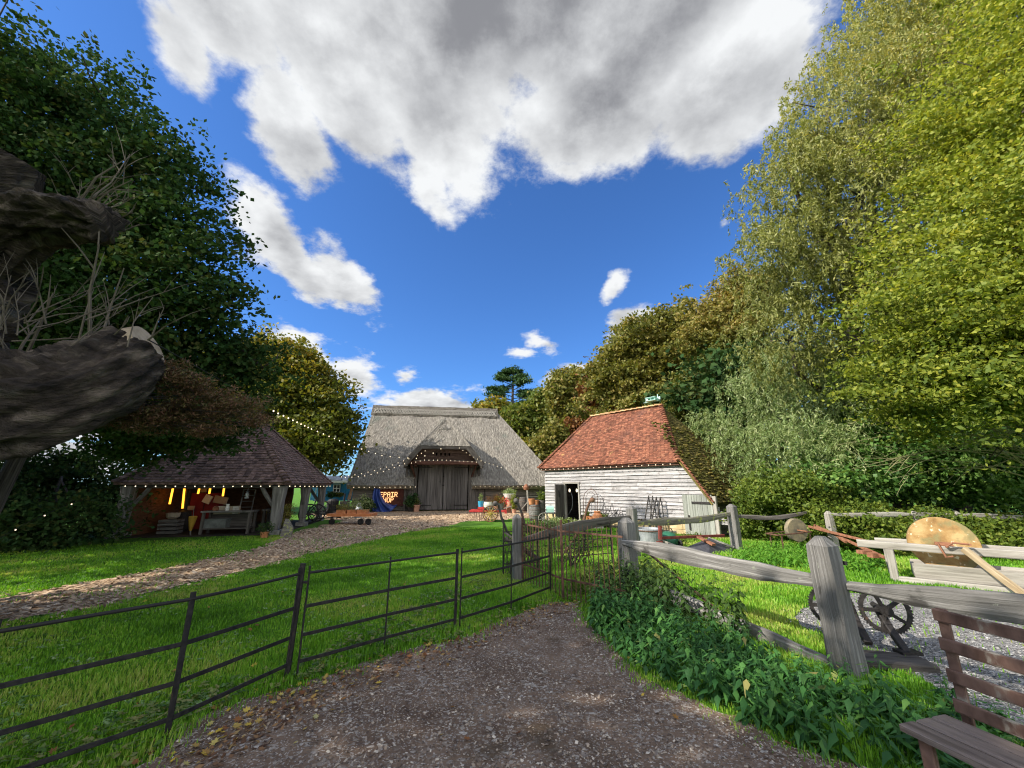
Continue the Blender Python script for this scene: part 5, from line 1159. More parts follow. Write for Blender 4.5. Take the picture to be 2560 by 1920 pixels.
mb = MB(); mb.beam(c+Vector((0, 0, 1.05)), Vector((B_(1366, 1242, 2.6))), .05, .05, 4, .006); mb.build('rail', OAK_PALE, t); mb = MB(); mb.beam(c+Vector((-.02, 0, .7)), c+Vector((-.55, 0, .1)), .05, .05); mb.build('brace', OAK_PALE, t)
f_ = MB(); f_.lathe([(.02, 0), (.16, .05), (.2, .2), (.12, .34), (0, .42)], 10, Matrix.Translation(c+Vector((-.1, .1, 1.42)))); f_.build('finial', RUSTO, t)
c = Vector((1.15, 20.9, 0)); barrel('grey oak barrel with clay pots on top at the corner of the white shed', c, .3, .78, 'wooden barrels')
for dx, s_, nm in ((-.12, .17, 'left'), (.08, .13, 'right')):
    t = pot('garden_pot', nm+' terracotta pot on top of the grey barrel by the shed corner', c+Vector((dx*1.3, -.05, .78)), s_, s_*1.7, TERRA)
t = pot('garden_pot', 'dark pot of leafy green herbs behind the barrel at the shed corner', c+Vector((.42, .15, 0)), .22, 1.0, OAK_DARK); plantin(t, c+Vector((.42, .15, .95)), L_BRAM, 'bush', .25, .45, 90, .09, .04)
c = V(1375, 1280, 18.9); c.z = 0; t = thing('mint_box', 'pale mint green metal box with rounded lid on a dark cart base', 'box', c); mb = MB(); zb = V(1375, 1276, 18.9).z
mb.box((c.x, c.y, zb), (.34, .3, .16)); mb.tube([(c.x-.17, c.y, zb+.08), (c.x+.17, c.y, zb+.08)], .13, 12); mb.build('lid', MINT, t)
mb = MB()
for dx in (-.14, .14):
    for dy in (-.12, .12): mb.beam((c.x+dx, c.y+dy, 0), (c.x+dx, c.y+dy, zb-.08), .05, .05, up=(0, 1, 0))
mb.box((c.x, c.y, zb-.11), (.5, .4, .05)); mb.build('stand', OAK_DARK, t)
m1, m2 = MB(), MB(); wheel(m1, m2, Vector((c.x-.32, c.y-.25, .27)), .24, (.2, -1, 0), 8, .018, .05, .012); w_ = m2.build('wheel', OAK_PALE, t); m1.build('rim', OAK_PALE, w_)
for px, py, R, h, m_, lb, kd in ((1468, 1297, .14, .2, TERRA, 'low round terracotta pot left of the urn, above the fence rail', 0), (1494, 1296, .2, .38, TERRA, 'orange terracotta urn with a narrow neck above the fence rail', 1), (1481, 1299, .16, .16, TERRA, 'shallow terracotta bowl between the round pot and the urn', 2)):
    c = S_(px, py, .9); c.z = .1
    pr = [(.6, 0), (1, .3), (.95, .6), (.6, .8), (.72, .92), (.72, 1), (.5, 1)] if kd == 1 else None
    st = thing('brick_step', 'short stone block under the '+('round pot', 'urn', 'shallow bowl')[kd], 'block', (c.x, c.y, 0)); mb = MB(); hh_ = S_(px, 1302, .9).z; mb.box((c.x, c.y, hh_/2), (R*2, .3, hh_)); mb.build('block', PADSTONE, st)
    t = pot('terracotta_pot', lb, Vector((c.x, c.y, hh_)), R, h, m_, pr); 
    if kd == 0: plantin(t, Vector((c.x, c.y, hh_+h)), L_BRAM, 'bush', .13, .18, 30)
# mounds of green at the shed foot
for i, (px, py, R, h) in enumerate(((1400, 1296, .5, .35), (1425, 1306, .4, .3), (1450, 1306, .5, .3), (1340, 1300, .5, .25), (1378, 1306, .45, .3), (1500, 1290, .25, .5))):
    c = V(px, 1315, 17.5-.3*i if i < 5 else 17.4); c.z = 0
    t = thing('herb_clump', ['leafy herb clump left of the shed doorway', 'grey green clump at the shed doorstep', 'silvery clump right of the shed doorway', 'low herbs beside the small cart wheel', 'herbs in front of the mint green box', 'climber on the wire grid'][i], 'plant', c); mb = MB(); mb.tube([c, c+Vector((0, 0, h))], .02, 5); mb.build('stem', BARK, t)
    foliage('leaves', t, L_BRAM if i % 2 else L_WILLG, [(c.x, c.y, h*.55, R, R, h*.6)], 130, 10, .09, .05, .14, shell=.1, front=False)

# --- barn front left: tarpaulin, sign, planter, oar
t = thing('bulb_sign', 'sign of glowing bulb letters on the barn wall, partly covered by the blue tarpaulin', 'sign', Bg(960, .25))
FONT = {'R': ['11110', '10001', '10001', '11110', '10100', '10010', '10001'], 'E': ['11111', '10000', '10000', '11110', '10000', '10000', '11111'], 'P': ['11110', '10001', '10001', '11110', '10000', '10000', '10000'], 'A': ['01110', '10001', '10001', '11111', '10001', '10001', '10001'],
        'I': ['11111', '00100', '00100', '00100', '00100', '00100', '11111'], 'S': ['01111', '10000', '10000', '01110', '00001', '00001', '11110'], 'H': ['10001', '10001', '10001', '11111', '10001', '10001', '10001'], 'O': ['01110', '10001', '10001', '10001', '10001', '10001', '01110']}
s0_, s1_ = B_(951, 1231, .2), B_(994, 1243, .2); lw_ = (s1_-s0_).length/5.0; ux = Vector((cos(BA), sin(BA), 0)); lh = (B_(970, 1231, .2)-B_(970, 1243, .2)).length*1.02
for word, px, py in (('EPAIR', 951, 1231), ('HOP', 959, 1244.5)):
    o_ = B_(px, py, .2)
    for i, ch in enumerate(word):
        mb = MB()
        for r_, row in enumerate(FONT[ch]):
            for c_, b_ in enumerate(row):
                if b_ == '1': mb.box(o_+ux*(i*lw_+c_*lw_*.82/5)+Vector((0, 0, -r_*lh/7)), (lw_*.82/5*1.05, .05, lh/7*1.05), Matrix.Rotation(BA, 3, 'Z'))
        mb.build('letter', LETTER, t)
mb = MB(); c = B_(972, 1243, .12); mb.box(c, (2.0, .05, 1.15), Matrix.Rotation(BA, 3, 'Z')); mb.build('backboard', mat('dark_red_board', (.05, .015, .012), (.10, .03, .02), (3, 3, 3)), t)
t = thing('tarpaulin', 'crumpled royal blue tarpaulin hanging on the barn wall in front of the sign', 'tarpaulin', Bg(930, .4))
Lp = [(938, 1221), (933, 1240), (930, 1260), (929, 1279)]; nn, mm = 30, 22; vs = []; 
LEFT = [(936, 1221), (932, 1235), (930, 1252), (929, 1270), (931, 1277)]; RIGHT = [(950, 1223), (952, 1238), (960, 1255), (975, 1263), (994, 1258)]; BOT = [(931, 1277), (950, 1281), (968, 1284), (980, 1276), (994, 1262)]
def lerpl(L_, t): k = t*(len(L_)-1); i = min(int(k), len(L_)-2); q = k-i; return (L_[i][0]*(1-q)+L_[i+1][0]*q, L_[i][1]*(1-q)+L_[i+1][1]*q)
for j in range(mm+1):
    v_ = j/mm
    for i in range(nn+1):
        u_ = i/nn; a = lerpl(LEFT, v_); b = lerpl(RIGHT, v_); x, y = a[0]*(1-u_)+b[0]*u_, a[1]*(1-u_)+b[1]*u_
        bo = lerpl(BOT, u_); w_ = v_**3; x = x*(1-w_)+bo[0]*w_; y = y*(1-w_)+bo[1]*w_
        dp = .36+.25*v_+(.06+.07*v_)*sin(u_*17+v_*1.5)+.03*sin(u_*39+v_*7); vs.append(B_(x, y, dp))
f = [(j*(nn+1)+i, j*(nn+1)+i+1, (j+1)*(nn+1)+i+1, (j+1)*(nn+1)+i) for j in range(mm) for i in range(nn)]
mb = MB(); mb.add(vs, f, .5); o = mb.build('sheet', TARP, t, smooth=True); sm = o.modifiers.new('th', 'SOLIDIFY'); sm.thickness = .02
c = Bg(1039, .6); t = pot('garden_pot', 'pale terracotta pot at the left foot of the barn doors', Vector((Bg(1041, .7))), .24, .45, TERRAP); plantin(t, Bg(1041, .7)+Vector((0, 0, .42)), L_OLIVE, 'bush', .2, .4, 50)
t = thing('potted_shrub', 'dark leafy shrub in a wire basket left of the barn doors', 'shrub', Bg(1028, .6)); c = Bg(1028, .6); mb = MB(); mb.lathe([(.2, 0), (.26, .3), (.27, .32), (.2, .3)], 12, Matrix.Translation(c)); mb.build('basket', IRON, t); foliage('leaves', t, L_DARK, [(c.x, c.y, .7, .42, .3, .45)], 110, 10, .12, .08, .2, shell=.2)
t = thing('potted_shrub', 'small dark shrub under the blue tarpaulin', 'shrub', Bg(918, .6)); c = Bg(918, .6); mb = MB(); mb.lathe([(.18, 0), (.22, .2), (.2, .2)], 12, Matrix.Translation(c)); mb.build('pot', TERRAP, t); foliage('leaves', t, L_DARK, [(c.x, c.y, .5, .5, .3, .4)], 110, 10, .12, .08, .2, shell=.2)
t = thing('oar', 'old wooden oar leaning on the left corner of the barn', 'oar', Bg(871, .6)); mb = MB(); a, b = Bg(866, .9), B_(880, 1217, .3); mb.beam(a, a.lerp(b, .55), .05, .05, 2); mb.build('shaft', OAK_PALE, t); mb = MB(); mb.beam(a.lerp(b, .5), b, .24, .04, 4, .01, taper=.7, up=(0, 1, 0)); mb.build('blade', mat('brown_oar', (.16, .09, .05), (.3, .19, .12), (1, 9, 9)), t)

# --- blue shepherd hut
hO = Vector((-14.6, 32.6, 0)); hA = radians(14)
hut = thing('shepherd_hut', 'bright blue painted shepherd hut with a small white window', 'hut', hO, hA)
def Hh(px, py, d=0): t, z = VP(px, py, hO+Vector((-sin(hA), cos(hA), 0))*d, hA); return t, z
xw0, xw1 = Hh(786, 1220)[0], Hh(905, 1220)[0]; zt = Hh(850, 1206)[1]
mb = MB(); mb.box(((xw0+xw1)/2, 1.3, (zt+.55)/2), (xw1-xw0, 2.5, zt-.55)); mb.build('body', BLUEP, hut, local=True)
mb = MB(); mb.beam((xw0-.2, -.1, zt+.02), (xw1+.2, -.1, zt+.02), .3, .2); mb.build('fascia', WHITEP, hut, local=True)
rf_ = MB(); rf_.slab([Vector((xw1+.1, 1.25+1.45*cos(pi*i/12), zt+.06+.5*sin(pi*i/12))) for i in range(13)], xw1-xw0+.2); rf_.build('roof', GALV, hut, local=True)
wx_, wz_ = Hh(842, 1221); mb = MB(); mb.box((wx_, -.02, wz_), (.50, .05, .56)); wn = mb.build('window', GLASS, hut, local=True)
mb = MB()
for dx in (-.24, 0, .24): mb.box((wx_+dx, -.06, wz_), (.05, .04, .6))
for dz in (-.28, 0, .28): mb.box((wx_, -.065, wz_+dz), (.54, .04, .05))
mb.build('frame', WHITEP, wn, local=True)
for px in (784, 797):
    a = Hh(px, 1230)[0]; mb = MB(); mb.box((a, -.12, 1.35), (.34, .05, 1.5)); mb.build('shutter', BLUEL, hut, local=True)
    mb = MB(); mb.box((a+.2, -.14, 1.3), (.05, .05, 1.6)); mb.build('trim', WHITEP, hut, local=True)
for px in (800, 880): m1, m2 = MB(), MB(); wheel(m1, m2, Vector((Hh(px, 1250)[0], -.1, .35)), .33, (0, 1, 0), 8, .04, .08); w_ = m1.build('wheel', IRON, hut, local=True); m2.build('spokes', IRON, w_, local=True)
for px, lb in ((832, 'dark hanging basket left, below the hut window'), (848, 'mossy hanging trough below the hut window')):
    p = Hh(px, 1236); c = hO+Vector((cos(hA), sin(hA), 0))*p[0]+Vector((sin(hA), -cos(hA), 0))*.35; t = thing('hanging_basket', lb, 'basket', (c.x, c.y, p[1]), 0, 'baskets on the blue hut'); foliage('plant', t, L_DARK if px < 840 else L_OLIVE, [(c.x, c.y, p[1], .42, .2, .24 if px < 840 else .14)], 90, 10, .1, .07, .12, shell=.2); mb = MB(); mb.lathe([(.02, -.2), (.25, -.05), (.3, .03)], 12, Matrix.Translation((c.x, c.y, p[1]))); mb.build('bowl', IRON, t)

# --- shelter contents (local x along the front, y into the depth)
def Hs(px, py, d): t, z = VP(px, py, HO+Vector((-sin(HA), cos(HA), 0))*d, HA); return t, z
def hw_(x, y, z=0): return HO+Vector((cos(HA)*x-sin(HA)*y, sin(HA)*x+cos(HA)*y, z))
def sthing(name, label, cat, grp=None): return thing(name, label, cat, HO, HA, grp)
for i, (a, b) in enumerate((((397, 1213), (391, 1228)), ((434, 1213), (424, 1260)), ((462, 1212), (456, 1271)), ((500, 1214), (495, 1234)), ((527, 1214), (523, 1234)), ((561, 1215), (557, 1240)))):
    t = sthing('tube_lamp', ['shortest amber tube lamp, far left in the shelter', 'long tilted amber tube lamp, second from left', 'longest amber tube lamp, third from left', 'amber tube lamp left of the dark gap', 'amber tube lamp fifth from left', 'amber tube lamp nearest the grey ladder frame'][i], 'lamp', 'amber tube lamps hanging in the shelter')
    pa, pb = Hs(*a, 1.6), Hs(*b, 1.5); mb = MB(); mb.tube([(pa[0], 1.6, pa[1]), (pb[0], 1.5, pb[1])], .035, 8); mb.build('tube', TUBE, t, local=True)
    mb = MB(); mb.tube([(pa[0], 1.6, pa[1]), (pa[0], 1.6, 1.75)], .006, 4); mb.build('cord', WIRE, t, local=True)
def table(name, label, x0, x1, y0, y1, h, m, shelf=True):
    t = sthing(name, label, 'table'); mb = MB(); mb.box(((x0+x1)/2, (y0+y1)/2, h), (x1-x0, y1-y0, .06)); mb.build('top', m, t, local=True)
    for x in (x0+.08, x1-.08):
        for y in (y0+.08, y1-.08): mb = MB(); mb.beam((x, y, .03), (x, y, h-.03), .09, .09, up=(0, 1, 0)); mb.build('leg', OAK_DARK, t, local=True)
    if shelf: mb = MB(); mb.box(((x0+x1)/2, (y0+y1)/2, .22), (x1-x0-.1, y1-y0-.1, .04)); mb.box(((x0+x1)/2, y1-.12, .5), (x1-x0-.3, .04, .5)); mb.build('shelf', OAK_DARK, t, local=True)
    return t
xa, xb = Hs(505, 1290, .3)[0], Hs(640, 1290, .3)[0]
table('workbench', 'long grey timber workbench at the front of the shelter', xa, xb-.1, .15, .8, .80, OAK_GREY)
table('side_table', 'dark slatted table beside the right-hand front post of the shelter', xb+.05, -.25, .6, 1.2, .82, OAK_DARK)
t = sthing('crimson_cabinet', 'crimson painted cabinet glowing behind the workbench', 'cabinet'); a, b = Hs(480, 1233, 2.4), Hs(545, 1270, 2.4); mb = MB(); mb.box(((a[0]+b[0])/2, 2.6, (a[1])/2), (b[0]-a[0], .4, a[1])); mb.build('carcass', REDIN, t, local=True); mb = MB(); mb.box(((a[0]+b[0])/2, 2.385, .75), (.02, .02, 1.2)); mb.build('door_gap', BLACK, t, local=True)
for px, py, w, h, m_, nm, lb, rot in ((519, 1248, .28, .32, WHITEP, 'paper_sheet', 'tilted white sheet pinned on the crimson cabinet', .4), (568, 1275, .85, .28, CARD, 'pale_box', 'wide pale wooden box on the workbench', 0), (590, 1275, .2, .26, WHITEP, 'picture_frame', 'small dark framed white card on the workbench', 0), (472, 1270, .4, .16, CARD, 'paper_stack', 'pale papers stacked left of the crimson cabinet', 0), (552, 1250, .5, .28, CARD, 'patterned_cushion', 'patchwork cushion on the right of the crimson cabinet', .2), (509, 1221, .25, .3, CARD, 'lamp_shade_board', 'pale board hanging between two amber lamps', 0)):
    d = .5 if py > 1270 and px > 500 else 2.3; p = Hs(px, py, d); t = sthing(nm, lb, nm.split('_')[-1]); mb = MB(); mb.box((p[0], d, p[1]), (w, .05, h), Matrix.Rotation(rot, 3, 'Y')); mb.build('panel', m_, t, local=True)
t = sthing('seed_fiddle', 'yellow cone-shaped bag hanging on a stand left of the workbench', 'bag'); p = Hs(479, 1310, .2); mb = MB(); mb.lathe([(.0, -.25), (.04, -.22), (.10, .05), (.13, .25), (.1, .27)], 12, Matrix.Translation((p[0], .2, p[1]))); mb.build('bag', mat('ochre_canvas', (.32, .18, .02), (.45, .27, .04), (5, 5, 5)), t, local=True); mb = MB(); mb.tube([(p[0], .2, p[1]+.25), (p[0]-.02, .2, p[1]+.5)], .012, 5); mb.tube([(p[0], .2, p[1]-.2), (p[0]+.03, .2, .0)], .025, 5); mb.build('stand', OAK_GREY, t, local=True)
t = sthing('ladder_frame', 'grey slatted window frame leaning behind the workbench', 'frame'); a, b = Hs(607, 1224, 1.3), Hs(628, 1278, 1.3); mb = MB()
for x in (a[0], b[0]): mb.beam((x, 1.3, .8), (x+.02, 1.35, a[1]), .035, .035, up=(0, 1, 0))
for k in range(4): z_2 = a[1]-k*.22; mb.beam((a[0], 1.32, z_2), (b[0]+.02, 1.32, z_2), .03, .03)
mb.build('bars', OAK_GREY, t, local=True)
# shelter right side bits
c = G(716, 1337); pot('terracotta_pot', 'terracotta pot on the track edge beside the shelter post', c, .15, .30, TERRAP)
c = G(702, 1345); t = thing('stone_slab', 'mossy stone slab leaning on the shelter post', 'slab', c); mb = MB(); mb.slab([c+Vector((-.05, 0, 0)), c+Vector((.30, .05, 0)), c+Vector((.22, .3, .32)), c+Vector((0, .35, .58)), c+Vector((-.1, .3, .6))], .14); mb.build('slab', MOSSWOOD, t)
for i, (px, py, s_) in enumerate(((770, 1302, .45), (790, 1298, .42))):
    c = V(px, py, 19.0+i*1.2); t = thing('spoked_wheel', ['large dark spoked wheel leaning under the shelter', 'second dark spoked wheel deeper under the shelter'][i], 'wheel', (c.x, c.y, 0)); m1, m2 = MB(), MB(); wheel(m1, m2, Vector((c.x, c.y, s_)), s_-.03, (.3, -1, .1), 10, .03, .07, .018); m1.build('rim', IRON, t); m2.build('spokes', IRON, t)
# orange flatbed trolley with plants
tO = G(868, 1313); t = thing('orange_trolley', 'low orange flatbed trolley carrying seed trays', 'trolley', tO); z = .42
mb = MB(); mb.box((tO.x, tO.y+.5, z), (2.0, .9, .12)); mb.build('bed', ORANGEP, t)
for dx in (-.75, .55, .9):
    mb = MB(); mb.torus((tO.x+dx, tO.y+.1, .14), .1, .045, (0, 1, 0), 16, 8); mb.tube([(tO.x+dx, tO.y+.05, .14), (tO.x+dx, tO.y+.15, .14)], .06, 10); mb.build('wheel', RUBBER, t)
mb = MB(); mb.beam((tO.x-.9, tO.y+.5, .3), (tO.x-2.2, tO.y+.3, .18), .06, .06); mb.tube([(tO.x-1.0, tO.y+.5, .4), (tO.x-1.05, tO.y+.5, 1.05)], .02, 6); mb.build('drawbar', IRON, t)
for i, dx in enumerate((-.45, .05, .5)):
    c = Vector((tO.x+dx, tO.y+.4, z+.06)); q = thing('seed_tray', ['terracotta tray at the left of the orange trolley', 'middle tray of seedlings on the orange trolley', 'tray of bushy grey green plants at the right of the orange trolley'][i], 'tray', c); mb = MB(); mb.box(c+Vector((0, 0, .08)), (.42, .34, .16)); mb.build('tray', TERRA, q); plantin(q, c+Vector((0, 0, .12)), L_WILLG if i else L_OLIVE, 'bush', .26+.1*i, .3+.15*i, 60, .08, .03)
# old stationary engine behind the trolley
eO = G(842, 1296); eO = Vector((eO.x, eO.y, 0)); t = thing('stationary_engine', 'old dark stationary engine with flywheel near the blue hut', 'engine', eO); mb = MB(); mb.box(eO+Vector((0, 0, .3)), (1.5, .7, .18)); mb.lathe([(.3, 0), (.3, .5), (.22, .6), (.1, .62)], 16, Matrix.Translation(eO+Vector((-.3, 0, .4)))); mb.box(eO+Vector((.35, 0, .65)), (.4, .4, .5)); mb.tube([eO+Vector((.3, 0, .9)), eO+Vector((.3, 0, 1.3))], .05, 8); mb.build('block', IRON, t)
m1, m2 = MB(), MB(); wheel(m1, m2, eO+Vector((-.65, -.4, .6)), .32, (0, 1, 0), 6, .04, .07, .02); w_ = m1.build('flywheel', IRON, t); m2.build('spokes', IRON, w_)
t = thing('milk_churn', 'grey metal milk churn beside the old engine', 'churn', eO+Vector((1.1, .1, 0))); mb = MB(); mb.lathe([(.2, 0), (.2, .5), (.12, .65), (.12, .75), (.16, .78), (.05, .8)], 16, Matrix.Translation(eO+Vector((1.1, .1, 0)))); mb.build('body', GALV, t)
mb = MB(); mb.box(eO+Vector((0, 0, .1)), (.2, .6, .2)); mb.build('skid', OAK_DARK, bpy.data.objects['stationary_engine'])

# ================================================================ grindstones
gO = Vector((7.02, 7.9, 0)); gAa = radians(-40)
gf = thing('grindstone_frame', 'big ochre grindstone mounted in a bleached timber frame', 'grindstone', gO, gAa)
def Gg(px, py, d=0): return VP(px, py, gO+Vector((-sin(gAa), cos(gAa), 0))*d, gAa)
zr = Gg(2228, 1364)[1]
sc_, sz = Gg(2357, 1360, .3)
mb = MB(); M_ = Matrix.Translation((sc_, .30, sz)) @ Matrix.Rotation(pi/2, 4, 'X'); R_ = .465
mb.lathe([(.07, -.075), (R_*.98, -.08), (R_, -.06), (R_, .06), (R_*.98, .08), (.07, .075)], 48, M_); st_ = mb.build('stone', GRIND, gf, local=True)
for y, x0 in ((0, -.38), (.62, -.1)):
    mb = MB(); mb.beam((x0, y, zr), (3.4, y, zr), .10, .13, 10, .006); mb.build('rail', OAK_PALE, gf, local=True)
for x in (.06, 2.75):
    for y in (.0, .62): mb = MB(); mb.beam((x, y, 0), (x, y, zr-.065), .12, .13, 4, .004, up=(0, 1, 0)); mb.build('leg', OAK_PALE, gf, local=True)
mb = MB(); mb.slab([(.35, .05, .10), (1.95, .05, .10), (1.95, .02, .34), (.35, .02, .34)], .04); mb.slab([(.35, .58, .10), (.35, .62, .34), (1.95, .62, .34), (1.95, .58, .10)], .04); mb.box((.36, .33, .2), (.04, .52, .22)); mb.box((1.94, .33, .2), (.04, .52, .22)); mb.box((1.15, .33, .09), (1.6, .5, .04)); mb.build('trough', OAK_PALE, gf, local=True)
mb = MB(); mb.beam((.1, -.02, .05), (2.7, -.02, .05), .08, .1, 6, .004); mb.build('sole_plate', OAK_PALE, gf, local=True)
a, b = Gg(2408, 1372, -.02), Gg(2575, 1500, -.5)
mb = MB(); mb.beam((a[0], -.1, a[1]), (b[0], -.6, max(b[1], .0)), .09, .09, 6, .005); mb.build('strut', mat('ochre_timber', (.24, .17, .09), (.46, .37, .24), (1, 20, 20), bump=.3), gf, local=True)
mb = MB(); mb.tube([(sc_, -.12, sz), (sc_, .75, sz)], .022, 8); mb.tube([(sc_, -.12, sz), (sc_+.08, -.14, sz+.07), (sc_+.26, -.14, sz+.06)], .018, 6); mb.tube([(sc_+.26, -.14, sz+.06), (sc_+.26, -.28, sz+.07)], .018, 6); mb.box((sc_-.02, -.0, zr+.09), (.22, .1, .05)); mb.tube([(sc_-.1, -.07, zr+.1), (sc_-.04, -.08, zr-.12), (sc_+.05, -.07, zr-.1)], .016, 6); mb.build('crank', RUSTO, gf, local=True)
# small grindstone
q = V(1990, 1325, 11.0); sg = thing('small_grindstone', 'small dark grindstone on spindly rusty iron legs', 'grindstone', (q.x, q.y, 0)); axs = Vector((.10, -1, 0)).normalized()
M_ = Matrix.Translation(q) @ axs.to_track_quat('Z', 'Y').to_matrix().to_4x4(); mb = MB(); mb.lathe([(.02, -.06), (.28, -.065), (.29, -.05), (.29, .05), (.28, .065), (.02, .06)], 36, M_); mb.build('stone', GRIND2, sg)
mb = MB(); mb.tube([q-axs*.3, q+axs*.35], .018, 6); mb.build('axle', RUSTO, sg)
ix = Vector((1, .10, 0)).normalized(); zt2 = q.z-.06; mb = MB()
for s in (-1, 1): mb.beam(q+axs*(.2*s)-ix*.72+Vector((0, 0, -.10)), q+axs*(.2*s)+ix*.25+Vector((0, 0, -.03)), .035, .03)
mb.beam(q-axs*.22-ix*.7+Vector((0, 0, -.1)), q+axs*.22-ix*.7+Vector((0, 0, -.1)), .03, .03); mb.build('cradle', RUSTIRON, sg)
for k, (s, e) in enumerate(((-1, -.6), (1, -.6), (-1, .2), (1, .2))): mb = MB(); p = q+axs*(.2*s)+ix*e; mb.beam((p.x, p.y, zt2-.02), (p.x+axs.x*.06*s, p.y+.02, 0), .028, .028, up=(0, 1, 0)); mb.build('leg', RUSTIRON, sg)
sh = thing('rusty_shafts', 'two long orange rusted iron shafts reaching from the small grindstone', 'shafts', G(2230, 1400)); 
for a, b in (((2022, 1316, 10.9), (2192, 1360, 8.9)), ((2035, 1313, 11.0), (2212, 1394, 8.6))): mb = MB(); mb.beam(V(*a), V(*b), .05, .055, 4, .004); mb.build('shaft', RUSTO, sh)
mb = MB(); mb.beam(V(2100, 1345, 9.8), V(2115, 1355, 9.6), .06, .05); mb.box(V(2160, 1380, 9.0), (.2, .16, .07)); mb.box(V(2185, 1388, 8.8), (.18, .14, .09)); mb.build('bracket', RUSTO, sh)

# ================================================================ gear stand (old mangle) behind the foreground post
mg = thing('gear_stand', 'old black iron gear wheels on a splayed cast stand', 'gears', G(2240, 1660))
def gear(c, R, ax, nsp=4, teeth=44, w=.035):
    t = MB(); c = Vector(c); ax = Vector(ax).normalized(); x = ax.orthogonal().normalized(); y = ax.cross(x); n = teeth*2; vs = []
    for k, hw2 in ((0, -w), (1, w)):
        for i in range(n):
            a = 2*pi*i/n; d = x*cos(a)+y*sin(a); vs.append(c+d*(R if i % 2 else R-.016)+ax*hw2*.6); 
    for k, hw2 in ((0, -w), (1, w)):
        for i in range(n): a = 2*pi*i/n; d = x*cos(a)+y*sin(a); vs.append(c+d*(R-.045)+ax*hw2*.6)
    f = []
    for i in range(n):
        j = (i+1) % n; f += [(i, j, n+j, n+i), (2*n+j, 2*n+i, 3*n+i, 3*n+j), (i, 2*n+i, 2*n+j, j), (n+i, n+j, 3*n+j, 3*n+i)]
    t.add(vs, f, .5); g_ = t.build('gear', IRON, mg)
    s = MB()
    for i in range(nsp): a = 2*pi*i/nsp+.55; d = x*cos(a)+y*sin(a); s.beam(c+d*.02, c+d*(R-.04), .035, .045, up=tuple(ax))
    s.tube([c-ax*.07, c+ax*.07], .055, 12); s.tube([c-ax*.09, c+ax*.09], .028, 10); s.build('spokes', IRON, g_, smooth=False)
ga = Vector((-.42, -.9, .06)); g1c = V(2212, 1526, 4.75); g2c = V(2078, 1514, 5.1)
gear(g1c, .232, ga, 5); gear(g2c, .225, ga, 5); 
mb = MB(); mb.tube([g1c-ga.normalized()*.1, g1c+ga.normalized()*-.34], .03, 8); mb.tube([g2c, g2c-ga.normalized()*.3], .028, 8); mb.build('axle', IRON, mg)
mb = MB(); ctr = (g1c+g2c)/2; 
for a, b in ((g1c+Vector((.02, .12, 0)), G(2272, 1650)), (ctr+Vector((.05, .15, -.05)), G(2175, 1625)), (g2c+Vector((0, .15, 0)), G(2120, 1610))):
    b = Vector((b[0], b[1], .06)); mb.beam(a, a.lerp(b, .5)+Vector((0, .03, .02)), .07, .06); mb.beam(a.lerp(b, .5)+Vector((0, .03, .02)), b, .07, .05)
mb.box(Vector(G(2274, 1650))+Vector((0, 0, .07)), (.2, .12, .03)); mb.build('leg', IRON, mg)
mb = MB(); p, q = G(2135, 1655), G(2312, 1665); mb.beam((p.x, p.y, .03), (q.x, q.y, .03), .34, .07, 4, .004); mb.build('base_board', OAK_DARK, mg)

# ================================================================ rusty bench, lower right
bO = Vector((2.125, 2.51, 0)); bA = atan2(-.965, .26)
bn = thing('rusty_bench', 'rusty iron slatted bench with timber seat at the lower right corner', 'bench', bO, bA)
for z in (.955, .80, .64, .49):
    mb = MB(); mb.beam((0, .42+(z-.45)*.02, z), (1.7, .42+(z-.45)*.02, z), .022, .066, 8, .002); mb.build('back_slat', RUSTB, bn, local=True)
for x in (.03, 1.66): mb = MB(); mb.beam((x, .44, .02), (x, .45, .99), .05, .022, up=(0, 1, 0)); mb.build('back_post', RUSTB, bn, local=True)
for i in range(3): mb = MB(); mb.beam((-.02, .05+i*.125, .43), (1.7, .05+i*.125, .43), .118, .035, 10, .002); mb.build('seat_plank', BENCHW, bn, local=True)
for x in (.06, .16, 1.6): mb = MB(); mb.beam((x, .04 if x < .1 or x > 1 else .3, 0), (x, .04 if x < .1 or x > 1 else .3, .41), .06, .03, up=(0, 1, 0)); mb.build('leg', RUSTB, bn, local=True)

# ================================================================ festoon lights
BULBM = None
def festoon(label, pts, sp=.35, sag=.0, R=.04, skip=0, cat='string lights', grp='festoon light strings'):
    global BULBM
    t = thing('string_lights', label, cat, pts[0], 0, grp); P_ = []
    for a, b in zip(pts, pts[1:]):
        a, b = Vector(a), Vector(b); n = max(2, int((b-a).length/.25))
        P_ += [a.lerp(b, i/n)-Vector((0, 0, sag*4*(i/n)*(1-i/n))) for i in range(n)]
    P_.append(Vector(pts[-1])); mb = MB(); mb.tube(P_, .008, 4); mb.build('cable', WIRE, t)
    if BULBM is None:
        q = MB(); q.ball((0, 0, -.06), .042, 8, 6, .5, (1, 1, 1.15)); o = q.build('bulb', BULB, None); BULBM = o.data; bpy.data.objects.remove(o)
    acc = 0; last = P_[0]; nxt = sp*.5+skip; k = 0; R *= .54
    for p in P_[1:]:
        L_ = (p-last).length
        while acc+L_ >= nxt and k < 98:
            w = last.lerp(p, (nxt-acc)/L_); o = bpy.data.objects.new('bulb', BULBM); COL.objects.link(o); o.parent = t; o.location = w-Vector(pts[0]); s = R/.042; o.scale = (s, s, s); nxt += sp; k += 1
        acc += L_; last = p
    return t
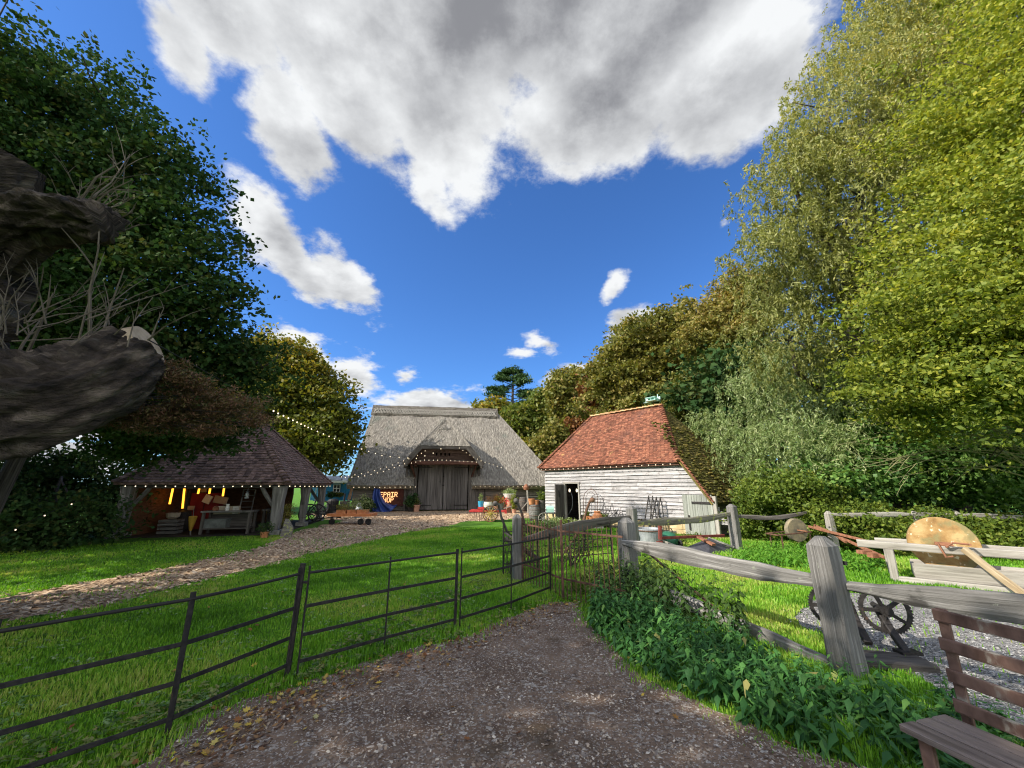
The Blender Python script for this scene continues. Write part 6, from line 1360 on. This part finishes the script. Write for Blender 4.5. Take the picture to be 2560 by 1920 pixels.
festoon('long festoon from the sawn limb across the yard to the barn porch', [V(372, 850, 4.5), V(560, 955, 9), V(690, 1028, 14), V(780, 1071, 19), V(880, 1113, 23.5), V(960, 1139, 26), V(1040, 1145, 27.2), V(1080, 1133, 27.6), V(1113, 1115, 27.7)], .60, .0, .05, 9.8)
festoon('festoon along the thatch eaves left of the barn doors', [B_(878, 1217, .62), B_(1045, 1216, .62)], .34, .02)
festoon('festoon along the thatch eaves right of the barn doors', [B_(1183, 1215, .62), B_(1368, 1215, .62)], .34, .02)
festoon('festoon along the beam under the barn porch', [B_(1012, 1160, 1.25), B_(1060, 1149, 1.2), B_(1110, 1149, 1.2), B_(1160, 1152, 1.2), B_(1210, 1155, 1.25)], .30, .01)
festoon('festoon hanging down the right side of the porch gable', [B_(1144, 1116, 1.25), B_(1180, 1140, 1.25), B_(1207, 1153, 1.3), B_(1255, 1168, 1.5)], .3, .0)
festoon('short festoon on the left of the porch gable', [B_(1076, 1116, 1.2), B_(1058, 1130, 1.2), B_(1035, 1142, 1.25)], .3)
festoon('short festoon inside the porch gable, right half', [B_(1158, 1116, 1.2), B_(1180, 1130, 1.2), B_(1200, 1142, 1.25)], .3)
festoon('upper loose festoon crossing the left thatch', [V(845, 1192, 24), V(900, 1184, 25), V(960, 1169, 26), B_(1025, 1145, 1.4)], .42, .0)
festoon('lower loose festoon crossing the left thatch', [V(855, 1193, 24), V(905, 1190, 25), V(960, 1177, 26), B_(1012, 1158, 1.4)], .42, .0)
W_ = lambda x, z, o=.3: SO+Vector((cos(SA), sin(SA), 0))*x+Vector((-.767, -.642, 0))*o+Vector((0, 0, z))
festoon('festoon under the red tiled eaves of the white shed', [W_(-.1, sEZ-.2), W_(hx-.1, sEZ-.2)], .30, .015, .032)
festoon('festoon along the front eaves of the tiled shelter', [hw_(-SW-.1, -.3, hzE-.1), hw_(.25, -.35, hzE-.1)], .30, .01, .032)
festoon('festoon along the track side eaves of the tiled shelter', [hw_(.3, -.3, hzE-.1), hw_(.3, SD+.2, hzE-.1)], .62, .01, .032)
festoon('faint festoon strung through the dark shrubbery at far left', [V(0, 1345, 10), V(60, 1310, 10.5), V(160, 1265, 11.5), V(210, 1248, 12), V(262, 1260, 12.5)], .75, .0, .03)

# ================================================================ GROUND COVER (uncountable: one object each)
from mathutils.geometry import intersect_point_tri_2d
def inpoly(P_, x, y):
    x = np.asarray(x); y = np.asarray(y); c = np.zeros(len(x), bool); n = len(P_)
    for i in range(n):
        x1, y1, x2, y2 = P_[i].x, P_[i].y, P_[(i+1) % n].x, P_[(i+1) % n].y
        m = ((y1 > y) != (y2 > y)) & (x < (x2-x1)*(y-y1)/(y2-y1+1e-12)+x1); c ^= m
    return c
def wob(x, y, k=1.0, ph=0): return np.sin(x*2.1*k+ph+1.3*np.sin(y*1.7*k))*np.sin(y*2.6*k+ph*2+1.1*np.sin(x*1.4*k))
def blades(x, y, h, w, rnd, lean=.45):
    n = len(x); a = RS.uniform(0, 2*pi, n); d = np.stack([np.cos(a), np.sin(a), np.zeros(n)], 1); s = np.stack([-np.sin(a), np.cos(a), np.zeros(n)], 1)
    b = np.stack([x, y, np.zeros(n)], 1); L_ = RS.uniform(.1, 1, (n, 1))*lean*h[:, None]; w = w[:, None]
    mid = b+d*L_*.4+np.array([0, 0, 1.])*h[:, None]*.6; tip = b+d*L_*1.25+np.array([0, 0, 1.])*h[:, None]
    v = np.stack([b-s*w, b+s*w, mid+s*w*.7, tip, mid-s*w*.7], 1).reshape(-1, 3)
    i = np.arange(n, dtype=np.int32)[:, None]*5; f = np.concatenate([i+np.array([[0, 1, 2, 4]]), i+np.array([[4, 2, 3, 3]])], 1).reshape(-1, 4)
    t1 = (i+np.array([[0, 1, 2]])); t2 = (i+np.array([[0, 2, 4]])); t3 = (i+np.array([[4, 2, 3]])); f = np.concatenate([t1, t2, t3], 1).reshape(-1, 3).astype(np.int32)
    return v, f, np.repeat(rnd, 5)
L_GRASS = leafmat('grass_blades', [(.06, .155, .012), (.12, .30, .020), (.21, .43, .032), (.36, .47, .075), (.46, .40, .15)], .35, .5, .25)
N_ = 520000
r_ = 2.0+(17.5-2.0)*RS.rand(N_)**1.35; th_a = RS.uniform(-1.05, 1.05, N_); x = r_*np.sin(th_a); y = r_*np.cos(th_a)
near = x/np.maximum(y, .1); ok = (abs(near) < 1.45)
tw_ = wob(x, y, .8); 
ptrk = inpoly(TRACK, x, y); ppath = inpoly(PATH, x+RS.normal(size=N_)*.10+.05*wob(x, y, 4), y+RS.normal(size=N_)*.10); pyard = inpoly(YARD, x, y)
shd = ((x-SO.x)*.767+(y-SO.y)*.642 > -.1) & ((x-SO.x)*.642-(y-SO.y)*.767 > -.3) & ((x-SO.x)*.642-(y-SO.y)*.767 < 8.3)
edge_ = ptrk & (RS.rand(N_) < .12*(tw_+.3)); ok &= (~ptrk | edge_) & ~ppath & ~(pyard & (RS.rand(N_) > .03)) & ~shd
shel_ = ((x-HO.x)*cos(HA)+(y-HO.y)*sin(HA) < 0) & (-(x-HO.x)*sin(HA)+(y-HO.y)*cos(HA) > -.4); ok &= ~shel_
lefts = (x < -5.8) & (y > 9.5) & (x < -.62*y); ok &= ~(lefts & (RS.rand(N_) < .5))
x, y, r_ = x[ok], y[ok], r_[ok]; n = len(x)
yardside = (x > 2.2) & (y > 3) | (x > 1.2) & (y > 8.5)
tall = np.where(yardside, 1.5, 1.0)*(1+.35*wob(x, y, 1.7, 2))
fx = np.full(n, 9.0)
for a, b in ((f1, f2), (b0, b2), (c0, c2)):
    d = b-a; t = np.clip(((x-a.x)*d.x+(y-a.y)*d.y)/d.length_squared, 0, 1); fx = np.minimum(fx, np.hypot(x-a.x-d.x*t, y-a.y-d.y*t))
tall *= 1+1.0*np.exp(-(fx/.22)**2)
h = (.022+.024*RS.rand(n))*tall*(1+r_*.012); w = .0016+.00062*r_
rnd = np.clip(.43+.28*wob(x, y, .6, 1)+.12*wob(x, y, 2.7, 4)+RS.normal(size=n)*.13+np.where(yardside, .07, 0), 0, .97)
v, f, r2 = blades(x, y, h, w, rnd); tag(meshobj('lawn', v, f, L_GRASS, None, r2), 'short green lawn grass inside the iron fence and in the yard', 'grass', kind='stuff')
# wood chips on the track
def chips(name, label, P_, n, rng, size, m, z0, flat_=.3, msk=None, col='chips'):
    r_ = rng[0]+(rng[1]-rng[0])*RS.rand(n)**1.2; a = RS.uniform(-1.08, 1.08, n); x = r_*np.sin(a); y = r_*np.cos(a); ok = inpoly(P_, x+RS.normal(size=n)*.12, y+RS.normal(size=n)*.12)
    if msk is not None: ok &= msk(x, y)
    x, y, r_ = x[ok], y[ok], r_[ok]; n = len(x); s = size*(.4+RS.rand(n, 1)**2*1.4)*(1+.03*r_[:, None]); c = np.stack([x, y, z0+s[:, 0]*.12], 1)
    nr = RS.normal(size=(n, 3))*.25+[0, 0, 1.]; nr /= np.linalg.norm(nr, axis=1, keepdims=True); d = RS.normal(size=(n, 3)); d -= nr*(d*nr).sum(1, keepdims=True); d /= np.linalg.norm(d, axis=1, keepdims=True); e = np.cross(nr, d); k = RS.uniform(.35, .9, (n, 1))
    v = np.stack([c-d*s*.5-e*s*k*.3, c+d*s*.4-e*s*k*.5, c+d*s*.5+e*s*k*.3, c-d*s*.3+e*s*k*.5, c+nr*s*flat_], 1).reshape(-1, 3)
    i = np.arange(n, dtype=np.int32)[:, None]*5; f = np.concatenate([i+np.array([[0, 1, 4]]), i+np.array([[1, 2, 4]]), i+np.array([[2, 3, 4]]), i+np.array([[3, 0, 4]])], 1).reshape(-1, 3).astype(np.int32)
    return tag(meshobj(name, v, f, m, None, np.repeat(RS.rand(n), 5)), label, col, kind='stuff')
CH = leafmat('chip_pieces', [(.18, .11, .06), (.38, .25, .15), (.56, .41, .26), (.72, .57, .40)], 0)
chips('wood_chips', 'pale brown wood chips scattered on the curving track', TRACK, 120000, (6, 26), .042, CH, .006, .15)
PE_ = leafmat('path_pieces', [(.075, .05, .036), (.16, .112, .08), (.27, .205, .15), (.38, .31, .24), (.58, .51, .42)], 0)
chips('path_chippings', 'grey and brown chippings trodden into the dirt path', PATH, 52000, (1.3, 8), .016, PE_, .009, .22, lambda x, y: wob(x, y, 1.1, 3) > -.55)
GP = leafmat('gravel_pieces', [(.09, .085, .08), (.2, .19, .18), (.34, .33, .31), (.5, .48, .45)], 0)
chips('loose_gravel', 'loose grey gravel in the fenced yard', YARD, 60000, (2.3, 8), .014, GP, .007, .4)
# fallen leaves
def maple(n, xs, ys, size, zz, m, name, label):
    V_, F_, R2 = [], [], []; sh = [(0, -.5), (.12, -.15), (.42, -.25), (.30, .0), (.5, .2), (.22, .18), (.14, .5), (0, .28), (-.14, .55), (-.2, .2), (-.5, .22), (-.32, 0), (-.4, -.26), (-.12, -.15)]
    for i in range(n):
        s = size*random.uniform(.45, 1.2); a = random.uniform(0, 2*pi); R = Matrix.Rotation(a, 3, 'Z') @ Matrix.Rotation(random.uniform(-.5, .5), 3, 'X') @ Matrix.Rotation(random.uniform(-.4, .4), 3, 'Y'); b = len(V_); q = random.random()
        c = Vector((xs[i], ys[i], zz+s*.2)); V_.append(tuple(c+Vector((0, 0, -.06*s)))); R2.append(q)
        for (px, py) in sh: V_.append(tuple(c+R @ Vector((px*s, py*s, .12*s*(abs(px)+abs(py)))))); R2.append(q)
        F_ += [(b, b+1+k, b+1+(k+1) % 14) for k in range(14)]
    return tag(meshobj(name, V_, np.array(F_, dtype=np.int32), m, None, R2), label, 'leaves', kind='stuff')
L_FALL = leafmat('fallen_leaf_colours', [(.13, .05, .02), (.28, .12, .04), (.42, .30, .08), (.60, .42, .05), (.40, .38, .18)], .2)
xs, ys = [], []
while len(xs) < 330:
    a = random.random()
    if a < .72:                                           # drifts along the fence foot and path edge
        p = random.choice([(f1, f2), (b0, b2), (c0, c2), (Vector((-3, 2.5, 0)), f1)]); q = p[0].lerp(p[1], random.random())+Vector((random.gauss(.25, .18), random.gauss(-.14, .14), 0)); xs.append(q.x); ys.append(q.y)
    elif a < .93: q = G(random.uniform(0, 1300), random.uniform(1380, 1900)); xs.append(q.x); ys.append(q.y)
    else: q = G(random.uniform(1400, 2300), random.uniform(1560, 1920)); xs.append(q.x); ys.append(q.y)
maple(330, xs, ys, .058, .012, L_FALL, 'fallen_leaves', 'yellow and brown fallen leaves on grass and path')
# nettles
def nettles(name, label, pts, hts, m, ls=.085, seed=0):
    rr = np.random.RandomState(seed); V_, F_, R2 = [], [], []; SV = MB()
    for (x, y), h in zip(pts, hts):
        lean = rr.normal(size=2)*.12*h; nn_ = int(max(4, h/.052)); a0 = rr.rand()*pi; cr = rr.rand()
        SV.tube([(x, y, 0), (x+lean[0]*.4, y+lean[1]*.4, h*.5), (x+lean[0], y+lean[1], h)], [.004, .003, .0015], 4)
        for k in range(nn_):
            t = (k+.7)/nn_; z = h*t; c = np.array([x+lean[0]*t*t, y+lean[1]*t*t, z]); sz = ls*(.55+.75*sin(pi*min(1, t*.95)**.8)+.1)*rr.uniform(.8, 1.2)*(1 if t < .9 else .7); a = a0+k*pi/2
            for s in (0, pi):
                dx, dy = cos(a+s+rr.normal()*.2), sin(a+s+rr.normal()*.2); dr = rr.uniform(-.1, .8)+(1-t)*.45-(.4 if t > .85 else 0); d = np.array([dx, dy, -dr]); d /= np.linalg.norm(d); sd_v = np.array([-dy, dx, 0]); up = np.cross(d, sd_v); up *= np.sign(up[2]) or 1; b = c+d*sz*.22+np.array([0, 0, .01])
                w_ = sz*.27; n0_ = len(V_); V_ += [b, b+d*sz*.24+sd_v*w_-up*w_*.45, b+d*sz*.66+sd_v*w_*.50-up*w_*.3-np.array([0, 0, sz*.06]), b+d*sz*1.22-np.array([0, 0, sz*.28]), b+d*sz*.66-sd_v*w_*.50-up*w_*.3-np.array([0, 0, sz*.06]), b+d*sz*.24-sd_v*w_-up*w_*.45]
                F_ += [(n0_, n0_+1, n0_+2, n0_+3), (n0_, n0_+3, n0_+4, n0_+5)]; R2 += [float(np.clip(.42*cr+.30*t*t+rr.rand()*.32-.08+(.5 if rr.rand() < .025 else 0), 0, 1))]*6
    nv = len(V_); V2 = [np.array(tuple(q)) for q in SV.v]
    F3 = [(a, b, c_, d_) for (a, b, c_, d_) in [tuple(i+nv for i in q) for q in SV.f if len(q) == 4]]
    return tag(meshobj(name, np.array(V_+V2), np.array(F_+F3, dtype=np.int32), m, None, R2+[.3]*len(V2)), label, 'nettles', kind='stuff')
rr = np.random.RandomState(5)
def near_rail(x, y):
    d = PE-PC; t = max(0, min(1, ((x-PC.x)*d.x+(y-PC.y)*d.y)/d.length_squared)); return sqrt((x-PC.x-d.x*t)**2+(y-PC.y-d.y*t)**2)
def seedpoly(px, n, rad=0):
    P_ = gp(px); xs0 = [p.x for p in P_]; ys0 = [p.y for p in P_]; out = []
    while len(out) < n:
        x, y = rr.uniform(min(xs0), max(xs0)), rr.uniform(min(ys0), max(ys0))
        if inpoly(P_, [x], [y])[0]: out.append((x, y))
    return out
A1 = seedpoly([(1475, 1545), (1500, 1500), (1600, 1515), (1720, 1560), (1860, 1640), (2010, 1700), (2140, 1740), (2280, 1790), (2330, 1850), (2330, 1960), (2200, 1920), (2060, 1890), (1950, 1850), (1840, 1795), (1720, 1735), (1620, 1690), (1560, 1640), (1490, 1590)], 640)
nettles('nettle_patch', 'bank of dark green stinging nettles along the foreground fence', A1, [(.13+.27*rr.rand()**1.6+(.08 if y > 5.2 else 0))*(1 if near_rail(x, y) > .45 else .38) for x, y in A1], L_NET, .070, 3)
A2 = seedpoly([(1490, 1500), (1560, 1480), (1640, 1500), (1760, 1545), (1880, 1600), (1850, 1620), (1650, 1560), (1520, 1530)], 75)
nettles('tall_nettles', 'tall thin nettle stems around the grey oak post', A2, [.45+.32*rr.rand() for _ in A2], leafmat('seeding_nettles', [(.03, .07, .015), (.06, .11, .025), (.09, .15, .03)], .3), .075, 4)
A3 = seedpoly([(1420, 1480), (1500, 1420), (1640, 1420), (1700, 1450), (1600, 1490), (1500, 1505)], 150)
nettles('low_nettles', 'bright green low nettles beyond the spiked gate', A3, [.16+.18*rr.rand() for _ in A3], L_BRAM, .085, 5)
A4 = seedpoly([(1850, 1395), (1900, 1370), (2000, 1375), (2130, 1395), (2220, 1410), (2200, 1440), (2080, 1430), (1960, 1425), (1870, 1420)], 420)
nettles('yard_weeds', 'sunlit bright green weeds around the small grindstone', A4, [.14+.2*rr.rand() for _ in A4], leafmat('bright_weeds', [(.06, .17, .015), (.10, .27, .025), (.17, .35, .04), (.22, .36, .06)], .4), .085, 6)
A5 = seedpoly([(1640, 1345), (1700, 1340), (1760, 1345), (1720, 1362), (1650, 1362)], 90)
nettles('foot_weeds', 'green weeds at the stone foot of the shed', A5, [.12+.15*rr.rand() for _ in A5], L_BRAM, .09, 7)
A6 = seedpoly([(2300, 1790), (2400, 1770), (2560, 1850), (2560, 1990), (2380, 1990), (2300, 1900)], 90)
nettles('bench_weeds', 'dark weeds under and behind the rusty bench', A6, [.10+.14*rr.rand() for _ in A6], L_NET, .08, 8)
# low weeds, clover and daisies in the lawn
def rosettes(name, label, n, rng, size, m, msk, lift=.018):
    r_ = rng[0]+(rng[1]-rng[0])*RS.rand(n)**1.1; a = RS.uniform(-1.05, 1.05, n); x = r_*np.sin(a); y = r_*np.cos(a); ok = msk(x, y) & ~inpoly(PATH, x, y) & ~inpoly(TRACK, x, y) & ~inpoly(YARD, x, y)
    x, y = x[ok], y[ok]; k = 6; n = len(x); c = np.repeat(np.stack([x, y, np.full(n, lift)], 1), k, 0); an = RS.uniform(0, 2*pi, n*k); s = size*RS.uniform(.6, 1.3, n*k)
    d = np.stack([np.cos(an), np.sin(an), RS.uniform(.1, .8, n*k)], 1); cen = c+d*s[:, None]*.55; v, f, r = leaves(cen, RS.normal(size=(n*k, 3))*.3+[0, 0, 1], size, size*.6, np.repeat(RS.rand(n), k)*.7+.3*RS.rand(n*k), dirs=d)
    return tag(meshobj(name, v, f, m, None, r), label, 'weeds', kind='stuff')
rosettes('clover', 'pale clover and weed leaves in patches through the lawn', 16000, (2.2, 13), .032, leafmat('clover_leaves', [(.08, .17, .04), (.14, .26, .07), (.24, .36, .14), (.34, .42, .22)], .25), lambda x, y: wob(x, y, 1.3, 5)+.3*RS.normal(size=len(x)) > .35)
rosettes('edge_weeds', 'broad leaved weeds along the foot of the iron fence', 9000, (2.2, 8), .045, leafmat('edge_weed_leaves', [(.04, .10, .02), (.09, .17, .03), (.20, .24, .07), (.30, .26, .10)], .25), lambda x, y: np.minimum.reduce([abs((x-a.x)*(b-a).y-(y-a.y)*(b-a).x)/(b-a).length for a, b in ((f1, f2), (b0, b2), (c0, c2))]) < .22+.1*RS.normal(size=len(x)), .03)
def _litter(n):
    V_ = []
    for i in range(n):
        a, b = random.choice([(f1, f2), (b0, b2), (c0, c2)]); q = a.lerp(b, random.random())+Vector((random.gauss(.42, .15), random.gauss(-.24, .12), 0)); V_.append(q)
    return V_
q_ = _litter(900); cen = np.array([(p.x, p.y, .014) for p in q_]); v, f, r = leaves(cen, RS.normal(size=(900, 3))*.35+[0, 0, 1], .045, .028, RS.rand(900)); tag(meshobj('leaf_litter', v, f, leafmat('litter_colours', [(.07, .035, .02), (.14, .07, .035), (.24, .13, .06), (.34, .24, .10)], .1), None, r), 'brown leaf litter along the edge of the dirt path', 'leaves', kind='stuff')
# clutter in the shelter and beside it
def clut(name, label, cat, x, y, z, fn, m, part='body'):
    t = sthing(name, label, cat); mb = MB(); fn(mb, x, y, z); mb.build(part, m, t, local=True); return t
x0_ = Hs(430, 1300, .9)[0]
clut('wooden_crate', 'dark slatted crate on the floor at the left of the shelter', 'crate', 0, 0, 0, lambda b, x, y, z: [b.box((x0_, .9, .08+.13*i), (.6, .45, .09)) for i in range(4)], OAK_GREY, 'slats')
clut('wicker_basket', 'round wicker basket on the crate in the shelter', 'basket', 0, 0, 0, lambda b, x, y, z: b.lathe([(.12, .54), (.2, .6), (.22, .74), (.19, .74), (.17, .62)], 14, Matrix.Translation((x0_, .9, 0))), CARD)
x1_ = Hs(540, 1330, .5)[0]
clut('tool_chest', 'grey tool chest stored under the workbench', 'chest', 0, 0, 0, lambda b, x, y, z: [b.box((x1_, .5, .38), (.7, .4, .28)), b.box((x1_, .48, .535), (.74, .44, .03))], mat('faded_grey_paint', (.10, .11, .10), (.2, .21, .2), (4, 4, 4)))
clut('copper_kettle', 'small copper kettle on the left of the workbench', 'kettle', 0, 0, 0, lambda b, x, y, z: b.lathe([(.08, .83), (.1, .86), (.09, .95), (.03, .99), (0, 1.0)], 12, Matrix.Translation((xa+.35, .4, 0))), RUSTO)
clut('enamel_jug', 'white enamel jug standing on the workbench', 'jug', 0, 0, 0, lambda b, x, y, z: b.lathe([(.06, .83), (.07, .9), (.045, 1.0), (.055, 1.06), (.04, 1.05)], 12, Matrix.Translation((xa+.75, .35, 0))), WHITEP)
clut('rope_coil', 'coil of pale rope hanging on the back wall of the shelter', 'rope', 0, 0, 0, lambda b, x, y, z: b.torus((Hs(450, 1240, 5.6)[0], 5.6, 1.2), .2, .04, (0, 1, 0), 20, 6), CARD)
clut('iron_stove', 'black pot-bellied stove in the dark corner of the shelter', 'stove', 0, 0, 0, lambda b, x, y, z: b.lathe([(.2, 0), (.26, .1), (.3, .4), (.22, .75), (.1, .8), (.07, .82), (.07, 1.7)], 16, Matrix.Translation((-SW+1.0, 1.6, 0))), IRON)
clut('hanging_lantern', 'dark hurricane lantern hanging from the shelter beam', 'lantern', 0, 0, 0, lambda b, x, y, z: [b.lathe([(.06, 1.25), (.08, 1.28), (.05, 1.32), (.06, 1.42), (.03, 1.48), (.07, 1.5), (0, 1.53)], 10, Matrix.Translation((-1.2, .3, 0))), b.tube([(-1.2, .3, 1.53), (-1.2, .3, 1.7)], .008, 4)], GALV)
c = G(660, 1345); t = thing('fern_pot', 'dark ferny plant by the foot of the front shelter post', 'plant', c); mb = MB(); mb.lathe([(.1, 0), (.14, .2), (.12, .2)], 12, Matrix.Translation(c)); mb.build('pot', TERRA, t); plantin(t, c+Vector((0, 0, .15)), L_DARK, 'bush', .25, .4, 60)
c = V(700, 1330, 15.6); c.z = 0; t = thing('wire_plant_stand', 'trailing plant with pale flowers behind the shelter post', 'plant', c); mb = MB(); mb.tube([c, c+Vector((0, 0, .7))], .02, 5); mb.build('stem', IRON, t); foliage('leaves', t, L_OLIVE, [(c.x, c.y, .65, .35, .35, .45)], 120, 10, .07, .04, .14, front=False)
